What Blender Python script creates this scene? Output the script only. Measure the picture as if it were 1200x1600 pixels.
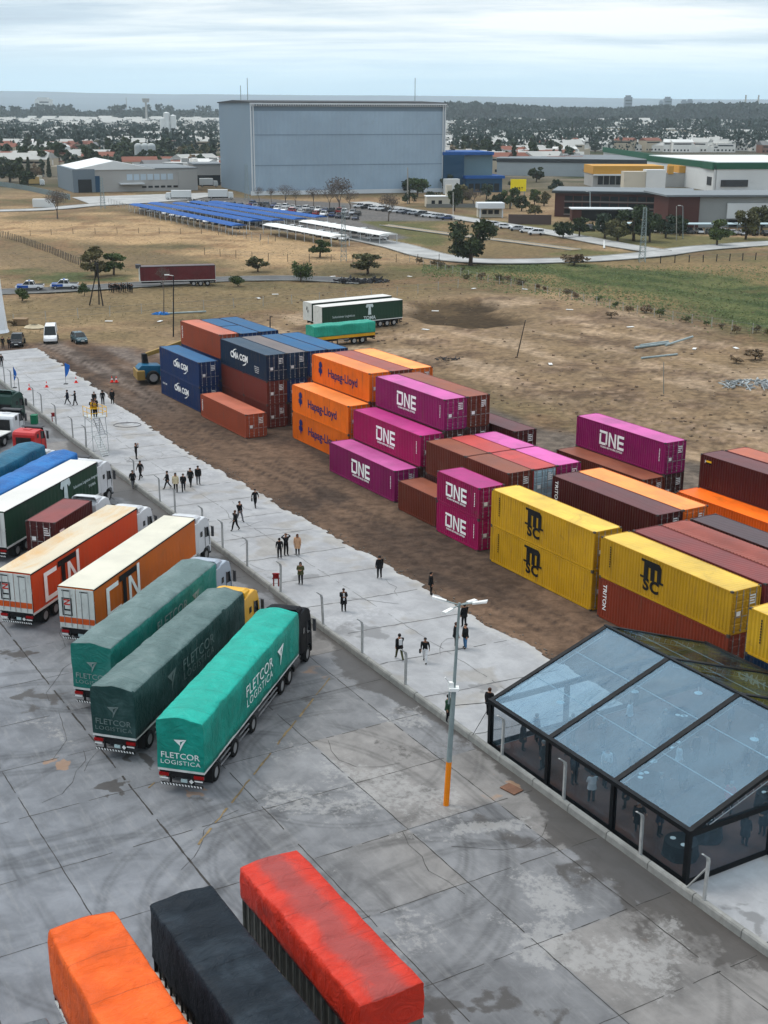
import bpy, math, random
import numpy as np
from mathutils import Vector, Matrix, Euler
for o in list(bpy.data.objects): bpy.data.objects.remove(o)
sc = bpy.context.scene
R = math.radians
PI = math.pi
# ------------------------------------------------------------------ camera
F_PX, PITCH, CAM_H, ROLL = 2019.0, R(17.33), 33.38, 0.0036
cam = bpy.data.cameras.new('camera'); camo = bpy.data.objects.new('camera', cam)
sc.collection.objects.link(camo); sc.camera = camo
camo.location = (0, 0, CAM_H)
cam.sensor_fit = 'VERTICAL'; cam.sensor_height = 36.0; cam.sensor_width = 27.0
cam.lens = F_PX / 1600 * 36.0
cam.clip_start = 0.5; cam.clip_end = 60000
camo.rotation_euler = (Matrix.Rotation(R(90) - PITCH, 4, 'X') @ Matrix.Rotation(ROLL, 4, 'Z')).to_euler()
# ------------------------------------------------------------------ world
w = bpy.data.worlds.new('World'); sc.world = w; w.use_nodes = True
nt = w.node_tree; N = nt.nodes; LK = nt.links
for n in list(N): N.remove(n)
SUN_EL, SUN_AZ = R(60), R(-68)
out = N.new('ShaderNodeOutputWorld'); bg = N.new('ShaderNodeBackground'); bg.inputs[1].default_value = 0.15
sky = N.new('ShaderNodeTexSky'); sky.sky_type = 'NISHITA'; sky.sun_disc = False
sky.sun_elevation = SUN_EL; sky.sun_rotation = SUN_AZ; sky.air_density = 1.3; sky.dust_density = 2.0
tc = N.new('ShaderNodeTexCoord'); sep = N.new('ShaderNodeSeparateXYZ'); LK.new(tc.outputs['Generated'], sep.inputs[0])
def wm(op, a, b=None, c=None):
    n = N.new('ShaderNodeMath'); n.operation = op
    for i, x in enumerate((a, b, c)):
        if x is None: continue
        if hasattr(x, 'links') or hasattr(x, 'is_linked'): LK.new(x, n.inputs[i])
        else: n.inputs[i].default_value = x
    return n.outputs[0]
zz = wm('MAXIMUM', sep.outputs[2], 0.0); zd = wm('ADD', zz, 0.09)
cmb = N.new('ShaderNodeCombineXYZ'); LK.new(wm('DIVIDE', sep.outputs[0], zd), cmb.inputs[0]); LK.new(wm('DIVIDE', sep.outputs[1], zd), cmb.inputs[1])
mp = N.new('ShaderNodeMapping'); mp.inputs['Scale'].default_value = (0.34, 1.0, 1); mp.inputs['Location'].default_value = (3.1, 1.7, 0); LK.new(cmb.outputs[0], mp.inputs[0])
def wnoise(scale, detail, rough, dist=0.3):
    n = N.new('ShaderNodeTexNoise'); n.inputs['Scale'].default_value = scale; n.inputs['Detail'].default_value = detail
    n.inputs['Roughness'].default_value = rough; n.inputs['Distortion'].default_value = dist; LK.new(mp.outputs[0], n.inputs['Vector']); return n.outputs[0]
def wramp(src, stops):
    n = N.new('ShaderNodeValToRGB'); LK.new(src, n.inputs[0]); e = n.color_ramp.elements
    e[0].position, e[0].color = stops[0][0], (*stops[0][1], 1); e[1].position, e[1].color = stops[1][0], (*stops[1][1], 1)
    for p, c in stops[2:]:
        x = e.new(p); x.color = (*c, 1)
    return n.outputs[0]
cn = wnoise(0.75, 8, 0.60)
clouds = wramp(cn, [(0.34, (3.4, 5.2, 7.8)), (0.44, (6.5, 8.8, 11.2)), (0.51, (12.5, 14.0, 15.2)), (0.58, (18, 18.3, 18.6))])
band = wramp(zz, [(0.0, (8.0, 13.0, 17.0)), (0.02, (10, 15, 18.5)), (0.045, (15, 17.8, 19.5)), (0.12, (14, 15.5, 17)), (0.3, (11, 12.5, 14.5))])
mx = N.new('ShaderNodeMix'); mx.data_type = 'RGBA'
LK.new(wramp(zz, [(0.012, (0, 0, 0)), (0.05, (.55, .55, .55)), (0.09, (.85, .85, .85))]), mx.inputs[0]); LK.new(band, mx.inputs[6]); LK.new(clouds, mx.inputs[7])
m2 = N.new('ShaderNodeMix'); m2.data_type = 'RGBA'; m2.inputs[0].default_value = 0.92; LK.new(sky.outputs[0], m2.inputs[6]); LK.new(mx.outputs[2], m2.inputs[7])
zb = N.new('ShaderNodeMix'); zb.data_type = 'RGBA'; zb.blend_type = 'MULTIPLY'; zb.inputs[0].default_value = 1.0
LK.new(m2.outputs[2], zb.inputs[6]); LK.new(wramp(zz, [(0.0, (.44, .43, .42)), (0.13, (.42, .41, .40)), (0.62, (.80, .78, .76))]), zb.inputs[7])   # an overcast sky is brightest overhead
LK.new(zb.outputs[2], bg.inputs[0]); LK.new(bg.outputs[0], out.inputs[0])
# ------------------------------------------------------------------ sun
sl = bpy.data.lights.new('sun', 'SUN'); sl.energy = 1.5; sl.angle = R(16); sl.color = (1.0, 0.96, 0.9)
so = bpy.data.objects.new('sun', sl); sc.collection.objects.link(so)
sdir = Vector((math.sin(SUN_AZ) * math.cos(SUN_EL), math.cos(SUN_AZ) * math.cos(SUN_EL), math.sin(SUN_EL)))
so.rotation_euler = sdir.to_track_quat('Z', 'Y').to_euler(); so.location = (0, 0, 200)
sc.view_settings.view_transform = 'Standard'; sc.view_settings.look = 'None'; sc.view_settings.gamma = 1
sc.view_settings.exposure = 0.10
sc.cycles.volume_bounces = 1; sc.cycles.max_bounces = 8; sc.cycles.transparent_max_bounces = 24
rnd = random.Random(7)
# ------------------------------------------------------------------ survey helpers: a photo point at a known height -> a point of the place
def at(u, v, z=0.0):
    a = (u - 600) / F_PX; b = (v - 800) / F_PX; cr, sr = math.cos(ROLL), math.sin(ROLL)
    a, b = a * cr + b * sr, -a * sr + b * cr
    c, s = math.cos(PITCH), math.sin(PITCH)
    d = (a, c - b * s, -s - b * c); t = (z - CAM_H) / d[2]
    return Vector((d[0] * t, d[1] * t, z))
YA = R(-59.5)                       # yard axis
def Y(s, t, z=0.0):                 # yard coordinates (along the wall, across it) -> world
    return Vector((s * math.cos(YA) - t * math.sin(YA), s * math.sin(YA) + t * math.cos(YA), z))
def toY(p): return (p[0] * math.cos(YA) + p[1] * math.sin(YA), -p[0] * math.sin(YA) + p[1] * math.cos(YA))
# ------------------------------------------------------------------ noise
def _h(ix, iy, seed):
    n = (ix.astype(np.int64) * 374761393 + iy.astype(np.int64) * 668265263 + seed * 1442695041) & 0x7fffffff
    n = (n ^ (n >> 13)) * 1274126177 & 0x7fffffff
    return ((n ^ (n >> 16)) & 0xffff) / 65535.0
def vn(x, y, seed=0):
    ix, iy = np.floor(x), np.floor(y); fx, fy = x - ix, y - iy
    fx = fx * fx * (3 - 2 * fx); fy = fy * fy * (3 - 2 * fy)
    a = _h(ix, iy, seed); b = _h(ix + 1, iy, seed); c = _h(ix, iy + 1, seed); d = _h(ix + 1, iy + 1, seed)
    return (a * (1 - fx) + b * fx) * (1 - fy) + (c * (1 - fx) + d * fx) * fy
def fbm(x, y, scale, octs=4, seed=0, gain=.5):
    x = np.asarray(x, float) / scale; y = np.asarray(y, float) / scale; r = 0; a = 1; t = 0
    for i in range(octs):
        r = r + a * vn(x + i * 17.3, y - i * 9.1, seed + i * 7); t += a; a *= gain; x = x * 2; y = y * 2
    return r / t
def sstep(a, b, x):
    t = np.clip((x - a) / (b - a), 0, 1); return t * t * (3 - 2 * t)
def poly_sd(px, py, poly):
    """signed distance to polygon (negative inside)"""
    d = np.full(px.shape, 1e18); ins = np.zeros(px.shape, bool); n = len(poly)
    for i in range(n):
        x0, y0 = poly[i]; x1, y1 = poly[(i + 1) % n]
        ex, ey = x1 - x0, y1 - y0; t = np.clip(((px - x0) * ex + (py - y0) * ey) / (ex * ex + ey * ey + 1e-12), 0, 1)
        d = np.minimum(d, (px - x0 - t * ex) ** 2 + (py - y0 - t * ey) ** 2)
        c = ((y0 > py) != (y1 > py)) & (px < (x1 - x0) * (py - y0) / (y1 - y0 + 1e-12) + x0); ins ^= c
    return np.where(ins, -1, 1) * np.sqrt(d)
def line_d(px, py, pts):
    d = np.full(px.shape, 1e18)
    for (x0, y0), (x1, y1) in zip(pts[:-1], pts[1:]):
        ex, ey = x1 - x0, y1 - y0; t = np.clip(((px - x0) * ex + (py - y0) * ey) / (ex * ex + ey * ey + 1e-12), 0, 1)
        d = np.minimum(d, (px - x0 - t * ex) ** 2 + (py - y0 - t * ey) ** 2)
    return np.sqrt(d)
# ------------------------------------------------------------------ materials
MATS = {}
class NT:
    def __init__(s, name):
        s.m = bpy.data.materials.new(name); s.m.use_nodes = True; s.t = s.m.node_tree; s.n = s.t.nodes; s.l = s.t.links
        s.b = s.n['Principled BSDF']
    def put(s, sock, x):
        if isinstance(x, bpy.types.NodeSocket): s.l.new(x, sock)
        elif isinstance(x, (tuple, list)): sock.default_value = (*x, 1) if len(x) == 3 and len(sock.default_value) == 4 else x
        else: sock.default_value = x
    def coord(s, scale=None, which='Object'):
        t = s.n.new('ShaderNodeTexCoord'); o = t.outputs[which]
        if scale:
            m = s.n.new('ShaderNodeMapping'); m.inputs['Scale'].default_value = scale; s.l.new(o, m.inputs[0]); o = m.outputs[0]
        return o
    def noise(s, scale, vec=None, detail=4, rough=.55, dist=0):
        n = s.n.new('ShaderNodeTexNoise'); n.inputs['Scale'].default_value = scale; n.inputs['Detail'].default_value = detail
        n.inputs['Roughness'].default_value = rough; n.inputs['Distortion'].default_value = dist
        s.l.new(vec if vec is not None else s.coord(), n.inputs['Vector']); return n.outputs[0]
    def math(s, op, a, b=None, c=None, clamp=False):
        n = s.n.new('ShaderNodeMath'); n.operation = op; n.use_clamp = clamp
        for i, x in enumerate((a, b, c)):
            if x is not None: s.put(n.inputs[i], x)
        return n.outputs[0]
    def ss(s, x, a, b, lo=0., hi=1.):
        n = s.n.new('ShaderNodeMapRange'); n.interpolation_type = 'SMOOTHSTEP'
        s.put(n.inputs[0], x); n.inputs[1].default_value = a; n.inputs[2].default_value = b; n.inputs[3].default_value = lo; n.inputs[4].default_value = hi
        return n.outputs[0]
    def mix(s, f, a, b, blend='MIX'):
        n = s.n.new('ShaderNodeMix'); n.data_type = 'RGBA'; n.blend_type = blend
        s.put(n.inputs[0], f); s.put(n.inputs[6], a); s.put(n.inputs[7], b); return n.outputs[2]
    def rand(s): return s.n.new('ShaderNodeObjectInfo').outputs['Random']
    def bump(s, h, dist=.02, st=.6):
        n = s.n.new('ShaderNodeBump'); n.inputs['Distance'].default_value = dist; n.inputs['Strength'].default_value = st
        s.l.new(h, n.inputs['Height']); s.l.new(n.outputs[0], s.b.inputs['Normal'])
def mul(c, k): return tuple(min(1, x * k) for x in c)
def mat(name, col, rough=.6, var=.10, scale=.8, dirt=(.12, .09, .07), dirt_amt=.0, dscale=.6, metal=0, bump=0, bscale=6, streak=0, objvar=0, spec=.22, stretch=(1, 1, 1)):
    if name in MATS: return MATS[name]
    col = tuple(x ** 1.3 for x in col); k = NT(name); v = k.coord(stretch)
    off = k.n.new('ShaderNodeVectorMath'); off.operation = 'ADD'; k.l.new(v, off.inputs[0])
    rr = k.rand(); sc_ = k.math('MULTIPLY', rr, 57.0); k.l.new(sc_, off.inputs[1]); v = off.outputs[0]
    f = k.noise(scale, v, 5, .6)
    c = k.mix(k.ss(f, .3, .7), mul(col, 1 - var), mul(col, 1 + var))
    if objvar: c = k.mix(1.0, c, k.mix(rr, (1 - objvar,) * 3, (1 + objvar,) * 3), 'MULTIPLY')
    if dirt_amt:
        d = k.noise(dscale, v, 7, .68, .6); c = k.mix(k.ss(d, .68 - dirt_amt * .4, .78, 0, min(1, .35 + dirt_amt)), c, dirt)
    if streak:
        m = k.n.new('ShaderNodeMapping'); m.inputs['Scale'].default_value = (3.2, 3.2, .22); k.l.new(v, m.inputs[0])
        d = k.noise(1.6, m.outputs[0], 6, .7); c = k.mix(k.ss(d, .52, .74, 0, streak), c, dirt)
    k.put(k.b.inputs['Base Color'], c); k.b.inputs['Metallic'].default_value = metal
    k.b.inputs['Specular IOR Level'].default_value = spec
    k.put(k.b.inputs['Roughness'], k.ss(f, .2, .8, max(.05, rough - .08), min(1, rough + .1)))
    if bump: k.bump(k.noise(bscale, v, 4, .6), bump)
    MATS[name] = k.m; return k.m
# ------------------------------------------------------------------ mesh builder
COL = sc.collection
class MB:
    def __init__(s): s.v = []; s.f = []; s.m = []
    def add(s, vs, fs, mi=0):
        b = len(s.v); s.v += [tuple(p) for p in vs]
        for f in fs: s.f.append([b + i for i in f]); s.m.append(mi)
        return s
    def quad(s, a, b, c, d, mi=0): return s.add([a, b, c, d], [(0, 1, 2, 3)], mi)
    def box(s, x0, x1, y0, y1, z0, z1, mi=0):
        return s.add([(x0, y0, z0), (x1, y0, z0), (x1, y1, z0), (x0, y1, z0), (x0, y0, z1), (x1, y0, z1), (x1, y1, z1), (x0, y1, z1)],
                     [(0, 3, 2, 1), (4, 5, 6, 7), (0, 1, 5, 4), (1, 2, 6, 5), (2, 3, 7, 6), (3, 0, 4, 7)], mi)
    def cbox(s, cx, cy, cz, sx, sy, sz, mi=0): return s.box(cx - sx / 2, cx + sx / 2, cy - sy / 2, cy + sy / 2, cz - sz / 2, cz + sz / 2, mi)
    def tube(s, p0, p1, r, n=8, mi=0, r2=None, caps=True):
        p0 = Vector(p0); p1 = Vector(p1); d = (p1 - p0).normalized(); r2 = r if r2 is None else r2
        u = d.orthogonal().normalized(); w_ = d.cross(u)
        vs = []
        for p, rr in ((p0, r), (p1, r2)):
            for i in range(n):
                a = 2 * PI * i / n; vs.append(p + u * math.cos(a) * rr + w_ * math.sin(a) * rr)
        fs = [(i, (i + 1) % n, n + (i + 1) % n, n + i) for i in range(n)]
        if caps: fs += [tuple(range(n - 1, -1, -1)), tuple(range(n, 2 * n))]
        return s.add(vs, fs, mi)
    def path(s, pts, r, n=6, mi=0):
        for a, b in zip(pts[:-1], pts[1:]): s.tube(a, b, r, n, mi)
        return s
    def prism(s, pts, y0, y1, mi=0, ax='y'):
        """extrude a polygon given in the other two axes"""
        n = len(pts)
        if ax == 'y': f = lambda p, y: (p[0], y, p[1])
        elif ax == 'x': f = lambda p, y: (y, p[0], p[1])
        else: f = lambda p, y: (p[0], p[1], y)
        vs = [f(p, y0) for p in pts] + [f(p, y1) for p in pts]
        fs = [tuple(range(n)), tuple(range(2 * n - 1, n - 1, -1))] + [(i, n + i, n + (i + 1) % n, (i + 1) % n) for i in range(n)]
        return s.add(vs, fs, mi)
    def loft(s, rings, mi=0, caps=True, mfun=None):
        n = len(rings[0]); b = len(s.v)
        for r in rings: s.v += [tuple(p) for p in r]
        for j in range(len(rings) - 1):
            for i in range(n):
                s.f.append([b + j * n + i, b + j * n + (i + 1) % n, b + (j + 1) * n + (i + 1) % n, b + (j + 1) * n + i]); s.m.append(mfun(j, i) if mfun else mi)
        if caps:
            s.f.append([b + i for i in range(n)]); s.m.append(mi)
            e = b + (len(rings) - 1) * n; s.f.append([e + i for i in range(n - 1, -1, -1)]); s.m.append(mi)
        return s
    def mesh(s, name, mats, smooth=False):
        me = bpy.data.meshes.new(name); me.from_pydata(s.v, [], s.f); me.update()
        for m in (mats if isinstance(mats, (list, tuple)) else [mats]): me.materials.append(m)
        me.polygons.foreach_set('material_index', s.m)
        if smooth: me.polygons.foreach_set('use_smooth', [True] * len(s.f))
        return me
    def build(s, name, mats, parent=None, loc=None, rotz=0, smooth=False, bevel=0):
        return obj(name, s.mesh(name, mats, smooth), parent, loc, rotz, bevel)
def fixn(me):
    import bmesh
    b = bmesh.new(); b.from_mesh(me); bmesh.ops.recalc_face_normals(b, faces=b.faces); b.to_mesh(me); b.free(); return me
def obj(name, me, parent=None, loc=None, rotz=0, bevel=0):
    o = bpy.data.objects.new(name, me); COL.objects.link(o)
    if parent: o.parent = parent
    if loc is not None: o.location = loc
    if rotz: o.rotation_euler = (0, 0, rotz)
    if bevel:
        b = o.modifiers.new('bevel', 'BEVEL'); b.width = bevel; b.segments = 2; b.limit_method = 'ANGLE'; b.angle_limit = R(35)
    return o
def tag(o, label=None, cat=None, group=None, kind=None):
    if label: o['label'] = label
    if cat: o['category'] = cat
    if group: o['group'] = group
    if kind: o['kind'] = kind
    return o
def recol(me, mats):
    me = me.copy()
    for i, m in enumerate(mats):
        if i < len(me.materials): me.materials[i] = m
        else: me.materials.append(m)
    return me
def thing(name, label, cat, loc=(0, 0, 0), rotz=0, group=None):
    o = obj(name, None, None, loc, rotz); return tag(o, label, cat, group)
KIDS = {}
def copy_tree(o, parent=None):
    c = o.copy(); COL.objects.link(c)
    if parent: c.parent = parent
    for ch in list(o.children): copy_tree(ch, c)
    return c
def dup(o, loc, rotz=0, label=None, group=None, scale=None):
    c = copy_tree(o); c.location = loc; c.rotation_euler = (0, 0, rotz)
    if label: c['label'] = label
    if group: c['group'] = group
    if scale: c.scale = (scale,) * 3 if not isinstance(scale, tuple) else scale
    return c
# lettering -> flat mesh, cached
TXT = {}
def text_mesh(s, size=1, bold=0., shear=0., space=1., align='CENTER', sx=1.):
    key = (s, size, bold, shear, space, align, sx)
    if key in TXT: return TXT[key]
    cu = bpy.data.curves.new('t', 'FONT'); cu.body = s; cu.size = size; cu.offset = bold; cu.shear = shear; cu.space_character = space
    cu.align_x = align; cu.align_y = 'CENTER'; cu.resolution_u = 3; cu.extrude = .004
    o = bpy.data.objects.new('t', cu); COL.objects.link(o); bpy.context.view_layer.update()
    me = bpy.data.meshes.new_from_object(o.evaluated_get(bpy.context.evaluated_depsgraph_get()))
    bpy.data.objects.remove(o); bpy.data.curves.remove(cu)
    if sx != 1: me.transform(Matrix.Diagonal((sx, 1, 1, 1)))
    TXT[key] = me; return me
def lettering(s, m, parent, loc, size=1, face='-y', name='lettering', turn=0, **kw):
    """flat letters standing on a vertical face: '-y' reads along +x, '-x' (rear) reads along -y, '+x' reads along +y"""
    me = text_mesh(s, size, **kw).copy(); me.materials.clear(); me.materials.append(m)
    o = obj(name, me, parent, loc)
    rz = {'-y': 0, '+x': PI / 2, '+y': PI, '-x': -PI / 2}[face]
    o.rotation_euler = (Matrix.Rotation(rz, 4, 'Z') @ Matrix.Rotation(PI / 2, 4, 'X') @ Matrix.Rotation(turn, 4, 'Z')).to_euler()
    return o
def flatshape(polys, m, parent, loc, face='-y', name='logo', th=.008, scale=1., turn=0):
    """polys: polygons in (x, z) of the face"""
    b = MB()
    for p in polys: b.prism([(x * scale, y * scale) for x, y in p], 0, th, 0, 'z')
    o = obj(name, fixn(b.mesh(name, m)), parent, loc)
    rz = {'-y': 0, '+x': PI / 2, '+y': PI, '-x': -PI / 2}[face]
    o.rotation_euler = (Matrix.Rotation(rz, 4, 'Z') @ Matrix.Rotation(PI / 2, 4, 'X') @ Matrix.Rotation(turn, 4, 'Z')).to_euler()
    return o
# ================================================================== GROUND
def grid_mesh(name, X, Yy, Z, colr, mask=None):
    nr, nc = X.shape; n = nr * nc
    me = bpy.data.meshes.new(name); me.vertices.add(n)
    co = np.stack([X, Yy, Z], -1).reshape(-1).astype(np.float32); me.vertices.foreach_set('co', co)
    i = np.arange(nr - 1)[:, None] * nc + np.arange(nc - 1)[None]; q = np.stack([i, i + 1, i + nc + 1, i + nc], -1).reshape(-1, 4)
    me.loops.add(q.size); me.polygons.add(len(q)); me.loops.foreach_set('vertex_index', q.reshape(-1).astype(np.int32))
    me.polygons.foreach_set('loop_start', (np.arange(len(q)) * 4).astype(np.int32)); me.update(calc_edges=True)
    for nm, arr in (('Col', colr), ('Msk', mask)):
        if arr is None: continue
        a = me.attributes.new(nm, 'FLOAT_COLOR', 'POINT'); d = np.ones((n, 4), np.float32); d[:, :3] = np.clip(arr.reshape(-1, 3), 0, 1); a.data.foreach_set('color', d.reshape(-1))
    return me
def W(pts): return [tuple(at(u, v)[:2]) for u, v in pts]
def lerp(c, z, m): return c * (1 - m[..., None]) + np.array(z) * m[..., None]
rr_ = np.concatenate([[0.5, 8, 18, 28], 34 * 1.0085 ** np.arange(0, 500)]); rr_ = np.concatenate([rr_, rr_[-1] * 1.07 ** np.arange(1, 48)])
az = np.concatenate([np.arange(-180, -24, 6), np.arange(-24, 24.01, .15), np.arange(30, 180.1, 6)]) * PI / 180
RR, AZ = np.meshgrid(rr_, az, indexing='ij'); GX = RR * np.sin(AZ); GY = RR * np.cos(AZ)
wx = GX + (fbm(GX, GY, 14, 3, 3) - .5) * 14 * np.clip(RR / 200, .25, 3); wy = GY + (fbm(GX, GY, 14, 3, 9) - .5) * 14 * np.clip(RR / 200, .25, 3)
S_ = GX * math.cos(YA) + GY * math.sin(YA); T_ = -GX * math.sin(YA) + GY * math.cos(YA)
n1 = fbm(GX, GY, 30, 5, 1); n2 = fbm(GX, GY, 6, 5, 2); n3 = fbm(GX, GY, 90, 4, 5); n4 = fbm(S_, T_ * 3, 12, 5, 8)
C = np.ones(GX.shape + (3,)) * np.array([.17, .135, .078])
C = lerp(C, (.33, .245, .145), sstep(.38, .62, n1)); C = lerp(C, (.115, .105, .055), sstep(.5, .64, fbm(GX, GY, 45, 5, 77)) * .75)
C = lerp(C, (.21, .135, .085), sstep(.45, .7, n2) * .6)
# far plain: towns and groves
far = sstep(520, 700, RR); C = lerp(C, (.095, .09, .065), far); C = lerp(C, (.045, .06, .03), far * sstep(.38, .54, n3))
C = lerp(C, (.20, .18, .14), far * sstep(.62, .74, fbm(GX, GY, 60, 4, 21)))
# tan field at left, ploughed patches
m = sstep(4, -8, poly_sd(wx, wy, W([(-60, 336), (150, 331), (215, 331), (330, 358), (470, 372), (560, 392), (555, 402), (400, 418), (300, 402), (140, 404), (20, 372), (-60, 362)])))
C = lerp(C, (.42, .305, .175), m * sstep(.2, .5, n1)); C = lerp(C, (.25, .165, .095), m * sstep(.52, .7, n2) * .8)
m = sstep(3, -6, poly_sd(wx, wy, W([(10, 380), (130, 392), (300, 398), (330, 406), (200, 420), (60, 425), (-20, 400)])))
C = lerp(C, (.20, .155, .095), m * .8)
# olive verge between the road and the yard
m = sstep(3, -5, poly_sd(wx, wy, W([(-60, 470), (300, 448), (620, 448), (740, 452), (700, 470), (480, 478), (270, 500), (-60, 512)])))
C = lerp(C, (.21, .165, .095), m * .85)
# dark vegetated hollow by the road at left
m = sstep(3, -4, poly_sd(wx, wy, W([(25, 430), (70, 418), (190, 425), (200, 440), (110, 440), (30, 445)]))); C = lerp(C, (.09, .11, .05), m * sstep(.3, .5, n2))
# green rough ground at right
gr = sstep(5, -6, poly_sd(wx, wy, W([(650, 418), (780, 412), (1260, 405), (1260, 515), (1180, 512), (1080, 492), (960, 466), (820, 442), (730, 428)])))
C = lerp(C, (.10, .125, .05), gr * .9); C = lerp(C, (.055, .082, .032), gr * sstep(.45, .62, n4)); C = lerp(C, (.20, .16, .08), gr * sstep(.55, .68, n1))
m = sstep(4, -4, poly_sd(wx, wy, W([(870, 406), (1260, 408), (1260, 424), (1000, 424)]))); C = lerp(C, (.24, .18, .10), m * .8)
# verge strips along the access road
m = sstep(4, -4, poly_sd(wx, wy, W([(590, 330), (700, 352), (850, 378), (955, 392), (890, 402), (720, 402), (640, 380), (560, 345)])))
C = lerp(C, (.20, .155, .085), m * .9); C = lerp(C, (.12, .125, .055), m * sstep(.45, .6, n1))
m = sstep(4, -4, poly_sd(wx, wy, W([(700, 335), (960, 362), (1250, 372), (1250, 380), (1060, 386), (960, 380), (850, 362), (700, 340)])))
C = lerp(C, (.12, .13, .055), m * .8)
# car park asphalt
m = sstep(1.5, -1.5, poly_sd(GX, GY, W([(190, 318), (420, 358), (560, 378), (640, 372), (560, 345), (720, 345), (560, 318), (320, 306)]))); C = lerp(C, (.15, .15, .15), m)
# reddish dirt yard with wheel tracks
red = sstep(5, -6, poly_sd(wx, wy, W([(270, 520), (500, 480), (700, 455), (900, 470), (1120, 520), (1260, 560), (1260, 900), (900, 660), (560, 560)])))
C = lerp(C, (.265, .195, .125), red * .8); C = lerp(C, (.38, .295, .205), red * sstep(.5, .66, n4)); C = lerp(C, (.12, .085, .06), red * sstep(.56, .7, n2) * .7)
# turning tracks
for (u, v, rad, k) in ((860, 640, 9, 1), (900, 690, 14, 1), (1010, 640, 22, 1), (1040, 700, 12, 1), (760, 560, 26, .8), (700, 590, 34, .8)):
    p = at(u, v); d = np.hypot(GX - p[0], GY - p[1]) + (fbm(GX, GY, 9, 3, 31) - .5) * 5
    for q in (0, .9, 2.4, 3.3): C = lerp(C, (.105, .075, .052), np.exp(-((d - rad - q) / .28) ** 2) * k * .6 * sstep(.35, .55, n2))
for i in range(46):
    u0 = rnd.uniform(480, 1250); v0 = rnd.uniform(500, 660); p = at(u0, v0); a = YA + rnd.uniform(-.3, .5) + (PI / 2 if rnd.random() < .25 else 0); L = rnd.uniform(12, 45)
    b = p + Vector((math.cos(a) * L, math.sin(a) * L, 0)); mid = (p + b) / 2 + Vector((-math.sin(a), math.cos(a), 0)) * rnd.uniform(-5, 5)
    d = line_d(GX, GY, [p[:2], mid[:2], b[:2]]); dd = d + (fbm(GX, GY, 4, 2, i) - .5) * .6
    C = lerp(C, (.10, .072, .05) if i % 3 else (.36, .27, .20), (np.exp(-((dd) / .22) ** 2) + np.exp(-((dd - 1.9) / .22) ** 2)) * red * .5)
m = sstep(2.5, -3, poly_sd(wx, wy, W([(632, 472), (720, 470), (800, 482), (832, 492), (790, 504), (700, 510), (640, 500)]))); C = lerp(C, (.055, .040, .024), m * .95); pit = m
C = lerp(C, (.13, .095, .055), m * sstep(.52, .64, n2) * .7)
# apron of dark earthy asphalt round the containers
ap = sstep(1.5, -1.5, poly_sd(GX + (n2 - .5) * 8, GY + (n1 - .5) * 8, [tuple(Y(s, t)[:2]) for s, t in ((-192, 30), (-190, 58), (-150, 78), (-120, 84), (-70, 92), (10, 96), (10, 30))]))
base = np.ones(C.shape) * np.array([.085, .068, .058]); base = lerp(base, (.15, .115, .09), sstep(.42, .7, fbm(S_, T_ * 2.2, 16, 5, 41)))
base = lerp(base, (.19, .18, .175), sstep(-128, -160, S_) * sstep(.38, .6, fbm(S_ * .55, T_ * 3, 9, 5, 43)) * .9 * (T_ < 70))
base = lerp(base, (.06, .052, .048), sstep(.55, .68, fbm(S_, T_ * 2, 7, 5, 47)) * .8)
base = lerp(base, (.155, .15, .14), sstep(68, 78, T_) * .85); base = lerp(base, (.05, .05, .05), sstep(70, 76, T_) * sstep(.56, .62, n4) * .5)
for q in (50.5, 52.4, 53.6): base = lerp(base, (.055, .046, .042), np.exp(-((T_ - q + (fbm(S_, T_, 11, 3, 3) - .5) * 3.2) / .24) ** 2) * .85 * sstep(.25, .5, n2))
C = C * np.array([.72, .68, .66]) * (1 - ap[..., None]) + base * np.array([.78, .67, .60]) * ap[..., None]
GZ = -0.02 + (n1 - .5) * .0 + 0 * GX
rough_ = sstep(60, 140, RR) * (1 - ap) * sstep(900, 500, RR)
GZ = GZ + rough_ * (fbm(GX, GY, 5, 4, 55) - .62) * .35 - pit * 0.9 * rough_
GZ = np.where(RR > 900, -.02, GZ)
me = grid_mesh('ground', GX, GY, GZ, C)
k = NT('earth'); at_ = k.n.new('ShaderNodeAttribute'); at_.attribute_name = 'Col'
f1 = k.noise(.9, None, 8, .7, .3); f2 = k.noise(.07, None, 5, .6)
c = k.mix(1.0, at_.outputs[0], k.mix(k.ss(f1, .3, .72), (.62, .62, .62), (1.38, 1.36, 1.32)), 'MULTIPLY')
c = k.mix(1.0, c, k.mix(k.ss(f2, .3, .7), (.86, .87, .88), (1.14, 1.13, 1.1)), 'MULTIPLY')
k.put(k.b.inputs['Base Color'], c); k.b.inputs['Roughness'].default_value = .95; k.b.inputs['Specular IOR Level'].default_value = .04; k.bump(f1, .12, .7)
me.materials.append(k.m); me.polygons.foreach_set('use_smooth', [True] * len(me.polygons))
tag(obj('ground', me), kind='structure')
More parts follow.
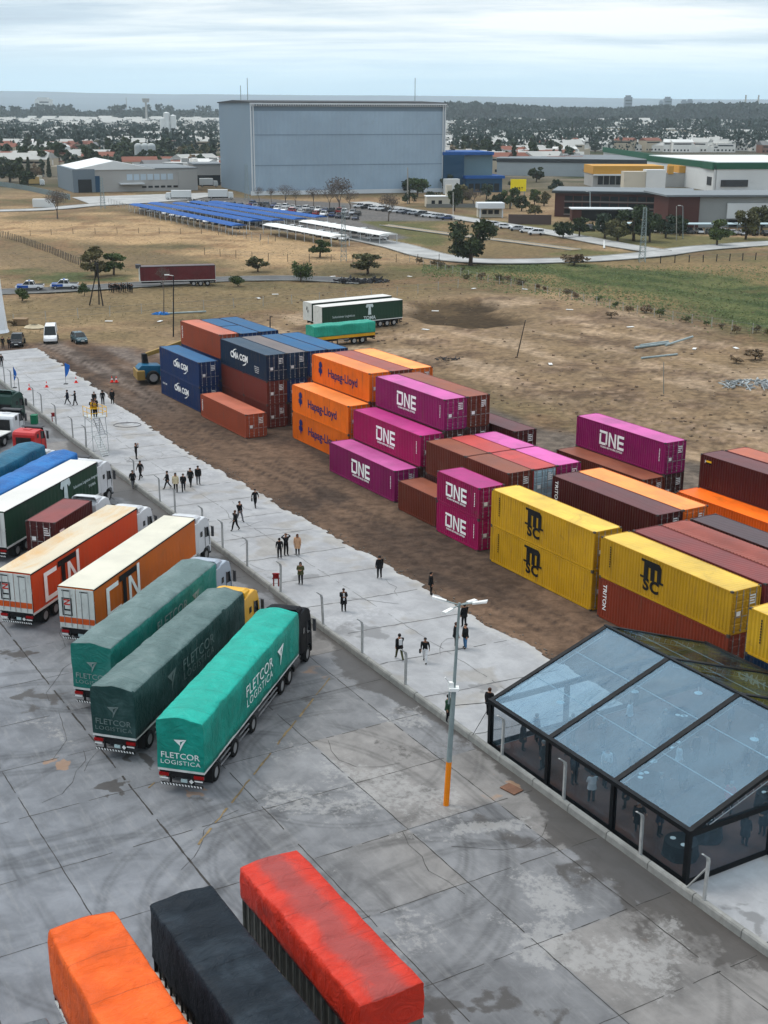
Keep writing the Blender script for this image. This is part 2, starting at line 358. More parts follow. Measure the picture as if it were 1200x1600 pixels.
# ------------------------------------------------------------------ concrete material with baked-in (vertex) wear and shade masks
def concrete(name, base, dark, light, rust, fine=(.8, 1.2)):
    k = NT(name); c0 = k.n.new('ShaderNodeAttribute'); c0.attribute_name = 'Col'; ms = k.n.new('ShaderNodeAttribute'); ms.attribute_name = 'Msk'
    sp = k.n.new('ShaderNodeSeparateColor'); k.l.new(ms.outputs[0], sp.inputs[0]); v = k.coord()
    a = k.noise(.55, v, 8, .68, .4); b = k.noise(2.6, v, 8, .72, .2); m_ = k.n.new('ShaderNodeMapping'); m_.inputs['Scale'].default_value = (.35, 2.2, 1); m_.inputs['Rotation'].default_value = (0, 0, R(8)); k.l.new(v, m_.inputs[0]); br = k.noise(1.1, m_.outputs[0], 7, .7)
    c = k.mix(1.0, c0.outputs[0], k.mix(k.ss(a, .3, .7), (fine[0],) * 3, (fine[1], fine[1], fine[1] * .99)), 'MULTIPLY')
    c = k.mix(k.ss(br, .48, .74, 0, .22), c, light); c = k.mix(k.ss(b, .58, .74, 0, .36), c, mul(base, .55))
    wet_shade = k.math('ADD', sp.outputs[0], k.math('MULTIPLY', k.math('SUBTRACT', k.math('ADD', k.math('MULTIPLY', a, .55), k.math('MULTIPLY', b, .45)), .5), 2.0)); wet_shade_m = k.ss(wet_shade, .40, .70)
    c = k.mix(k.math('MULTIPLY', wet_shade_m, .82), c, dark)
    lg = k.math('ADD', sp.outputs[1], k.math('MULTIPLY', k.math('SUBTRACT', b, .5), 1.6)); c = k.mix(k.ss(lg, .42, .7, 0, .5), c, light)
    rs = k.math('ADD', sp.outputs[2], k.math('MULTIPLY', k.math('SUBTRACT', a, .5), 1.0)); c = k.mix(k.ss(rs, .42, .66, 0, .55), c, rust)
    k.put(k.b.inputs['Base Color'], c); k.put(k.b.inputs['Roughness'], k.math('SUBTRACT', .82, k.math('MULTIPLY', wet_shade_m, .34))); k.b.inputs['Specular IOR Level'].default_value = .16
    k.bump(b, .015, .5); return k.m
WALL = [(-192, 40.9), (-165, 39.9), (-150, 39.3), (-130, 38.45), (-110, 38.15), (-90, 37.75), (-72, 37.15), (-50, 36.85), (-15, 36.7), (20, 36.7)]
def wall_t(s): return np.interp(s, [p[0] for p in WALL], [p[1] for p in WALL])
# near yard ------------------------------------------------------------------
s = np.concatenate([np.arange(-175, -92, .4), np.arange(-92, -24, .125), np.arange(-24, 15, .6)]); t = np.concatenate([np.linspace(0, .53, 30), np.linspace(.53, 1, 260)[1:]]); SS, TT = np.meshgrid(s, t, indexing='ij'); T2 = -30 + TT * (wall_t(SS) - .02 + 30)
C = np.ones(SS.shape + (3,)) * np.array([.138, .139, .144])
# every slab was poured on its own
ci = np.floor((SS + 31.4) / 5.2); cj = np.floor((T2 - 34.3) / 5.15); tone = _h(ci, cj, 4)
C = C * (1 + (tone - .5) * .22)[..., None]; C = lerp(C, (.195, .175, .155), (_h(ci, cj, 9) > .6) * .45 * sstep(20, 30, T2)); C = lerp(C, (.155, .168, .19), sstep(30, 12, T2) * .6)
C = C * (.66 + .68 * fbm(SS, T2, 8, 6, 12, .6))[..., None]
wet_shade = np.zeros(SS.shape); pale_wear = np.zeros(SS.shape); rst = np.zeros(SS.shape)
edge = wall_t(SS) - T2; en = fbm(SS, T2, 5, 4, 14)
wet_shade = np.maximum(wet_shade, sstep(2.6, .4, edge + (en - .5) * 5.5) * .95)  # damp strip along the wall foot, with its shade painted in
wet_shade = np.maximum(wet_shade, sstep(6.5, 1, edge + (fbm(SS, T2, 7, 4, 15) - .42) * 15) * .55 * sstep(-62, -50, SS))
def blob(u, v, rs, rt, k=1., tgt=None, seed=0):
    s0, t0 = toY(at(u, v)); q = rs + rt; d = ((SS - s0 + (fbm(SS, T2, q * .55, 4, int(u)) - .5) * q * 1.7) / rs) ** 2 + ((T2 - t0 + (fbm(SS, T2, q * .55, 4, int(v)) - .5) * q * 1.7) / rt) ** 2; return np.exp(-d ** 1.5 * .9) * k
for (u, v, rs, rt, k_) in ((175, 1233, .7, .55, 1.3), (25, 1023, 1.2, .8, 1.2), (65, 1088, 1.6, .9, .75), (222, 1187, .8, .5, 1.1), (200, 1180, .4, .4, 1), (905, 1370, 1.1, .8, .8), (905, 1310, 1.4, 2.2, .85), (1020, 1400, 2, 1.6, .9), (770, 1300, 1.6, 1.4, .7), (880, 1490, .7, .6, .8),
                       (760, 1550, 1.0, 1.6, .8), (690, 1590, 1.2, 1.2, .85), (860, 1590, .8, .8, .6), (500, 1100, 2.5, 1.5, .5), (620, 1180, 2, 2, .5), (1175, 1500, 1.5, 2.5, 1.0), (660, 1110, 2, 1.5, .6), (300, 1240, 1.2, 1.0, .5), (410, 1010, 3, 2, .5)):
    wet_shade = np.maximum(wet_shade, blob(u, v, rs, rt, k_))
for (u, v, rs, rt, k_) in ((560, 1240, 4, 2.5, .62), (880, 1440, 3.5, 2.5, .7), (700, 1440, 4, 3, .5), (1000, 1520, 3, 2, .6), (620, 1120, 2, 1.5, .6), (480, 1180, 2.5, 2, .5), (80, 1140, 3, 2, .5), (750, 1290, 1.5, 2, .7), (650, 1300, 3, 2, .5)):
    pale_wear = np.maximum(pale_wear, blob(u, v, rs, rt, k_))  # pale worn patches of the concrete
for (u, v, rs, rt, k_) in ((105, 1192, .9, .6, 1), (78, 1190, .5, .4, .9), (310, 1238, .9, .4, .9), (780, 1240, 1.0, .5, .5), (500, 1050, 1.2, 1.2, .5), (800, 1225, .8, .5, .8), (1060, 1500, 3, 1.6, .35)):
    rst = np.maximum(rst, blob(u, v, rs, rt, k_))
for i_ in range(26):   # straight scuffs along the lanes and into the bays
    a_ = (R(135) if i_ % 2 else 0) + rnd.uniform(-.12, .12); s0, t0 = rnd.uniform(-80, -30), rnd.uniform(8, 34); L_ = rnd.uniform(6, 18)
    for q in (0, .3, 1.9, 2.2):
        x_, y_ = s0 - math.sin(a_) * q, t0 + math.cos(a_) * q; d = line_d(SS, T2, [(x_, y_), (x_ + math.cos(a_) * L_, y_ + math.sin(a_) * L_)]); C = C * (1 - .22 * np.exp(-(d / .11) ** 2) * sstep(.36, .6, fbm(SS, T2, 3, 3, i_)))[..., None]
# tyre arcs swept over the slabs
for (u, v, rad, sw) in ((700, 1500, 9, .15), (330, 1330, 12, .16), (900, 1550, 11, .2), (120, 930, 17.0, .18), (60, 1010, 15.0, .18), (300, 900, 21, .15), (480, 1400, 7.0, .15), (560, 1330, 4.8, .13), (30, 1180, 9, .2), (820, 1500, 14, .2), (540, 1180, 5.2, .12), (200, 1560, 10, .2)):
    s0, t0 = toY(at(u, v)); d = np.hypot(SS - s0, T2 - t0)
    for q in (0, .32, 1.9, 2.2): C = C * (1 - .34 * np.exp(-((d - rad - q) / (sw * .75)) ** 2) * sstep(.34, .56, fbm(SS, T2, 5, 3, int(rad * 10))) * (.6 + .4 * fbm(SS, T2, .5, 3, 6)))[..., None]
me = grid_mesh('yard', SS, T2, np.zeros(SS.shape) + .004, C, np.stack([wet_shade, pale_wear, rst], -1))
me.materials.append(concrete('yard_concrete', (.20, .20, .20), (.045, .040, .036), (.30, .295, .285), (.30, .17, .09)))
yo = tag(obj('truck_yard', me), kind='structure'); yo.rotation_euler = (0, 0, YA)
# pale slab behind the wall --------------------------------------------------
def edge_t(s): return np.interp(s, [-192, -185, -157, -128, -113, -60, 20], [51.2, 51.0, 49.5, 47.6, 47.1, 47.5, 47.6])
s = np.arange(-186, 15, .16); t = np.linspace(0, 1, 84); SS, TT = np.meshgrid(s, t, indexing='ij')
EJ = edge_t(SS) + (fbm(SS, SS * 0, 4.2, 5, 66, .62) - .5) * .7 + (_h(np.floor(SS / 1.9 + fbm(SS, SS * 0, 3, 2, 8)), np.floor(SS * 0), 5) - .5) * .35 + (_h(np.floor(SS / .7), np.floor(SS * 0), 6) - .5) * .35
T2 = wall_t(SS) + TT * (EJ - wall_t(SS))
C = np.ones(SS.shape + (3,)) * np.array([.275, .278, .285]); C = C * (.82 + .34 * fbm(SS * 1.5, T2 * .8, 5, 6, 17, .62))[..., None]
C = lerp(C, (.36, .35, .33), sstep(.9, .1, EJ - T2) * .5); C = lerp(C, (.22, .20, .17), sstep(.62, .72, fbm(SS, T2, 3, 5, 29)) * .5)
for q_ in range(31): C = lerp(C, (.24, .235, .23), np.exp(-((SS + 184 - 5.45 * q_ - (fbm(SS, T2, 4, 2, 5) - .5)) / .5) ** 2) * .35)
wet_shade = np.zeros(SS.shape); pale_wear = wet_shade.copy(); rst = wet_shade.copy()
for (u, v, rs, rt, k_) in ((570, 990, 2.2, 1.0, .95), (540, 985, 1.2, 1, .7), (478, 905, .9, .9, .95), (430, 905, 1.2, .7, .7), (740, 1073, .9, .5, 1.1), (705, 1085, .7, .5, .6), (195, 662, 1.6, .5, .8), (215, 668, 1.3, .5, .5), (480, 835, 1.2, .5, .5), (1165, 1440, 1.6, .8, .8), (1000, 1040, 1, 1, .2)):
    wet_shade = np.maximum(wet_shade, blob(u, v, rs, rt, k_))
pale_wear = sstep(.42, .7, fbm(SS, T2, 8, 4, 71)) * .5
me = grid_mesh('slab', SS, T2, np.zeros(SS.shape) + .06, C, np.stack([wet_shade, pale_wear, rst], -1))
me.materials.append(concrete('slab_concrete', (.34, .34, .34), (.15, .15, .15), (.38, .38, .39), (.3, .2, .1), (.86, 1.13)))
yo = tag(obj('walkway_slab', me), kind='structure'); yo.rotation_euler = (0, 0, YA)
# skirt of the slab: broken edge thickness
b = MB(); es = EJ[:, 0]
for i in range(0, len(s) - 1): b.quad((s[i], es[i], .06), (s[i], es[i] + .02, -.05), (s[i + 1], es[i + 1] + .02, -.05), (s[i + 1], es[i + 1], .06))
b.build('slab_edge', mat('broken_concrete', (.30, .29, .28), .9, .3, 3), yo)
bb = MB(); r_ = random.Random(8)      # broken bits lying along the edge of the slab
for i in range(700):
    q = r_.uniform(-184, -20); tq = float(np.interp(q, s, es)) + abs(r_.gauss(0, .5)) + .02; z = r_.uniform(.01, .05); a = r_.uniform(0, 3); l = r_.uniform(.03, .12)
    bb.prism([(q + math.cos(a + k * 1.6) * l * r_.uniform(.6, 1), tq + math.sin(a + k * 1.6) * l * r_.uniform(.5, 1)) for k in range(4)], -.02, z, 0, 'z')
e_ = bb.build('concrete_rubble', mat('rubble_dusty', (.17, .15, .13), .9, .3, 3)); e_.rotation_euler = (0, 0, YA); tag(e_, 'broken concrete bits strewn along the slab edge', 'rubble', kind='stuff')
# joints, cracks, faded yellow lane lines: thin sheets on the slabs ---------------
JD = mat('joint_tar', (.075, .07, .065), .9, .3, 3); YL = mat('faded_yellow', (.25, .19, .11), .8, .35, 2.5)
def strip(b, pts, w_, z, jit=.05, seed=0, brk=0):
    r = random.Random(seed); P = []
    for (a, c) in zip(pts[:-1], pts[1:]):
        L = math.hypot(c[0] - a[0], c[1] - a[1]); n = max(1, int(L / .5))
        for i in range(n): P.append((a[0] + (c[0] - a[0]) * i / n, a[1] + (c[1] - a[1]) * i / n))
    P.append(pts[-1]); P = [(x + r.uniform(-jit, jit), y + r.uniform(-jit, jit)) for x, y in P]
    for p, q in zip(P[:-1], P[1:]):
        if r.random() < brk: continue
        dx, dy = q[0] - p[0], q[1] - p[1]; l = math.hypot(dx, dy) + 1e-9; ww = w_ * r.uniform(.6, 1.35) / 2; nx, ny = -dy / l * ww, dx / l * ww
        b.quad((p[0] - nx, p[1] - ny, z), (q[0] - nx, q[1] - ny, z), (q[0] + nx, q[1] + ny, z), (p[0] + nx, p[1] + ny, z))
b = MB(); k_ = 0
for i in range(-26, 8):
    sI = -31.4 + 5.2 * i
    strip(b, [(sI, -10), (sI, float(wall_t(sI)) - .3)], .042, .010, .02, i, .16)
for j, tj in enumerate((34.3, 29.1, 23.9, 18.9, 13.6, 8.4)): strip(b, [(-175, tj + (1.5 if tj > 34 else 0)), (-110, tj + (1 if tj > 34 else 0)), (-60, tj), (10, tj)], .085 if j == 3 else .042, .014, .02, 90 + j, .12)
for i in range(14):
    p = [rnd.uniform(-85, -30), rnd.uniform(9, 35)]; pts = [tuple(p)]; a = rnd.uniform(0, 6.28)
    for _ in range(5): a += rnd.uniform(-.7, .7); p[0] += math.cos(a) * 1.2; p[1] += math.sin(a) * 1.2; pts.append(tuple(p))
    strip(b, pts, .022, .018, .03, 300 + i)
jo = b.build('yard_joints', JD); jo.rotation_euler = (0, 0, YA); tag(jo, kind='structure')
b = MB()
for a, c in (((515, 1060), (310, 1320)), ((260, 1205), (232, 1232)), ((1105, 1500), (1090, 1512))): strip(b, [toY(at(*a)), toY(at(*c))], .10, .022, .03, a[0], .16)
yo = b.build('lane_marking', YL); yo.rotation_euler = (0, 0, YA); tag(yo, kind='structure')
b = MB()
for i in range(31):
    sI = -184 + 5.45 * i; strip(b, [(sI - .4, float(wall_t(sI)) + .2), (sI + .5, float(edge_t(sI)) - .6)], .10, .0645, .06, 500 + i, .10)
strip(b, [(-186, 44.6), (-120, 42.6), (-20, 42.3)], .04, .069, .05, 700, .35)
for i in range(22):
    q = rnd.uniform(-150, -35); p = [q, rnd.uniform(38.5, 46.5)]; pts = [tuple(p)]; a = rnd.uniform(0, 6.28)
    for _ in range(4): a += rnd.uniform(-.9, .9); p[0] += math.cos(a) * .9; p[1] = min(46.5, max(38.5, p[1] + math.sin(a) * .9)); pts.append(tuple(p))
    strip(b, pts, .035, .073, .04, 800 + i)
yo = b.build('slab_joints', mat('slab_joint', (.17, .17, .17), .9, .3, 2)); yo.rotation_euler = (0, 0, YA); tag(yo, kind='structure')
# ------------------------------------------------------------------ roads
def ribbon(name, px, width, m, z, z2=None):
    P = [at(u, v) for u, v in px]; Q = []
    for i in range(len(P) - 1):
        p0 = P[max(0, i - 1)]; p1 = P[i]; p2 = P[i + 1]; p3 = P[min(len(P) - 1, i + 2)]
        for k in range(8):
            u = k / 8; Q.append(.5 * ((2 * p1) + (p2 - p0) * u + (2 * p0 - 5 * p1 + 4 * p2 - p3) * u * u + (3 * p1 - p0 - 3 * p2 + p3) * u ** 3))
    Q.append(P[-1]); b = MB(); L = []
    for i, q in enumerate(Q):
        d = (Q[min(i + 1, len(Q) - 1)] - Q[max(i - 1, 0)]).normalized(); n = Vector((-d.y, d.x, 0)) * width / 2; L.append((q + n, q - n))
    for (a, c), (e, g) in zip(L[:-1], L[1:]): b.quad((a.x, a.y, z), (c.x, c.y, z), (g.x, g.y, z), (e.x, e.y, z))
    o = b.build(name, m); tag(o, kind='structure')
    k = MB()
    for side in (0, 1):
        for p, q in zip(L[:-1], L[1:]):
            a, c = p[side], q[side]; d = (c - a).normalized(); n = Vector((-d.y, d.x, 0)) * (.15 if side == 0 else -.15)
            k.add([(a.x, a.y, z - .05), (c.x, c.y, z - .05), (c.x + n.x, c.y + n.y, z - .05), (a.x + n.x, a.y + n.y, z - .05), (a.x, a.y, z + .12), (c.x, c.y, z + .12), (c.x + n.x, c.y + n.y, z + .12), (a.x + n.x, a.y + n.y, z + .12)],
                  [(0, 3, 2, 1), (4, 5, 6, 7), (0, 1, 5, 4), (1, 2, 6, 5), (2, 3, 7, 6), (3, 0, 4, 7)])
    k.build('kerb', mat('kerb_concrete', (.42, .42, .40), .8), o); return o
RC = mat('road_concrete', (.40, .40, .39), .85, .2, .15, (.2, .18, .16), .3, .2); RA = mat('road_asphalt', (.15, .15, .15), .85, .25, .2, (.24, .21, .18), .3, .2)
ribbon('road', [(1300, 377), (1200, 381), (1090, 389), (1010, 399), (900, 407), (760, 409), (680, 401), (620, 385), (560, 372)], 8.5, RC, .16)
ribbon('road', [(560, 316), (650, 331), (760, 348), (870, 366), (960, 383), (1030, 394)], 7.5, RC, .19)
ribbon('road', [(-60, 331), (60, 328), (130, 322), (180, 318)], 9, RC, .16)
ribbon('road', [(-60, 459), (60, 455), (150, 450), (260, 443), (360, 437), (470, 436), (570, 441)], 6.5, RA, .15)
ribbon('footpath', [(600, 352), (700, 366), (800, 378), (900, 391)], 3, mat('sandy_path', (.36, .30, .22), .9), .14)
fp = MB(); fp.add([tuple(at(u, v, .12)) for u, v in [(112, 308), (320, 301), (345, 303), (300, 312), (210, 318), (150, 322)]], [(0, 1, 2, 3, 4, 5)])
tag(fp.build('forecourt', RC), kind='structure')
# ------------------------------------------------------------------ hills at the horizon
b = MB(); hr = random.Random(3); NA = 260
for k in range(3):
    D = 11500 + k * 1200; prev = None
    for i in range(NA):
        a = R(-40 + 80 * i / (NA - 1)); h = (60 + 45 * k) * (.92 + .14 * float(vn(np.array(i / 26. + k * 9), np.array(2. + k), 11))) + 6 * float(vn(np.array(i / 5.), np.array(1.), 12 + k))
        h *= (1.15 - .35 * sstep(.35, .9, i / NA)) if k else 1
        cur = ((D - 1400) * math.sin(a), (D - 1400) * math.cos(a), -1), (D * math.sin(a), D * math.cos(a), h), ((D + 900) * math.sin(a), (D + 900) * math.cos(a), -1)
        if prev: b.quad(prev[0], cur[0], cur[1], prev[1]); b.quad(prev[1], cur[1], cur[2], prev[2])
        prev = cur
tag(b.build('hills', mat('hill_haze_blue', (.03, .065, .11), .95, .2, .002), smooth=True), kind='structure')  # blue of the distance haze painted into the hill colour
# ================================================================== CONTAINERS
HC, ST, CW = 2.896, 2.591, 2.438
COLS = {  # paint of each line, and its roof tone: sun-faded, with brighter sky light painted in
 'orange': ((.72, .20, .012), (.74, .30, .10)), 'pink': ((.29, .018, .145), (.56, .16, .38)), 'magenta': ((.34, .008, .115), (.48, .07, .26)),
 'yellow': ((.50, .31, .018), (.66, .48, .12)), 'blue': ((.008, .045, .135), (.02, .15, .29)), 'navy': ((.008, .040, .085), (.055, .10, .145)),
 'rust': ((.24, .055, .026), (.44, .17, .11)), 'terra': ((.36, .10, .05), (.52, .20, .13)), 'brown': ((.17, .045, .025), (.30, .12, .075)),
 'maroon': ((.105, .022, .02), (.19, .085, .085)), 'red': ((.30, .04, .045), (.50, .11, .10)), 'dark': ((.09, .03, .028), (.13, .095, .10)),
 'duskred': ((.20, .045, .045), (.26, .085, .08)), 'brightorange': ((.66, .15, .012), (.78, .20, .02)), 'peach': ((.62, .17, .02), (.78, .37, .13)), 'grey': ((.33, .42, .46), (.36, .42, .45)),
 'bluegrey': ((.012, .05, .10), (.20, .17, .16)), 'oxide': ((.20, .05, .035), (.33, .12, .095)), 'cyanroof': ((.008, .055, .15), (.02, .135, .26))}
CASTM = mat('casting_steel', (.10, .09, .085), .7, .2); BARM = mat('galvanised', (.40, .40, .39), .45, .2, 3, metal=.6); UNDER = mat('underframe', (.035, .033, .03), .8)
WHITE = mat('white_lettering', (.80, .80, .78), .6, .06, 3, (.4, .35, .3), .18, 4); BLACKL = mat('black_lettering', (.012, .012, .014), .6); BLUEL = mat('blue_emblem', (.01, .03, .16), .6)
PLATE = mat('white_plate', (.7, .7, .68), .5)
CM = {}
def cmats(c):
    if c not in CM:
        a, r = COLS[c]
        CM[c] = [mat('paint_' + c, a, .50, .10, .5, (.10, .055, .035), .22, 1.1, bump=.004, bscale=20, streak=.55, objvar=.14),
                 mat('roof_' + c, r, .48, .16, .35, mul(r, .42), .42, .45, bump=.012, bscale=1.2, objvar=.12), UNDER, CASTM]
    return CM[c]
CMESH = {}
def corr(b, L, z0, z1, ax, const, sgn, mi, x0=.09, pitch=.278, dep=.036):
    """corrugated panel; ax 'x': runs along x at y=const (recess towards sgn)"""
    n = max(3, int(round((L - 2 * x0) / pitch))); p = (L - 2 * x0) / n; pr = []
    for i in range(n):
        s = x0 + i * p; pr += [(s, 0), (s + p * .27, 0), (s + p * .5, 1), (s + p * .77, 1)]
    pr.append((L - x0, 0)); vs = []
    for s, d in pr:
        o = const + sgn * dep * d
        vs += [(s, o, z0), (s, o, z1)] if ax == 'x' else [(o, s, z0), (o, s, z1)]
    b.add(vs, [(2 * i, 2 * i + 2, 2 * i + 3, 2 * i + 1) for i in range(len(pr) - 1)], mi)
def cont_body(L, H, ribs=False):
    key = (L, H, ribs)
    if key in CMESH: return CMESH[key]
    b = MB(); Wd = CW
    for x in (0, L - .14):
        for y in (0, Wd - .12): b.box(x, x + .14, y, y + .12, .12, H - .12, 0)
    for y in (0.004, Wd - .064):
        b.box(.16, L - .16, y, y + .06, H - .10, H - .015, 0); b.box(.16, L - .16, y, y + .06, .03, .17, 0)
    for x in (.004, L - .074): b.box(x, x + .07, .15, Wd - .15, H - .12, H - .012, 0); b.box(x, x + .07, .15, Wd - .15, .03, .18, 0)
    for x in (-.006, L - .172):
        for y in (-.006, Wd - .156):
            b.box(x, x + .178, y, y + .162, 0, .118, 3); b.box(x, x + .178, y, y + .162, H - .118, H, 3)
    corr(b, L, .16, H - .09, 'x', .014, 1, 0, .14); corr(b, L, .16, H - .09, 'x', Wd - .014, -1, 0, .14); corr(b, Wd, .17, H - .1, 'y', .02, 1, 0, .12)
    # roof sheet, lightly pressed
    n = int(L / (.28 if not ribs else .31)); P = []
    for i in range(n + 1):
        x = .09 + (L - .18) * i / n; P += [(x - .045 if i else x, 0), (x + .035 if i < n else x, 1)] if i not in (0, n) else [(x, 0)]
    vs = []
    dz = .018 if not ribs else .11
    for x, d in P: vs += [(x, .065, H - .035 + dz * d * .5), (x, Wd * .5, H - .022 + dz * d), (x, Wd - .065, H - .035 + dz * d * .5)]
    for i in range(len(P) - 1):
        b.add([], [], 1)
    base = len(b.v); b.v += vs
    for i in range(len(P) - 1):
        for q in (0, 1): b.f.append([base + 3 * i + q, base + 3 * i + 3 + q, base + 3 * i + 4 + q, base + 3 * i + 1 + q]); b.m.append(1)
    b.box(.1, L - .1, .08, Wd - .08, .06, .14, 2); b.box(L - .10, L - .085, .12, Wd - .12, .16, H - .1, 2)
    CMESH[key] = b.mesh('container', UNDER); return CMESH[key]
DOORM = {}
def door_mesh(H):
    if H in DOORM: return DOORM[H]
    b = MB(); h = H - .30; w_ = 1.075
    b.box(0, .035, 0, w_, 0, h)
    for k in range(5):
        z = .10 + (h - .2) * k / 5; b.prism([(.035, z), (.035, z + h / 5 - .09), (.062, z + h / 5 - .14), (.062, z + .05)], .06, w_ - .06, 0, 'y')
    DOORM[H] = b.mesh('door', UNDER); b2 = MB()
    for zz_ in (0,): b2.tube((.085, 0, -.06), (.085, 0, h + .08), .021, 6)
    for z in (.3, h * .5, h - .3, .02): b2.box(.035, .10, -.05, .05, z, z + .07)
    b2.box(.07, .10, -.02, .42, h * .36, h * .36 + .05)
    DOORM['bar'] = DOORM.get('bar', {}); DOORM['bar'][H] = b2.mesh('bar', BARM); return DOORM[H]
NCONT = []
def container(s, t, z, L, H, c, label, group='shipping containers stacked in the yard', doorc=None, dr=True, rot=0, yaw=None, parent_world=None, ribs=False, roofc=None):
    """front-left bottom corner at yard (s, t); long axis along s, doors at the far s end"""
    ll = 12.192 if L == 40 else 6.058
    if yaw is None: yaw = YA + rot
    o = thing('shipping_container', label, 'container', (0, 0, 0), yaw, group)
    p0 = Y(s, t, z) if parent_world is None else parent_world
    off = Vector((ll / 2 * math.cos(yaw) - CW / 2 * math.sin(yaw), ll / 2 * math.sin(yaw) + CW / 2 * math.cos(yaw), 0)); o.location = p0 + off
    M = list(cmats(c))
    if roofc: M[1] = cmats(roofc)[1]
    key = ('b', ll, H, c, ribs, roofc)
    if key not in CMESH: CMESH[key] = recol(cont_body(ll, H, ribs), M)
    bo = obj('body', CMESH[key], o, (-ll / 2, -CW / 2, 0))
    if dr:
        dk = ('d', H, doorc or c); dm = door_mesh(H)
        if dk not in CMESH: CMESH[dk] = recol(dm, [cmats(doorc or c)[0]])
        for k in (0, 1):
            d = obj('door', CMESH[dk], o, (ll / 2 - .062, -CW / 2 + .13 + k * 1.09, .16))
            for y in (.26, .80): obj('locking_bar', DOORM['bar'][H], d, (0, y, .02))
        b = MB()
        r = random.Random(int(abs(s * 7 + t * 31 + z * 3)))
        for k in range(4): zz_ = H - .55 - k * .17; b.box(ll / 2 + .024, ll / 2 + .03, CW / 2 - .95, CW / 2 - .45 - r.random() * .2, zz_, zz_ + .09)
        b.box(ll / 2 + .0235, ll / 2 + .0295, CW / 2 - .5, CW / 2 - .46, H - 1.06, H - .5); b.build('number_mark', PLATE, o)
        b = MB(); b.box(ll / 2 + .024, ll / 2 + .03, -.75, -.42, H * .42, H * .42 + .3); b.build('data_plate', PLATE, o)
    NCONT.append(o); o['_'] = 0; del o['_']
    return o, ll, H
def face(o, ll): return (0, -CW / 2 - .002)
def side(c, fx, fz, txt, size, m=WHITE, **kw):
    o, ll, H = c; return lettering(txt, m, o, (-ll / 2 + ll * fx, -CW / 2 - .004, H * fz), size, **kw)
def sideshape(c, fx, fz, polys, m, scale=1, name='logo'):
    o, ll, H = c; return flatshape(polys, m, o, (-ll / 2 + ll * fx, -CW / 2 - .004, H * fz), '-y', name, .01, scale)
# block letters of the pink boxes: open-cornered O, N, E
def one_logo(c, fx=.5, k=1.):
    O = [[(0, 0), (.9, 0), (.9, .22), (0.22, .22), (.22, 1.1), (0, .95)], [(0, 1.32), (.0, 1.12), (.22, 1.12), (.22, 1.10), (1.1, 1.10), (1.1, 1.32)], [(.88, .22), (1.1, .05), (1.1, 1.1), (.88, 1.1)]]
    Nn = [[(1.3, 0), (1.52, 0), (1.52, 1.32), (1.3, 1.32)], [(1.52, 1.32), (1.52, 1.0), (2.1, .0), (2.1, .34)], [(2.1, 0), (2.32, 0), (2.32, 1.32), (2.1, 1.32)]]
    E = [[(2.5, 0), (3.4, 0), (3.4, .24), (2.5, .24)], [(2.5, .54), (3.35, .54), (3.35, .77), (2.5, .77)], [(2.5, 1.08), (3.4, 1.08), (3.4, 1.32), (2.5, 1.32)], [(2.5, .24), (2.5, .54), (2.72, .54), (2.72, .24)], [(2.5, .77), (2.5, 1.08), (2.72, 1.08), (2.72, .77)]]
    P = [[(x - 1.7, y - .66) for x, y in p] for p in O + Nn + E]
    sideshape(c, fx, .55, P, WHITE, k, 'lettering'); side(c, fx, .55 - .37 * k * 2.6 / c[2] * .9, 'OCEAN NETWORK EXPRESS', .24 * k, bold=.004)
    sideshape(c, .945 if c[1] > 8 else .90, .58, [[(-.05, .5 - i * .13), (.05, .5 - i * .13), (.05, .57 - i * .13), (-.05, .57 - i * .13)] for i in range(9)], WHITE, 1, 'number_mark')
def hapag(c):
    P = [[(-.28, .62), (.02, .80), (.30, .62), (.36, .30), (.14, .18), (.36, -.05), (.34, -.35), (.12, -.42), (-.02, -.80), (-.16, -.42), (-.40, -.36), (-.42, -.02), (-.22, .12), (-.36, .34)]]
    sideshape(c, .16, .55, P, BLUEL, 1.05, 'emblem'); side(c, .55, .50, 'Hapag-Lloyd', 1.25, BLUEL, bold=.018)
def cmacgm(c, fx=.42, k=1.):
    side(c, fx, .55, 'CMA CGM', .95 * k, bold=.03)
    def arc(cx, cz, r, a0, a1, th):
        out = []; n = 12
        for i in range(n + 1):
            a = R(a0 + (a1 - a0) * i / n); w__ = th * math.sin(PI * i / n) / 2 + .01; out.append((cx + (r + w__) * math.cos(a), cz + (r + w__) * math.sin(a) * .62))
        for i in range(n, -1, -1):
            a = R(a0 + (a1 - a0) * i / n); w__ = th * math.sin(PI * i / n) / 2 + .01; out.append((cx + (r - w__) * math.cos(a), cz + (r - w__) * math.sin(a) * .62))
        return [out[i:i + 2] + [out[-i - 1 - 1 + 0], out[-i - 1]] for i in range(0)] or [out]
    sideshape(c, fx - .02, .55, [[p for p in arc(-.2, -.1, 1.35, 95, 165, .16)[0]]], WHITE, k, 'swoosh'); sideshape(c, fx + .05, .55, [[p for p in arc(.1, .05, 1.3, -85, -25, .16)[0]]], WHITE, k, 'swoosh')
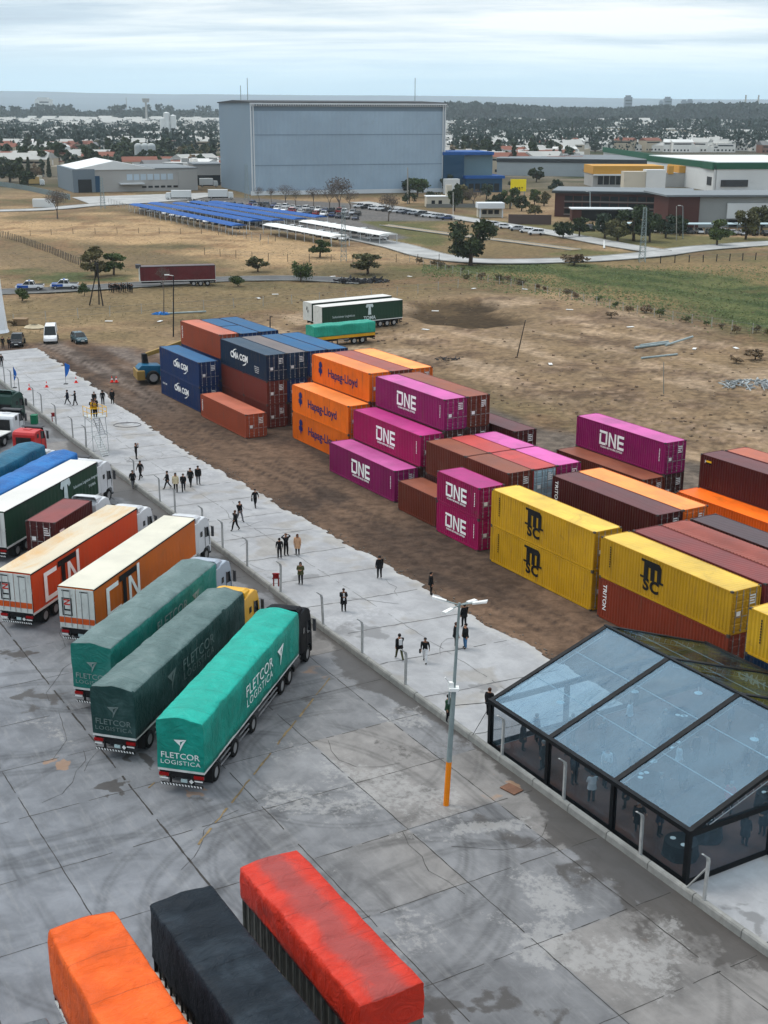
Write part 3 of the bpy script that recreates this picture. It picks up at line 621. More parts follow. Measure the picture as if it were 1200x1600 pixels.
def msc(c, fx=.42, k=1.2):
    sideshape(c, fx, .68, [[(-.86, .55), (.58, .55), (.78, .36), (.78, .16), (-.62, .16), (-.62, .40), (-.86, .40)], [(-.62, .16), (-.28, .16), (-.28, -.55), (-.90, -.55), (-.90, -.42), (-.62, -.42)], [(-.07, .16), (.25, .16), (.25, -.55), (-.07, -.55)], [(.46, .16), (.78, .16), (.78, -.42), (.98, -.42), (.98, -.55), (.46, -.55)]], BLACKL, .98 * k, 'lettering'); side(c, fx, .315, 'SC', .92 * k, BLACKL, bold=.045, sx=1.12, space=1.12)
    o, ll, H = c; b = MB()
    for fx_, dx in ((.07, 0), (.10, 0)): pass
    sideshape(c, .085, .55, [[(-.05, .75 - i * .17), (.05, .75 - i * .17), (.05, .87 - i * .17), (-.05, .87 - i * .17)] for i in range(9)], BLACKL, 1, 'number_mark')
def vert(c, txt='TRITON', fx=.045, size=.62):
    o, ll, H = c; return lettering(txt, WHITE, o, (-ll / 2 + ll * fx, -CW / 2 - .004, H * .55), size * .85, turn=-PI / 2, bold=.006)
# -- bay 1 (rear left)
cmA0 = container(-147.9, 55.4, 0, 40, HC, 'blue', 'lower blue container with white shipping line name at the left end of the stacks'); cmacgm(cmA0, .55)
cmA1 = container(-147.9, 55.4, HC, 40, HC, 'blue', 'upper blue container with white shipping line name at the left end of the stacks', roofc='cyanroof'); cmacgm(cmA1, .55)
side(cmA0, .11, .50, 'CMA CGM', .3); 
for k in (0, 1):
    container(-151.6, 59.7, k * ST, 40, ST, 'blue', ('bottom' if k == 0 else 'middle') + ' container hidden behind the two blue ones at the left end', dr=True)
for k, (tt, c, lb) in enumerate(((62.2, 'blue', 'second row from the front'), (64.7, 'rust', 'third row from the front'))):
    for q in (0, 1): container(-151.4, tt, q * ST, 40, ST, c, ('bottom ' if q == 0 else 'middle ') + 'container of the far left stack, ' + lb)
c_ = container(-151.6, 59.7, 2 * ST, 40, HC, 'terra', 'orange-red container on top of the far left stack beside blue roofs'); vert(c_, 'TRITON', .045, .5)
container(-151.2, 62.2, 2 * ST, 20, HC, 'blue', 'short blue-roofed container behind the orange-red one, left half', roofc='cyanroof'); container(-145.0, 62.2, 2 * ST, 20, HC, 'blue', 'short blue-roofed container with brown patch behind the orange-red one, right half', roofc='cyanroof')
container(-151.3, 64.75, 2 * ST, 40, HC, 'blue', 'long blue-roofed container furthest back in the far left stack', roofc='cyanroof')
# -- bay 2
c_ = container(-134.0, 54.8, 0, 40, ST, 'terra', 'single terracotta container on the ground in front of the second stack'); vert(c_, 'TRITON', .04, .42)
for k in (0, 1):
    w1 = 'bottom' if k == 0 else 'middle'
    container(-137.0, 58.75, k * ST, 20, ST, 'oxide', w1 + ' short red-brown container under the dark blue one, left half', dr=False)
    c_ = container(-130.9, 58.75, k * ST, 20, ST, 'oxide', w1 + ' short red-brown container under the dark blue one, door end showing')
    container(-137.0, 61.25, k * ST, 40, ST, 'blue' if k else 'dark', ('blue' if k else 'dark') + ' container at ' + w1 + ' level, second row of the second stack')
    container(-137.0, 63.75, k * ST, 40, ST, 'rust', 'red-brown container at ' + w1 + ' level, third row of the second stack')
    container(-137.0, 66.25, k * ST, 40, ST, 'navy', 'dark container at ' + w1 + ' level, last row of the second stack')
c_ = container(-137.0, 58.75, 2 * ST, 40, HC, 'navy', 'dark teal-blue container with white shipping line name on top of red-brown ones'); cmacgm(c_, .42, 1.05); 
for i in range(4): side(c_, .80, .42 - i * .07, 'Maritime and ports'[:16 - i], .17)
container(-137.0, 61.25, 2 * ST, 40, HC, 'bluegrey', 'top container with a brown-grey weathered roof in the second stack')
container(-137.0, 63.75, 2 * ST, 40, HC, 'blue', 'top blue-roofed container in the third row of the second stack', roofc='cyanroof'); container(-136.8, 66.25, 2 * ST, 40, HC, 'blue', 'top blue-roofed container in the back row of the second stack', roofc='cyanroof')
# -- bay 3
for k in (0, 1):
    c_ = container(-119.8, 59.3, k * HC, 40, HC, 'orange', ('bottom' if k == 0 else 'middle') + ' orange container with blue emblem in the stepped orange stack'); hapag(c_)
    for q, tt in enumerate((61.9, 64.35, 66.8)): container(-120.2, tt, k * HC, 40, HC, ('rust', 'dark', 'orange')[q], ('bottom' if k == 0 else 'middle') + ' container behind the orange stack, row ' + ('two', 'three', 'four')[q] + ' from the front')
c_ = container(-120.2, 61.9, 2 * HC, 40, HC, 'orange', 'topmost orange container with blue emblem on the stepped stack'); hapag(c_)
container(-120.2, 64.35, 2 * HC, 40, HC, 'oxide', 'red-brown roofed container between two orange roofs at the top'); container(-120.2, 66.8, 2 * HC, 40, HC, 'peach', 'faded orange roofed container at the back of the orange stack')
# -- bay 4
c_ = container(-106.3, 56.5, 0, 40, HC, 'pink', 'pink container with white block letters standing on the ground in front'); one_logo(c_)
container(-106.2, 59.1, 0, 40, HC, 'dark', 'dark container at ground level under the stepped magenta container')
c_ = container(-106.2, 59.1, HC, 40, HC, 'magenta', 'magenta container with white block letters, middle step of the pink stack'); one_logo(c_)
for k in (0, 1):
    container(-106.6, 61.8, k * HC, 40, HC, 'dark', 'dark container at ' + ('ground' if k == 0 else 'middle') + ' level under the topmost pink container')
    container(-106.6, 64.3, k * HC, 40, HC, 'dark', 'dark container at ' + ('ground' if k == 0 else 'middle') + ' level under the top brown container')
c_ = container(-106.6, 61.8, 2 * HC, 40, HC, 'pink', 'topmost pink container with white block letters beside a brown one'); one_logo(c_, .47)
container(-106.6, 64.3, 2 * HC, 40, HC, 'brown', 'brown container with brown doors on top beside the pink one')
container(-103.4, 67.3, 0, 40, HC, 'dark', 'ground level container behind the brown and pink stack'); container(-103.4, 67.3, HC, 40, HC, 'maroon', 'dark red container peeping out behind the brown and pink stack')
# -- bay 5
container(-92.3, 55.8, 0, 20, ST, 'brown', 'short brown container on the ground between the pink ones')
for k in (0, 1): c_ = container(-85.5, 55.4, k * ST, 20, ST, 'magenta', ('lower' if k == 0 else 'upper') + ' short magenta container with white block letters beside the yellow stack'); one_logo(c_, .47, .88)
for q, (tt, c, nm) in enumerate(((58.6, 'brown', 'brown'), (61.05, 'red', 'red'), (63.5, 'pink', 'pink'))):
    for j, s0 in enumerate((-92.3, -86.15)):
        w1 = ('left' if j == 0 else 'right')
        container(s0, tt, 0, 20, HC, 'dark', 'ground level container under the ' + w1 + ' ' + nm + ' roofed one', dr=(j == 1))
        container(s0, tt, HC, 20, HC, c, 'short ' + nm + ' roofed container, ' + w1 + ' of the pair end to end', dr=(j == 1), doorc='grey' if c == 'red' else None)
# -- bay 6
for k in (0, 1): c_ = container(-77.2, 55.0, k * HC, 40, HC, 'yellow', ('lower' if k == 0 else 'upper') + ' container of the two yellow ones stacked left of the tent'); msc(c_, .44)
for k, (tt, c) in enumerate(((61.4, 'maroon'), (63.85, 'peach'))): container(-78.0, tt, 0, 40, HC, 'dark', 'ground level container under the ' + ('dark maroon' if k == 0 else 'pale orange roofed') + ' one')
c_ = container(-78.0, 61.4, HC, 40, HC, 'maroon', 'dark maroon container with white upright lettering behind the yellow stack', roofc='maroon'); vert(c_, 'TRITON', .045, .62)
container(-78.0, 63.85, HC, 40, HC, 'peach', 'pale orange roofed container beside the dark maroon one')
container(-93.2, 73.7, 0, 40, HC, 'brown', 'brown roofed container on the ground in front of the lone pink one'); container(-93.5, 76.2, 0, 40, HC, 'dark', 'dark container on the ground beneath the lone pink one')
c_ = container(-93.5, 76.2, HC, 40, HC, 'pink', 'lone pink container with white block letters at the back right'); one_logo(c_, .42)
container(-77.1, 73.9, 0, 40, HC, 'brightorange', 'bright orange roofed container on the ground below the maroon stack', roofc='brightorange')
container(-77.2, 76.4, 0, 40, HC, 'dark', 'container on the ground beneath the maroon one at the right edge'); container(-77.2, 78.95, 0, 40, HC, 'dark', 'container on the ground beneath the dull red one at the right edge')
c_ = container(-77.2, 76.4, HC, 40, HC, 'maroon', 'maroon container with a small yellow and black sticker at the right edge')
sideshape(c_, .07, .80, [[(-.15, -.14), (.45, -.14), (.45, .0), (-.15, .0)]], BLACKL, 1, 'sticker'); sideshape(c_, .07, .80, [[(-.15, .0), (.45, .0), (.45, .16), (-.15, .16)]], mat('sticker_yellow', (.75, .5, .03), .5), 1, 'sticker')
side(c_, .055, .80, 'H', .4)
container(-77.0, 79.0, HC, 40, HC, 'duskred', 'dull red roofed container furthest back at the right edge', roofc='rust')
# -- bay 7
c_ = container(-64.1, 54.85, 0, 40, HC, 'rust', 'rust-red container with white upright lettering beneath the big yellow one'); vert(c_, 'TRITON', .055, .6)
c_ = container(-64.1, 54.85, HC, 40, HC, 'yellow', 'yellow container resting on the rust-red one behind the tent'); msc(c_, .42)
for q, (tt, c, nm, rb) in enumerate(((57.6, 'duskred', 'dull red', 0), (60.1, 'rust', 'pinkish ribbed', 1), (62.9, 'dark', 'dark brown', 0))):
    container(-64.1, tt, 0, 40, HC, 'dark', 'ground level container under the ' + nm + ' roofed one')
    container(-64.1, tt, HC, 40, HC, c, nm + ' roofed container in the rows behind the yellow one', ribs=bool(rb), roofc={'rust': 'oxide'}.get(c))
c_ = container(-49.6, 53.9, 0, 40, HC, 'navy', 'navy container at the lower right edge beneath a yellow one'); side(c_, .12, .5, 'CMA CGM', .8, bold=.02)
c_ = container(-49.6, 53.9, HC, 40, HC, 'yellow', 'yellow container cut by the right edge of the photo'); msc(c_, .5)
container(-63.2, 66.5, 0, 40, HC, 'oxide', 'red-brown container on the ground behind the dark brown roofed one')
# ================================================================== TRUCKS
TYRE = mat('tyre_rubber', (.018, .018, .018), .85, .15, 4); RIM = mat('rim_steel', (.42, .42, .42), .4, .1, 3, metal=.5); CHAS = mat('chassis_black', (.022, .022, .024), .65, .2, 2, (.12, .1, .08), .25, 2)
RAILW = mat('white_rail', (.62, .62, .60), .5, .1, 2, (.2, .18, .15), .3, 3); GLASSD = mat('cab_glass', (.012, .016, .02), .06, .1); REDL = mat('tail_lamp_red', (.35, .01, .012), .3); LAMPW = mat('headlamp_clear', (.6, .6, .62), .15)
PLATEG = mat('number_plate', (.45, .55, .55), .5); GREYP = mat('grey_plastic', (.10, .10, .105), .6); ALU = mat('aluminium', (.50, .50, .51), .35, .08, 3, metal=.7)
WM = {}
def wheel_meshes(r=.5, w_=.30):
    k = (r, w_)
    if k in WM: return WM[k]
    n = 20; prof = [(r * .60, -w_ / 2), (r * .93, -w_ / 2), (r, -w_ * .32), (r, w_ * .32), (r * .93, w_ / 2), (r * .60, w_ / 2)]
    b = MB(); b.loft([[(p[0] * math.cos(2 * PI * i / n), p[1], p[0] * math.sin(2 * PI * i / n)) for i in range(n)] for p in prof], 0, caps=False)
    t_ = fixn(b.mesh('wheel', TYRE, True)); b = MB()
    b.loft([[(q * math.cos(2 * PI * i / n), y, q * math.sin(2 * PI * i / n)) for i in range(n)] for q, y in ((r * .61, -w_ * .42), (r * .52, -w_ * .40), (r * .46, -w_ * .18), (r * .25, -w_ * .16), (r * .22, -w_ * .34), (.02, -w_ * .34))], 0, caps=True)
    m_ = fixn(b.mesh('rim', RIM)); WM[k] = (t_, m_); return WM[k]
def wheel(parent, x, y, r=.5, w_=.30):
    t_, m_ = wheel_meshes(r, w_); o = obj('wheel', t_, parent, (x, y, r)); 
    if y > 0: o.rotation_euler = (0, 0, PI)
    obj('rim', m_, o); return o
def cab(root, x0, paint, kind='sleeper', W_=2.46, top=3.55, fair=True, dark=None):
    """cab-over cab whose rear wall stands at x0 on the root's axis"""
    P = mat('cabpaint_' + paint[0], paint[1], .38 if paint[0] != 'black' else .55, .06, .6, (.1, .08, .06) if paint[0] != 'black' else (.03, .03, .03), .12, 1.5, streak=.12, spec=.5 if paint[0] != 'black' else .12)
    D = 2.25 if kind == 'sleeper' else 1.75; h = top
    prof = [(0, .95), (0, h - .35), (.12, h - .12), (.5, h), (D - .75, h), (D - .30, h - .22), (D - .10, h - .75), (D + .02, 1.75), (D + .06, 1.15), (D + .06, .55), (D - .10, .50), (D - .18, .95), (D - .45, 1.12), (D - 1.15, 1.12), (D - 1.40, .95)]
    b = MB(); rings = []
    cx, cz = D / 2, 1.9
    for y, k in ((-W_ / 2, .965), (-W_ / 2 + .05, .99), (-W_ / 2 + .13, 1), (W_ / 2 - .13, 1), (W_ / 2 - .05, .99), (W_ / 2, .965)):
        rings.append([(x0 + cx + (px - cx) * k, y * (1 - .035 * max(0, (pz - 2.2)) / 1.3), cz + (pz - cz) * k) for px, pz in prof])
    b.loft(rings, 0); body = obj('cab', fixn(b.mesh('cab', P)), root); body['label'] = paint[0].replace('_', ' ') + ' cab'
    for s in (-1, 1):
        b = MB(); y = s * (W_ / 2 + .006); yt = s * (W_ / 2 * .97 + .006)
        b.prism([(x0 + D - .98, 1.95), (x0 + D - .22, 1.85), (x0 + D - .34, 2.62), (x0 + D - .92, 2.72)], y - .012 * s if s > 0 else y, y if s > 0 else y + .012, 0)
        o = obj('side_window', fixn(b.mesh('side_window', GLASSD)), body)
        if kind == 'sleeper':
            b = MB(); b.prism([(x0 + .45, 2.2), (x0 + .8, 2.2), (x0 + .8, 2.6), (x0 + .45, 2.6)], y - .01, y + .01, 0); obj('side_window', fixn(b.mesh('side_window', GLASSD)), body)
        b = MB(); b.box(x0 + D - .05, x0 + D + .10, s * (W_ / 2 + .18) - .10, s * (W_ / 2 + .18) + .10, 1.75, 2.55); b.tube((x0 + D - .1, s * W_ / 2, 2.6), (x0 + D + .02, s * (W_ / 2 + .18), 2.56), .025, 5)
        b.build('mirror', GREYP, body, bevel=.03)
        b = MB(); b.box(x0 + D - .08, x0 + D + .1, s * .95 - .2, s * .95 + .2, .68, .92); b.build('headlight', LAMPW, body)
        b = MB(); b.box(x0 + D - .18, x0 + D - .165, 0, 0, 0, 0); 
        b = MB(); b.box(x0 + D - 1.02, x0 + D - .98, y - .012, y + .012, 1.15, 2.8); b.box(x0 + D - .22, x0 + D - .18, y - .012, y + .012, 1.15, 1.9); b.build('door_seam', GREYP, body)
        b = MB(); b.box(x0 + D - 1.1, x0 + D - .5, s * (W_ / 2 - .12) - .1, s * (W_ / 2 - .12) + .1, .45, .95); b.build('step', GREYP, body)
    b = MB(); b.quad((x0 + D + .052, -1.08, 1.80), (x0 + D + .052, 1.08, 1.80), (x0 + D - .10, 1.02, 2.86), (x0 + D - .10, -1.02, 2.86)); b.build('windshield', GLASSD, body)
    b = MB(); b.box(x0 + D + .05, x0 + D + .09, -.8, .8, .98, 1.6); b.build('grille', GREYP, body)
    b = MB(); b.box(x0 + D - .1, x0 + D + .14, -W_ / 2 + .02, W_ / 2 - .02, .36, .66); b.build('bumper', P if paint[0] != 'white' else GREYP, body, bevel=.05)
    b = MB(); b.prism([(x0 + D - .55, 2.95), (x0 + D + .22, 2.98), (x0 + D + .20, 3.02), (x0 + D - .5, 3.05)], -1.1, 1.1); b.build('sun_visor', GREYP, body)
    b = MB(); b.box(x0 + .7, x0 + 1.35, -.35, .35, h - .01, h + .07); b.build('roof_hatch', P, body, bevel=.02)
    if fair:
        b = MB()      # open-backed roof fairing
        rg = []
        for x, w1, z1 in ((x0 + .02, 1.12, h + .36), (x0 + .55, 1.10, h + .33), (x0 + 1.15, 1.02, h + .18), (x0 + 1.65, .9, h - .03)):
            rg.append([(x, -w1, h - .08), (x, -w1 + .04, z1 - .14), (x, -w1 + .22, z1), (x, w1 - .22, z1), (x, w1 - .04, z1 - .14), (x, w1, h - .08), (x + .0, w1 - .07, h - .08), (x, w1 - .10, z1 - .17), (x, w1 - .25, z1 - .05), (x, -w1 + .25, z1 - .05), (x, -w1 + .10, z1 - .17), (x, -w1 + .07, h - .08)])
        b.loft(rg, 0); obj('roof_fairing', fixn(b.mesh('roof_fairing', P)), body)
        for s in (-1, 1):
            b = MB(); b.box(x0 - .42, x0 + .04, s * (W_ / 2 - .06) - .03, s * (W_ / 2 - .06) + .03, 1.1, h - .1); b.build('side_fairing', P, body)
    b = MB()
    for i in range(9): b.path([(x0 - .08, .3, 1.3 + .1 * i), (x0 - .3, .36, 1.25), (x0 - .4, .3, 1.2)][:2], .018, 4)
    b.box(x0 - .12, x0 - .01, -.8, .8, 1.2, 2.3); b.build('air_hoses', CHAS, body)
    return body
def tractor(root, x0, paint, tandem=(12.7, 14.1), steer=17.4, **kw):
    cab(root, x0, paint, **kw)
    b = MB(); b.box(tandem[0] - .8, steer + .4, -.48, -.36, .62, .86); b.box(tandem[0] - .8, steer + .4, .36, .48, .62, .86); b.box(tandem[0] - .2, tandem[1] + .2, -.5, .5, .86, 1.05)
    b.build('tractor_chassis', CHAS, root)
    for s in (-1, 1):
        b = MB(); b.tube((tandem[1] + .75, s * .98, .72), (tandem[1] + 1.85, s * .98, .72), .31, 14); b.build('fuel_tank', ALU if s > 0 else GREYP, root)
        for x in tandem:
            wheel(root, x, s * 1.04, .52, .34)
            b = MB(); n = 8; pr = [(x + math.cos(PI * i / n) * .66, .55 + math.sin(PI * i / n) * .60) for i in range(n + 1)]; pi_ = [(x + math.cos(PI * i / n) * .62, .55 + math.sin(PI * i / n) * .56) for i in range(n, -1, -1)]
            b.prism(pr + pi_, s * 1.04 - .25, s * 1.04 + .25); obj('mudguard', fixn(b.mesh('mudguard', CHAS)), root)
        wheel(root, steer, s * 1.08, .52, .32)
def undercarriage(root, L, axles, zf=1.25, tag_bar=True, W_=2.5):
    b = MB()
    for y in (-.5, .5): b.box(.15, L - .3, y - .07, y + .07, zf - .48, zf - .06)
    for x in np.arange(.6, L - .5, 1.1): b.box(x, x + .08, -W_ / 2 + .08, W_ / 2 - .08, zf - .18, zf - .08)
    b.box(.06, .2, -W_ / 2 + .05, W_ / 2 - .05, zf - .42, zf - .05); b.build('trailer_chassis', CHAS, root)
    for x in axles:
        b = MB(); b.tube((x, -1.0, .5), (x, 1.0, .5), .08, 8); b.box(x - .5, x + .5, -.72, -.62, .55, .66); b.box(x - .5, x + .5, .62, .72, .55, .66); b.build('axle', CHAS, root)
        for s in (-1, 1): wheel(root, x, s * 1.06, .50, .36)
    xs = sorted(axles); xb = xs[-1] + .9
    for s in (-1, 1):
        gaps = [(p + .68, q - .68) for p, q in zip(xs[:-1], xs[1:]) if q - p > 1.8] + [(xb, L - 4.0)]
        for g in gaps:
            if g[1] - g[0] < .5: continue
            b = MB()
            for z in (.50, .82): b.box(g[0], g[1], s * 1.20 - .02, s * 1.20 + .02, z, z + .08)
            b.build('side_guard', ALU, root)
        b = MB(); b.box(L - 4.2, L - 4.08, s * .8 - .06, s * .8 + .06, .12, zf - .3); b.box(L - 4.3, L - 3.98, s * .8 - .14, s * .8 + .14, .06, .12); b.build('landing_leg', CHAS, root)
        b = MB(); b.box(xs[0] - .72, xs[0] - .70, s * 1.05 - .24, s * 1.05 + .24, .25, zf - .2); b.build('mud_flap', CHAS, root)
        b = MB(); b.box(-.03, .06, s * .95 - .26, s * .95 + .26, zf - .36, zf - .20); o = b.build('tail_light', REDL, root)
        b = MB(); b.box(-.045, -.032, s * .95 - .22, s * .95 + .22, zf - .50, zf - .43); b.build('reflector', PLATE, root)
    b = MB(); b.box(-.02, .05, -1.15, 1.15, .42, .55)
    for x in (-.62, .62): b.box(.02, .12, x - .05, x + .05, .5, zf - .1)
    o = b.build('rear_bumper', CHAS, root)
    if tag_bar:
        b = MB()
        for i in range(14):
            y = -1.12 + i * .165; b.add([(-.026, y, .43), (-.026, y + .085, .43), (-.026, y + .13, .54), (-.026, y + .045, .54)], [(0, 1, 2, 3)])
        b.build('hazard_stripes', PLATE, o)
        b = MB(); b.box(-.03, .01, -.32, .02, .66, .84); b.build('number_plate', PLATEG, root)
        b = MB(); b.add([(-.03, -.55, .62), (-.03, -.42, .75), (-.03, -.55, .88), (-.03, -.68, .75)], [(0, 1, 2, 3)]); b.build('hazard_diamond', PLATE, root)
def tarp_mesh(L, W_, z0, ze, zr, m, seed=0, sag=.05, n=110, round_=.10, overhang=0, hem=.04):
    r = random.Random(seed); b = MB(); rings = []
    ph = r.uniform(0, 99)
    xs = np.linspace(0, L, n)
    def nz(a, c, k=0): return float(vn(np.array(a + ph), np.array(c + k * 3.1), seed + k)) - .5
    ys = [(-1, 0), (-1, .12), (-1, .35), (-1, .6), (-1, .85), (-.985, 1.0), (-.93, None), (-.7, None), (-.45, None), (-.2, None), (0, None), (.2, None), (.45, None), (.7, None), (.93, None), (.985, 1.0), (1, .85), (1, .6), (1, .35), (1, .12), (1, 0)]
    for i, x in enumerate(xs):
        bow = abs(math.sin(x / 1.9 * PI)) ** .6; ring = []
        for j, (yy, zf) in enumerate(ys):
            if zf is not None:
                z = z0 + (ze - z0) * zf; y = yy * W_ / 2
                d = (nz(x * .9, j * .8) * .11 + nz(x * 3.4, j * 1.7, 1) * .07) * (1 if .05 < zf < .97 else .35)
                y += (1 if yy > 0 else -1) * d; z += nz(x * 1.3, 5, 2) * .05 if zf > .97 else (nz(x * (2.5 if hem < .1 else .8), 8, 2) * hem if zf == 0 else 0)
            else:
                a = abs(yy); z = ze + (zr - ze) * (1 - a) ** .8 * (1 - 0) + (.05 if a < .95 else .03); z -= sag * (1 - bow) * (.3 + (1 - a)) * .9; z += nz(x * .8, yy * 2, 3) * .10 + abs(nz(x * 2.6 + yy * 1.5, yy * 5, 4)) * .07; y = yy * W_ / 2
            ring.append((x, y, z))
        rings.append(ring)
    b.loft(rings, 0); me = fixn(b.mesh('tarpaulin', m))
    me.polygons.foreach_set('use_smooth', [True] * (len(me.polygons) - 2) + [False] * 2); me.update(); return me
def tarpmat(name, col, fade, amt=.35, patch=None):
    if name in MATS: return MATS[name]
    k = NT(name); v = k.coord(); rn_ = k.rand(); off = k.n.new('ShaderNodeVectorMath'); off.operation = 'ADD'; k.l.new(v, off.inputs[0]); k.l.new(k.math('MULTIPLY', rn_, 40.), off.inputs[1]); v = off.outputs[0]
    a = k.noise(.55, v, 6, .66, .5); b_ = k.noise(3.2, v, 6, .65, 1.2); sx = k.n.new('ShaderNodeSeparateXYZ'); k.l.new(k.coord(), sx.inputs[0])
    g = k.n.new('ShaderNodeNewGeometry'); sn = k.n.new('ShaderNodeSeparateXYZ'); k.l.new(g.outputs['Normal'], sn.inputs[0])
    seam = k.math('LESS_THAN', k.math('ABSOLUTE', k.math('SUBTRACT', k.math('FRACT', k.math('DIVIDE', sx.outputs[0], 2.35)), .5)), .009)
    col = tuple(x ** 1.12 for x in col); c = k.mix(k.ss(a, .32, .68), mul(col, .84), mul(col, 1.14)); c = k.mix(k.ss(a, .45, .75, 0, amt), c, fade)
    c = k.mix(k.ss(b_, .58, .75, 0, .28), c, mul(fade, .6)); c = k.mix(k.math('MULTIPLY', seam, .65), c, mul(col, .5))
    if patch:
        nz = k.math('ADD', k.math('ABSOLUTE', sx.outputs[1]), k.math('MULTIPLY', k.math('SUBTRACT', a, .5), 1.6)); up_ = k.math('GREATER_THAN', sn.outputs[2], .6)
        c = k.mix(k.math('MULTIPLY', k.ss(nz, .30, .95, .80, 0), up_), c, patch)
    k.put(k.b.inputs['Base Color'], c); k.b.inputs['Roughness'].default_value = .48; k.b.inputs['Specular IOR Level'].default_value = .22 if max(col) > .06 else .10
    # creases running off the bows
    m_ = k.n.new('ShaderNodeMapping'); m_.inputs['Rotation'].default_value = (0, 0, R(24)); m_.inputs['Scale'].default_value = (1, .45, .6); k.l.new(v, m_.inputs[0]); w_ = k.noise(2.2, m_.outputs[0], 5, .6, 1.6)
    k.bump(w_, .14, .9); MATS[name] = k.m; return k.m
def fletcor(root, L, m, W_=2.55, xc=.535, xe=.765, rear=True, body=None):
    P = body; mm = m
    lettering('FLETCOR', mm, P, (L * xc, -W_ / 2 - .055, 2.95), .92, sx=1.12, space=1.05, bold=-.004); lettering('LOGISTICA', mm, P, (L * xc, -W_ / 2 - .055, 2.25), .66, sx=1.18, space=1.15, bold=-.008)
    tri = [[(-.5, .45), (.62, .55), (.05, .30)], [(-.5, .45), (.05, .30), (.06, -.05)], [(.62, .55), (.30, .05), (-.02, -.6), (.06, -.05), (.30, .34)]]
    flatshape(tri, mm, P, (L * xe, -W_ / 2 - .055, 2.75), '-y', 'emblem', .01, 1.0)
    if rear:
        flatshape(tri, mm, P, (-.035, 0, 2.75), '-x', 'emblem', .01, .6); lettering('FLETCOR', mm, P, (-.045, 0, 2.12), .46, '-x', sx=1.1, space=1.0); lettering('LOGISTICA', mm, P, (-.045, 0, 1.74), .33, '-x', sx=1.25, space=1.08, bold=-.003)
def orient(px_a, px_b, z):
    a = at(*px_a, z); b_ = at(*px_b, z); return math.atan2(b_.y - a.y, b_.x - a.x)
HEAD = YA + R(135)
def rear_center(px_r, px_l, z):
    a = at(*px_r, z); b_ = at(*px_l, z); m_ = (a + b_) / 2; m_.z = 0; return m_
def at_rear_right(px, z, W_, head):     # rear right top corner seen in the photo -> rear centre on the ground
    p = at(*px, z); return Vector((p.x - math.sin(head) * W_ / 2, p.y + math.cos(head) * W_ / 2, 0))
def tarp_truck(label, px, head, L, m, paint, zf=1.28, z_e=3.98, axles=(1.7, 4.46, 7.36), lower=None, logo=None, tx=None, cabx=.55, zr=.24, yo=None, **kw):
    loc = at_rear_right(px, z_e, 2.55, head); o = thing('semi_truck', label, 'truck', loc, head, 'lorries parked nose to the wall in the truck yard')
    undercarriage(o, L, axles, zf)
    b = MB(); b.box(0, L, -1.27, 1.27, zf - .06, zf + .06); b.build('load_bed', RAILW, o)
    tp = obj('tarpaulin', tarp_mesh(L, 2.55, zf + .06 if lower is None else zf + .75, z_e, z_e + zr, m, seed=int(abs(px[0]) + 3)), o)
    if lower: b = MB(); b.box(.01, L - .01, -1.26, 1.26, zf + .06, zf + .85); b.build('sideboard', lower, o)
    if logo: fletcor(o, L, logo, body=tp, xe=.29 if 'yellow cab' in label else .765)
    if paint:
        t0 = tx if tx else L - 3.0; tractor(o, L + cabx, paint, (t0, t0 + 1.38), L + cabx + 1.35, **kw)
    return o
WFADE = mat('faded_white_print', (.30, .36, .34), .7, .2, 4); WPRINT = mat('white_print', (.75, .78, .76), .6, .1, 4); GPRINT = mat('grey_print', (.20, .25, .24), .7, .2, 4)
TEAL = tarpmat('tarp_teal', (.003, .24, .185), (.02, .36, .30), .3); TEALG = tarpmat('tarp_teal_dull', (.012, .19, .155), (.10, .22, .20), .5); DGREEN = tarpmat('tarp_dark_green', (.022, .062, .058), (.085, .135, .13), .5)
tarp_truck('bright teal tarpaulin lorry with a black cab, nearest to the wall gap', (316.5, 1133), HEAD, 15.7, TEAL, ('black', (.012, .016, .022)), logo=WPRINT, xx=0) if 0 else None
t1 = tarp_truck('bright teal tarpaulin lorry with a black cab', (316.5, 1134), HEAD + R(.3), 15.5, TEAL, ('black', (.005, .008, .013)), logo=WPRINT, top=3.6)
t2 = tarp_truck('dark grey-green tarpaulin lorry with a yellow cab', (208.3, 1084), HEAD - R(1.5), 15.4, DGREEN, ('yellow', (.70, .42, .008)), logo=GPRINT, top=3.5)
t3 = tarp_truck('dull teal tarpaulin lorry with a silver grey cab', (172.8, 1015), HEAD - R(1.5), 15.1, TEALG, ('silver_grey', (.38, .42, .47)), logo=WFADE, top=3.55)
# the dull teal one has a grey weathered roof sheet
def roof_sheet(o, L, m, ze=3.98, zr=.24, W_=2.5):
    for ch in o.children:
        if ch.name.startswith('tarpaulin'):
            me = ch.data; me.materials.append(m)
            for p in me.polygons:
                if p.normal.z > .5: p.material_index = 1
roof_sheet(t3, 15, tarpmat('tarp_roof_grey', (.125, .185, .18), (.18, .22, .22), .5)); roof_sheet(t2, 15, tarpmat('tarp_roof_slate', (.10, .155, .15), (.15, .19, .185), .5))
roof_sheet(t1, 15, tarpmat('tarp_teal_lit_top', (.003, .34, .27), (.01, .38, .31), .3))  # lit top of the teal tarpaulin painted in as a brighter teal
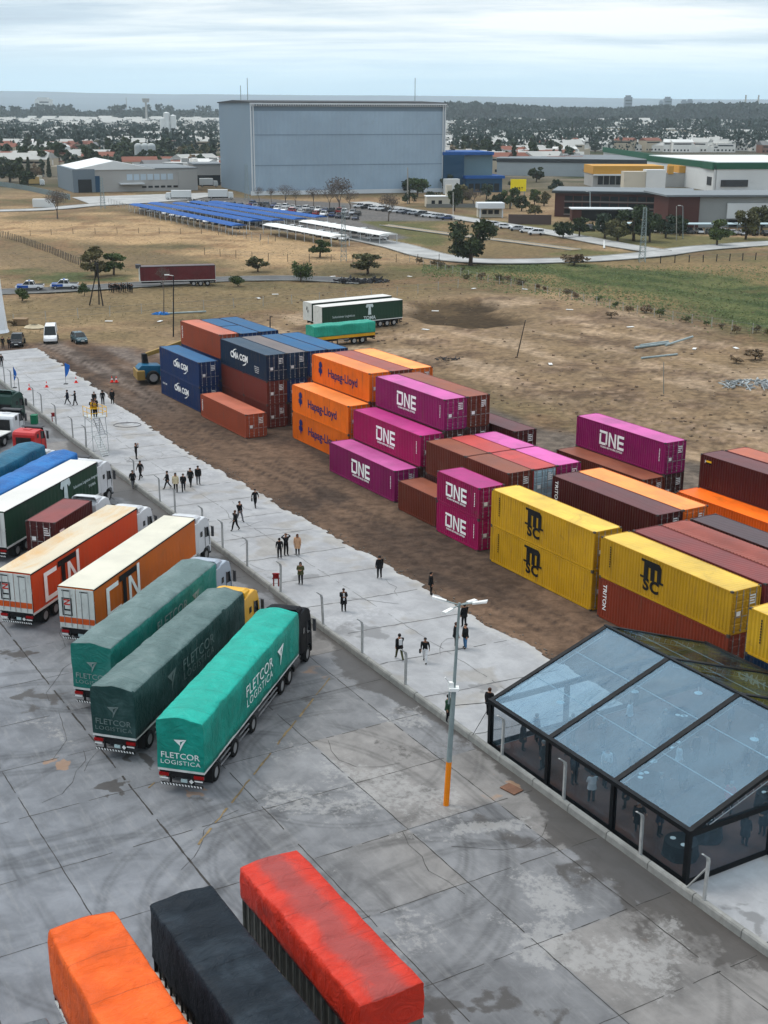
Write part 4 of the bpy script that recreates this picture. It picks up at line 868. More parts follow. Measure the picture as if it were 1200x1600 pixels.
# curtain-siders / boxes -------------------------------------------------------
CREAM = mat('roof_cream', (.60, .58, .50), .6, .08, .4, (.58, .40, .20), .1, .35); CREAMD = mat('roof_cream_dusty', (.58, .53, .43), .6, .1, .4, (.50, .30, .12), .62, .5, stretch=(.35, 1, 1))
WDOOR = mat('white_rear_door', (.60, .61, .58), .5, .08, 1, (.22, .20, .17), .35, 1.5, streak=.4)
def box_truck(label, px, head, L, sidem, roofm, rearm, paint, z_t=4.05, zf=1.2, W_=2.58, axles=(1.6, 2.95, 4.3), stripe=None, cabx=.55, tx=None, trailer_only=False, name='semi_truck', cat='truck', group='lorries parked nose to the wall in the truck yard', loc=None, **kw):
    if loc is None: loc = at_rear_right(px, z_t, W_, head)
    o = thing(name, label, cat, loc, head, group); undercarriage(o, L, axles, zf, tag_bar=True)
    b = MB(); n = 40; r = random.Random(int(px[0]) + 5)
    for s in (-1, 1):       # curtain with slight folds
        vs = []; nn = 120
        for i in range(nn + 1):
            x = .06 + (L - .12) * i / nn; d = .012 * math.sin(x * 11) + r.uniform(-.006, .006)
            vs += [(x, s * (W_ / 2 - .012 + d), zf), (x, s * (W_ / 2 - .03), z_t - .08)]
        b.add(vs, [(2 * i, 2 * i + 2, 2 * i + 3, 2 * i + 1) for i in range(nn)])
    b.quad((.02, -W_ / 2 + .03, zf), (.02, W_ / 2 - .03, zf), (.02, W_ / 2 - .03, z_t - .05), (.02, -W_ / 2 + .03, z_t - .05)); b.quad((L - .03, -W_ / 2 + .03, zf), (L - .03, W_ / 2 - .03, zf), (L - .03, W_ / 2 - .03, z_t - .05), (L - .03, -W_ / 2 + .03, z_t - .05))
    bo = obj('curtain_side', fixn(b.mesh('curtain_side', sidem)), o)
    b = MB(); nn = 24; vs = []
    for i in range(nn + 1):
        x = L * i / nn; dz = r.uniform(-.012, .012); vs += [(x, -W_ / 2, z_t - .03), (x, -W_ / 2 + .05, z_t), (x, 0, z_t + .012 + dz), (x, W_ / 2 - .05, z_t), (x, W_ / 2, z_t - .03)]
    b.add(vs, [(5 * i + q, 5 * i + 5 + q, 5 * i + 6 + q, 5 * i + 1 + q) for i in range(nn) for q in range(4)]); b.build('roof', roofm, o)
    b = MB()
    for s in (-1, 1): b.box(0, L, s * W_ / 2 - .02, s * W_ / 2 + .02, z_t - .13, z_t - .035)
    b.build('roof_rail', CHAS, o)
    b = MB()
    for s in (-1, 1): b.box(0, L, s * W_ / 2 - .03, s * W_ / 2 + .015, zf - .1, zf + .04)
    b.build('lower_rail', RAILW, o)
    for s in (-1, 1):
        b = MB(); b.box(-.05, .0, s * .645 - .62, s * .645 + .62, zf + .02, z_t - .12); d = b.build('rear_door', rearm, o)
        for y in (-.25, .25): b = MB(); b.tube((-.075, s * .645 + y, zf + .1), (-.075, s * .645 + y, z_t - .2), .02, 5); b.build('locking_bar', ALU, d)
        b = MB(); b.box(-.056, -.05, s * .645 - .2, s * .645 + .35, z_t - .32, z_t - .24); b.build('vent_slot', CHAS, d)
        if stripe: b = MB(); b.box(-.058, -.05, s * .645 - .615, s * .645 + .615, zf + .35, zf + .75); b.build('door_stripe', stripe, d)
    if paint: t0 = tx if tx else L - 3.0; tractor(o, L + cabx, paint, (t0, t0 + 1.38), L + cabx + 1.4, **kw)
    return o, bo
ORS = mat('curtain_orange', (.55, .17, .025), .55, .1, .3, (.3, .1, .03), .3, .5, streak=.2); ORS2 = mat('curtain_vermilion', (.58, .105, .03), .55, .1, .3, (.3, .08, .03), .3, .5, streak=.2); ORSTR = mat('orange_stripe', (.58, .13, .02), .5)
def cn_logo(o, L, xr, m1=None):
    k = 1.0; x0 = L * xr; z0 = 1.35; P = lambda pts: [[(x, z) for x, z in pts]]
    W2 = 2.58 / 2 + .03
    white = [[(0, .1), (2.0, .1), (2.0, .42), (.4, .42), (.4, 1.9), (1.7, 1.9), (1.7, 2.22), (0, 2.22)]], [[(3.2, .1), (3.55, .1), (3.55, 1.95), (3.2, 1.95)], [(3.55, 1.95), (3.55, 1.5), (4.5, .1), (4.5, .6)], [(4.5, .1), (4.85, .1), (4.85, 2.45), (4.5, 2.45)]]
    flatshape(white[0] + white[1], WHITE, o, (x0, -W2, z0), '-y', 'lettering', .01, .98)
    flatshape([[(1.9, 2.0), (4.4, 2.0), (4.4, 2.42), (1.9, 2.42)], [(2.35, .3), (2.85, .3), (2.85, 2.0), (2.35, 2.0)]], BLACKL, o, (x0, -W2 - .002, z0), '-y', 'lettering', .01, .98)
    flatshape([[(-.42, -.8), (.42, -.8), (.42, -.72), (-.42, -.72)], [(-.42, .55), (.42, .55), (.42, .63), (-.42, .63)], [(-.42, -.72), (-.34, -.72), (-.34, .55), (-.42, .55)], [(.34, -.72), (.42, -.72), (.42, .55), (.34, .55)], [(-.3, -.4), (.3, -.4), (.3, -.28), (-.3, -.28)], [(-.3, -.28), (-.2, -.28), (-.2, .0), (-.3, .0)]], BLACKL, o, (-.062, .66, 2.75), '-x', 'emblem', .012, .85)
    flatshape([[(-.28, .38), (.28, .38), (.28, .48), (-.28, .48)], [(.28, .38), (.12, .38), (-.28, .12), (-.12, .12)], [(-.28, .02), (.28, .02), (.28, .12), (-.28, .12)]], mat('emblem_red', (.55, .05, .03), .5), o, (-.064, .66, 2.78), '-x', 'emblem', .012, .85)
h4 = math.atan2(*(lambda a, b_: (b_.y - a.y, b_.x - a.x))(at(146, 921, 4.05), at(285, 806.5, 4.05)))
t4, _b = box_truck('orange curtain lorry with clean white roof and white cab', (146, 921), HEAD - R(1.6), 15.7, ORS, CREAM, WDOOR, ('white', (.58, .59, .60)), stripe=ORSTR, top=3.55); cn_logo(t4, 15.7, .10)
t5, _b = box_truck('vermilion curtain lorry with dusty stained white roof', (47.4, 896.5), HEAD - R(1.6), 15.5, ORS2, CREAMD, WDOOR, ('white', (.58, .59, .60)), stripe=ORSTR, top=3.5); cn_logo(t5, 15.5, .10)
# green curtain-sider with white roof
GCUR = mat('curtain_green', (.022, .075, .045), .5, .1, .3, (.05, .06, .05), .3, .5, streak=.15)
head7 = HEAD - R(.5); pf = at(151.5, 721, 4.1); L7 = 15.2
loc7 = Vector((pf.x - math.cos(head7) * L7 - math.sin(head7) * 1.29, pf.y - math.sin(head7) * L7 + math.cos(head7) * 1.29, 0))
t7, _b = box_truck('dark green curtain lorry with white roof and a pale T emblem', (0, 0), head7, L7, GCUR, mat('roof_white', (.62, .61, .58), .6, .06, .3), WDOOR, ('white', (.58, .59, .60)), loc=loc7, z_t=4.1, top=3.6)
LGREY = mat('pale_print', (.55, .62, .62), .6, .1, 2)
TEM = [[(-.7, .45), (-.55, .85), (.55, .85), (.7, .45), (.45, .30), (.30, .48), (-.30, .48), (-.45, .30)], [(-.20, .48), (.20, .48), (.28, -.75), (-.28, -.75)]]
flatshape(TEM, LGREY, t7, (L7 * .62, -1.335, 2.95), '-y', 'emblem', .012, 1.25); lettering('Soluciones Logísticas Integrales', LGREY, t7, (L7 * .855, -1.335, 2.95), .36); lettering('TOMA', LGREY, t7, (L7 * .92, -1.335, 2.35), .32, bold=.01, space=1.6)
# lorry with a short maroon container on its bed
def flat_truck(label, loc, head, L, paint, zf=1.25, axles=(1.4, 2.75, 4.1), **kw):
    o = thing('semi_truck', label, 'truck', loc, head, 'lorries parked nose to the wall in the truck yard'); undercarriage(o, L, axles, zf)
    b = MB(); b.box(0, L, -1.2, 1.2, zf - .05, zf + .0); b.build('load_bed', CHAS, o); tractor(o, L + .5, paint, (L - 2.8, L - 1.45), L + 1.9, **kw); return o
pr6 = at(85.5, 816, 3.9); h6 = HEAD + R(.3); rc6 = Vector((pr6.x - math.sin(h6) * 1.22, pr6.y + math.cos(h6) * 1.22, 0))
t6 = flat_truck('white sleeper cab lorry carrying a short maroon container', rc6 - Vector((math.cos(h6), math.sin(h6), 0)) * .4, h6, 7.0, ('white', (.58, .59, .60)), top=3.4, kind='sleeper')
# its container: doors to the rear, so lay the box the other way round
c6w = h6 + PI; cc = rc6 + Vector((math.cos(h6) * 6.058, math.sin(h6) * 6.058, 1.252))
p_ = cc + Vector((math.cos(c6w + PI / 2), math.sin(c6w + PI / 2), 0)) * (-CW / 2)
c_ = container(0, 0, 0, 20, ST, 'maroon', 'short maroon container riding on the white cab lorry', yaw=c6w, parent_world=p_, group='shipping containers stacked in the yard', roofc='duskred')
o_ = c_[0]; flatshape([[(-.2, -.5), (.0, -.5), (.0, .5), (-.2, .5)], [(.0, .35), (.5, .35), (.5, .5), (.0, .5)]], WHITE, o_, (2.2, CW / 2 + .012, 1.3), '+y', 'number_mark')
# blue and petrol tarpaulin lorries further up the row
BLUET = tarpmat('tarp_blue', (.01, .13, .36), (.02, .22, .48), .3); PETROL = tarpmat('tarp_petrol', (.008, .115, .19), (.02, .17, .25), .35)
REDB = mat('sideboard_red', (.20, .015, .015), .5, .15, 1, (.05, .03, .03), .3, 1)
def placed_front(px, z, head, L, W_=2.55):
    p = at(*px, z); return p + Vector((-math.cos(head) * L - math.sin(head) * W_ / 2, -math.sin(head) * L + math.cos(head) * W_ / 2, -z))
def tarp_front(label, px, z_e, head, L, m, paint, lower=None, **kw):
    # px: front right upper corner of the tarpaulin
    loc = placed_front(px, z_e, head, L); o = thing('semi_truck', label, 'truck', loc, head, 'lorries parked nose to the wall in the truck yard'); zf = 1.28
    undercarriage(o, L, (1.6, 2.95, 4.3), zf); b = MB(); b.box(0, L, -1.27, 1.27, zf - .06, zf + .06); b.build('load_bed', RAILW, o)
    obj('tarpaulin', tarp_mesh(L, 2.6, zf + (.06 if lower is None else .7), z_e, z_e + .3, m, seed=int(px[0])), o)
    if lower: b = MB(); b.box(.01, L - .01, -1.27, 1.27, zf + .06, zf + .8); b.build('sideboard', lower, o)
    tractor(o, L + .5, paint, (L - 2.9, L - 1.5), L + 1.9, **kw); return o
t8 = tarp_front('bright blue tarpaulin lorry squeezed beside the white roofed one', (121, 710), 3.9, HEAD, 14.5, BLUET, ('white', (.58, .59, .60)), lower=REDB, fair=False, top=3.0)
t9 = tarp_front('petrol blue tarpaulin lorry with red sideboards and white cab', (70, 697), 4.2, HEAD + R(1), 13, PETROL, ('white', (.58, .59, .60)), lower=REDB, top=3.3, fair=True)
def bobtail(label, px, paint, L=7, load=None, **kw):
    p = at(*px, 3.0); h = HEAD + R(1); loc = p + Vector((-math.cos(h) * (L + 2.2), -math.sin(h) * (L + 2.2), -3.0)); loc += Vector((-math.sin(h), math.cos(h), 0)) * 1.2
    o = thing('semi_truck', label, 'truck', loc, h, 'lorries parked nose to the wall in the truck yard'); undercarriage(o, L, (1.4, 2.75), 1.25)
    b = MB(); b.box(0, L, -1.22, 1.22, 1.2, 1.3); b.build('load_bed', RAILW if load is None else load, o); tractor(o, L + .5, paint, (L - 2.8, L - 1.45), L + 1.9, **kw); return o
bobtail('red cab flatbed lorry with rusty red bed', (66, 668), ('red', (.50, .02, .02)), 8, mat('bed_rust', (.30, .10, .06), .7), top=2.9, fair=False)
bobtail('old boxy white cab flatbed lorry at the left edge', (32, 641), ('white', (.58, .59, .60)), 8, None, top=2.75, fair=False)
bobtail('dark green cab lorry at the far end of the row', (33, 618), ('dark_green', (.006, .075, .055)), 8, None, top=3.5, fair=True)
# ---- the three parked tarpaulin trailers in the foreground, aligned with the wall
def drop_trailer(label, s0, t0, L, m, board, boardh, z_e=4.05, patch=None, seed=0):
    """far end at s0, near end at s0+L, left edge t0"""
    o = thing('box_trailer', label, 'trailer', Y(s0 + L, t0 + 1.3), YA + PI, 'tarpaulin trailers standing in the foreground'); zf = 1.2
    undercarriage(o, L, (1.5, 2.85), zf, tag_bar=True)
    b = MB(); b.box(0, L, -1.27, 1.27, zf - .06, zf + .06); b.build('load_bed', RAILW, o)
    b = MB(); zt = zf + .06 + boardh
    for s in (-1, 1):
        n = int(L / .55)
        for i in range(n + 1): b.box(L * i / n - .03, L * i / n + .03, s * 1.22 - .03, s * 1.22 + .05 * 1, zf + .06, zt + .05)
    b.box(0, .05, -1.22, 1.22, zf + .06, zt + .05); b.box(L - .05, L, -1.22, 1.22, zf + .06, zt + .05)
    b.build('stake_sides', board, o)
    b = MB(); b.box(.06, L - .06, -1.15, 1.15, zf + .06, zt); b.build('load', mat('load_board', (.13, .13, .12), .8, .3, 1), o)
    obj('tarpaulin', tarp_mesh(L + .1, 2.62, zt - .05, z_e, z_e + .14, m, seed=seed, sag=.2, hem=.28), o, (-.05, 0, 0)); return o
STKD = mat('stake_dark', (.02, .02, .02), .6)
TRED = tarpmat('tarp_red', (.50, .032, .012), (.46, .05, .03), .55, (.24, .05, .045)); TCHAR = tarpmat('tarp_charcoal', (.014, .021, .029), (.035, .048, .06), .5); TOR = tarpmat('tarp_orange', (.64, .105, .004), (.62, .13, .02), .5)
STK = mat('stake_grey', (.19, .19, .175), .6, .15, 2, (.08, .07, .06), .4, 2); STKD = mat('stake_dark', (.05, .05, .05), .6); STKR = mat('stake_red', (.16, .05, .035), .6, .2, 2)
drop_trailer('trailer under a creased bright red tarpaulin, rightmost in the foreground', -42.0, 18.1, 9.7, TRED, STK, 1.55, 4.15, seed=4)
drop_trailer('trailer under a dark charcoal tarpaulin between the orange and red ones', -41.3, 14.0, 10.5, TCHAR, STKD, .7, 4.2, seed=12)
drop_trailer('trailer under a vivid orange tarpaulin, leftmost in the foreground', -41.6, 10.15, 10.5, TOR, STKR, .3, 4.2, seed=22)
drop_trailer('small grey covered trailer cut by the lower left corner', -37.2, 6.2, 9, tarpmat('tarp_grey', (.12, .13, .14), (.2, .2, .2), .3), STKD, .5, 4.0, seed=31)
# ---- trailers standing behind the containers
def side_trailer(label, px_l, px_r, z, L, build):
    a = at(*px_l, z); b_ = at(*px_r, z); h = math.atan2(a.y - b_.y, a.x - b_.x); return Vector((b_.x, b_.y, 0)), h
# nose points left in the photo: rear is at the right
for nm, pa, pb, lab in (('box_trailer', (503, 480), (629, 468), 'dark green curtain trailer with white T emblem and white front wall'), ('box_trailer', (487, 474), (612, 462), 'white roofed trailer with black marks on its front wall')):
    z = 4.05; a = at(*pa, z); b_ = at(*pb, z); h = math.atan2(a.y - b_.y, a.x - b_.x); L = (a - b_).length
    loc = Vector((b_.x, b_.y, 0)) + Vector((math.sin(h), -math.cos(h), 0)) * 1.29 * (1)
    # visible long side is the trailer's left (+y) side
    loc = Vector((b_.x, b_.y, 0)) + Vector((math.sin(h), -math.cos(h), 0)) * 1.29
    tr, _b = box_truck(lab, (5, 5), h, L, GCUR, MATS['roof_white'], GCUR, None, loc=loc, z_t=z, name=nm, cat='trailer', group='trailers left standing behind the containers')
    b = MB(); b.box(L - .02, L + .03, -1.27, 1.27, 1.2, z - .02); fw = b.build('front_wall', WDOOR, tr)
    if 'marks' in lab:
        flatshape([[(-.35, 0), (-.1, -.35), (.15, .25), (-.05, .6)], [(.1, -.5), (.3, -.85), (.5, -.3), (.3, 0)]], BLACKL, fw, (L + .045, 0, 3.0), '+x', 'emblem', .01, .8)
    else:
        flatshape(TEM, LGREY, tr, (L * .42, 1.335, 2.95), '+y', 'emblem', .012, 1.05); lettering('TOMA', LGREY, tr, (L * .42, 1.335, 1.65), .8, '+y', bold=.02); lettering('Soluciones Logísticas', LGREY, tr, (L * .74, 1.335, 2.3), .5, '+y')
z = 3.0; a = at(484, 505, z); b_ = at(586, 503, z); a = at(500, 511, z); h = math.atan2(a.y - b_.y, a.x - b_.x); L = 10.4
loc = Vector((b_.x, b_.y, 0)) + Vector((math.sin(h), -math.cos(h), 0)) * 1.2
o = thing('box_trailer', 'short teal tarpaulin trailer with yellow sideboards', 'trailer', loc, h, 'trailers left standing behind the containers'); undercarriage(o, L, (2.2, 3.6), 1.1)
b = MB(); b.box(0, L, -1.25, 1.25, 1.05, 1.6); b.build('sideboard', mat('sideboard_yellow', (.62, .36, .02), .5, .1, 1), o); obj('tarpaulin', tarp_mesh(L, 2.6, 1.5, 3.0, 3.12, tarpmat('tarp_sea_green', (.012, .28, .20), (.05, .32, .25), .3), seed=77), o)
b = MB(); b.box(-1.2, 0, -.06, .06, .9, 1.05); b.build('drawbar', CHAS, o)
# long dark red trailer by the public road
z = 4.0; a = at(218, 417, z); b_ = at(336, 414, z); h = math.atan2(a.y - b_.y, a.x - b_.x); L = (a - b_).length
loc = Vector((b_.x, b_.y, 0)) + Vector((math.sin(h), -math.cos(h), 0)) * 1.25
tr, _b = box_truck('long dark red curtain trailer with white front wall by the far road', (9, 9), h, L, mat('curtain_wine', (.16, .03, .035), .6, .15, .5, (.08, .03, .03), .3, .4, streak=.3), mat('roof_dark', (.06, .065, .07), .6), WDOOR, None, loc=loc, z_t=z, name='box_trailer', cat='trailer', group='trailers standing by the road')
b = MB(); b.box(L - .02, L + .05, -1.27, 1.27, 1.1, z - .02); b.build('front_wall', WDOOR, tr); b = MB(); b.box(L - .3, L + .7, -.9, .9, z - .35, z + .35); b.build('cooling_unit', GREYP, tr, bevel=.05)
# ================================================================== YARD OBJECTS
CONC = mat('wall_concrete', (.30, .30, .285), .85, .18, 1.2, (.13, .12, .10), .4, 1.2, bump=.01, bscale=12); CPOST = mat('post_concrete', (.40, .40, .39), .8, .15, 3, (.2, .19, .17), .3, 3)
GALV = mat('galvanised_pole', (.30, .35, .35), .45, .08, 2, (.25, .2, .15), .2, 2, metal=.3); IRON = mat('dark_steel', (.03, .03, .032), .6, .1, 2)
# --- the low wall, cast in long pieces with dark joints
wl = thing('low_wall', 'long low concrete kerb wall between the truck yard and the walkway', 'wall', Y(-80, 37.6), YA)
def wloc(s, t): return (s + 80, t - 37.6)
s0 = -186.0; i = 0
while s0 < 8:
    s1 = s0 + 2.95; t0, t1 = wall_t(s0), wall_t(s1); x0, y0 = wloc(s0 + .02, t0); x1, y1 = wloc(s1 - .02, t1); r = random.Random(i); h = .42 + r.uniform(-.01, .015)
    b = MB(); pr = [(-.02, -.05), (0, h - .10), (.05, h - .02), (.12, h), (.22, h), (.27, h - .04), (.29, -.05)]
    b.loft([[(x0, y0 + a, z) for a, z in pr], [((x0 + x1) / 2, (y0 + y1) / 2 + a, z + r.uniform(-.008, .008)) for a, z in pr], [(x1, y1 + a, z) for a, z in pr]], 0)
    obj('wall_segment', fixn(b.mesh('wall_segment', CONC)), wl); s0 = s1; i += 1
# --- bent-top fence posts on the wall
def post_mesh():
    b = MB(); r = .062
    pts = [(0, 0, 0), (0, 0, 1.95), (0.0, -.05, 2.12), (.0, -.42, 2.42)]
    rings = []
    for k, (x, y, z) in enumerate(pts):
        q = r if k < 3 else r * .8
        rings.append([(x - q, y - q, z), (x + q, y - q, z), (x + q, y + q, z), (x - q, y + q, z)])
    b.loft(rings, 0); return fixn(b.mesh('fence_post', CPOST))
PM_ = post_mesh(); k = 0; sp = -178.0
plist = [((785, 1190)), ((880, 1260)), ((990, 1350)), ((1095, 1420)), ((630, 1080)), ((563, 1030)), ((503, 985)), ((402, 890)), ((355, 862)), ((317, 840)), ((273, 808)), ((250, 790)), ((210, 760)), ((115, 690)), ((138, 705)), ((93, 668)), ((70, 650)), ((52, 640)), ((33, 622)), ((12, 612)), ((1, 604)), ((455, 930))]
plist.sort()
names_ = ['far left edge', 'dark green cab', 'dark green cab', 'white boxy cab', 'white boxy cab', 'red cab', 'red cab', 'scaffold platform', 'scaffold platform', 'green white-roofed lorry', 'green white-roofed lorry', 'maroon container lorry', 'vermilion lorry', 'orange lorry', 'silver cab', 'yellow cab', 'black cab', 'black cab', 'lamp pole', 'tent', 'tent', 'tent', 'tent']
for i, (u, v) in enumerate(plist):
    s_, t_ = toY(at(u, v)); s_ += 0; o = obj('fence_post', PM_ if True else None, None, Y(s_, float(wall_t(s_)) + .15, .40), YA + (0 if u not in (455,) else .6)); o.scale = (1, 1, 1.0)
    rr = random.Random(i); o.rotation_euler = (rr.uniform(-.03, .03), rr.uniform(-.03, .03), YA + rr.uniform(-.2, .2))
    tag(o, 'bent-top concrete fence post on the low wall, ' + ['first', 'second', 'third', 'fourth', 'fifth', 'sixth', 'seventh', 'eighth', 'ninth', 'tenth', 'eleventh', 'twelfth', 'thirteenth', 'fourteenth', 'fifteenth', 'sixteenth', 'seventeenth', 'eighteenth', 'nineteenth', 'twentieth', 'twenty-first', 'last'][i] + ' from the left', 'post', 'bent-top posts along the low wall')
# stay of the last post
b = MB(); a = Y(-35.0, 36.9, .42); c = Y(-35.0, 36.9, 1.7); b.tube(Y(-36.1, 36.95, .40), Y(-35.08, 36.95, 1.9), .05, 6); tag(b.build('post_brace', CPOST), 'sloping concrete brace leaning on the last wall post by the tent', 'brace')
# --- tent
TS0, TS1, TF, TB, TE, TR_ = -51.9, -36.6, 37.35, 53.0, 2.85, 5.55; TM = (TF + TB) / 2 + .0
FRM = mat('tent_black', (.006, .009, .013), .55, .1, 2, bump=.01, bscale=3, spec=.2)
def film(name, tint, refl, fog):
    k = NT(name); n = k.n; l = k.l; g = n.new('ShaderNodeBsdfGlossy'); g.inputs['Roughness'].default_value = .05; g.inputs['Color'].default_value = (.52, .78, 1, 1)
    t = n.new('ShaderNodeBsdfTransparent'); t.inputs['Color'].default_value = (*tint, 1); d = n.new('ShaderNodeBsdfDiffuse'); d.inputs['Color'].default_value = (.16, .29, .38, 1)
    fr = n.new('ShaderNodeFresnel'); fr.inputs[0].default_value = 1.5; m1 = n.new('ShaderNodeMixShader'); m2 = n.new('ShaderNodeMixShader')
    no = k.noise(.35, None, 4, .6, .5); fo = k.ss(no, .35, .65, 0, fog * 3)
    l.new(fo, m1.inputs[0]); l.new(t.outputs[0], m1.inputs[1]); l.new(d.outputs[0], m1.inputs[2])
    k.put(m2.inputs[0], k.math('MINIMUM', k.math('ADD', k.math('MULTIPLY', fr.outputs[0], 1.3), refl, clamp=True), .42)); l.new(m1.outputs[0], m2.inputs[1]); l.new(g.outputs[0], m2.inputs[2])
    w_ = k.noise(.8, k.coord((1, .35, 1)), 5, .6, 1.4); bp = n.new('ShaderNodeBump'); bp.inputs['Distance'].default_value = .09; bp.inputs['Strength'].default_value = .8; l.new(w_, bp.inputs['Height']); l.new(bp.outputs[0], g.inputs['Normal']); l.new(bp.outputs[0], fr.inputs['Normal'])
    l.new(m2.outputs[0], n['Material Output'].inputs['Surface']); n.remove(k.b); return k.m
ROOFF = film('clear_roof_film', (.40, .58, .68), .085, .03); WALLF = film('clear_wall_film', (.80, .82, .84), .0, .02)
tent = thing('party_tent', 'large clear-roofed event tent with black frame on the pale slab', 'tent', Y((TS0 + TS1) / 2, TM, .06), YA)
def TL(s, t, z): return (s - (TS0 + TS1) / 2, t - TM, z - .06)
bays = np.linspace(TS0, TS1, 4)
for i, sb in enumerate(bays):
    w_ = .13 if i in (0, 3) else .15
    for tt in (TF, TB):
        b = MB(); x, y, z = TL(sb, tt, .06); b.box(x - .11, x + .11, y - .11, y + .11, 0, TE - .06); b.build('post', FRM, tent)
    for (ta, za, tb, zb) in ((TF, TE, TM, TR_), (TM, TR_, TB, TE)):
        b = MB(); a = Vector(TL(sb, ta, za)); c = Vector(TL(sb, tb, zb)); d = (c - a).normalized(); nrm = Vector((0, -d.z, d.y))
        vs = []
        for p in (a, c):
            for dx, dn in ((-w_, -.10), (w_, -.10), (w_, .07), (-w_, .07)): vs.append(p + Vector((dx, 0, 0)) + nrm * dn)
        b.add(vs, [(0, 1, 2, 3), (7, 6, 5, 4), (0, 4, 5, 1), (1, 5, 6, 2), (2, 6, 7, 3), (3, 7, 4, 0)]); obj('rafter', fixn(b.mesh('rafter', FRM)), tent)
        # lattice truss chord hung under the rafter
        b = MB(); off = nrm * (-.42) + Vector((.0, 0, 0)); b.tube(a + off + d * .5, c + off - d * .2, .025, 5)
        n = 16
        for q in range(n):
            p = a + d * (.5 + (c - a).length * (q / n) * .94); b.tube(p + nrm * -.1, p + off + d * (.0), .014, 4)
        b.build('truss', ALU, tent)
for (ta, za) in ((TF, TE), (TB, TE), (TM, TR_)):
    b = MB(); x0, y0, z0 = TL(TS0, ta, za); x1, _, _ = TL(TS1, ta, za); q = .13 if ta != TM else .09; b.box(x0 - .15, x1 + .15, y0 - q, y0 + q, z0 - .14, z0 + .085); b.build('eaves_beam' if ta != TM else 'ridge_beam', FRM, tent)
for (ta, za, tb, zb) in ((TF, TE, TM, TR_), (TB, TE, TM, TR_)):
    for f_ in (.36, .70):
        b = MB(); y = ta + (tb - ta) * f_; z = za + (zb - za) * f_ - .12; b.tube(TL(TS0, y, z), TL(TS1, y, z), .028, 6); b.build('purlin', ALU, tent)
    for i in range(3):
        b = MB(); n = 14; m_ = 10; vs = []; r = random.Random(i)
        for a_ in range(n + 1):
            for c__ in range(m_ + 1):
                f1_, f2_ = a_ / n, c__ / m_; sag = -.10 * math.sin(PI * f1_) * math.sin(PI * f2_) + (r.uniform(-.008, .008) if 0 < a_ < n and 0 < c__ < m_ else 0)
                vs.append(TL(bays[i] + .1 + (bays[i + 1] - bays[i] - .2) * f1_, ta + (tb - ta) * f2_, za + (zb - za) * f2_ + sag + .03))
        b.add(vs, [(a_ * (m_ + 1) + c__, (a_ + 1) * (m_ + 1) + c__, (a_ + 1) * (m_ + 1) + c__ + 1, a_ * (m_ + 1) + c__ + 1) for a_ in range(n) for c__ in range(m_)])
        b.build('roof_panel', ROOFF, tent, smooth=True)
# side walls: black skirt, black header, clear window
for (side_, tt) in (('front', TF), ('back', TB)):
    for i in range(3):
        x0 = bays[i] - (TS0 + TS1) / 2 + .11; x1 = bays[i + 1] - (TS0 + TS1) / 2 - .11; y = tt - TM
        b = MB(); b.box(x0, x1, y - .02, y + .02, .0, .34); b.box(x0, x0 + .12, y - .018, y + .018, .34, TE - .25); b.box(x1 - .12, x1, y - .018, y + .018, .34, TE - .25); b.build('wall_border', FRM, tent)
        b = MB(); b.quad((x0 + .12, y, .34), (x1 - .12, y, .34), (x1 - .12, y, TE - .2), (x0 + .12, y, TE - .2)); b.build('wall_panel', WALLF, tent)
for sI in (TS0, TS1):
    x = sI - (TS0 + TS1) / 2; tp = [TF, TF + 5.2, TF + 10.4, TB]
    for i in range(3):
        y0 = tp[i] - TM + .1; y1 = tp[i + 1] - TM - .1
        b = MB(); b.box(x - .02, x + .02, y0, y1, 0, .30); b.box(x - .018, x + .018, y0, y0 + .1, .3, TE - .3); b.box(x - .018, x + .018, y1 - .1, y1, .3, TE - .3); b.build('wall_border', FRM, tent)
        b = MB(); b.quad((x, y0 + .1, .3), (x, y1 - .1, .3), (x, y1 - .1, TE - .25), (x, y0 + .1, TE - .25)); b.build('wall_panel', WALLF, tent)
        if i < 2: b = MB(); b.box(x - .1, x + .1, y1, y1 + .2, 0, TE - .1); b.build('post', FRM, tent)
    b = MB(); b.box(x - .08, x + .08, TF - TM, TB - TM, TE - .36, TE - .08); b.build('gable_beam', FRM, tent)
    b = MB(); b.add([TL(sI, TF + .6, TE + .02), TL(sI, TB - .6, TE + .02), TL(sI, TM, TR_ - .12)], [(0, 1, 2)]); b.build('gable_panel', WALLF, tent)
b = MB(); b.tube(Y(-51.9, 37.35, 2.75), Y(-54.1, 36.2, 1.9), .02, 4); tag(b.build('guy_rope', IRON), 'dark guy rope from the tent corner to the lamp pole', 'rope')
b = MB(); b.tube(Y(-51.9, 37.3, 2.6), Y(-53.0, 36.95, .40), .018, 4); tag(b.build('guy_rope', IRON), 'dark guy strap from the tent corner down to the wall', 'rope')
fl = MB(); fl.box(TS0 + .15, TS1 - .15, TF + .15, TB - .15, .082, .104); o = fl.build('tent_floor', mat('brown_carpet', (.16, .09, .07), .9, .35, .5, (.08, .05, .05), .3, .6)); o.rotation_euler = (0, 0, YA); tag(o, kind='structure')
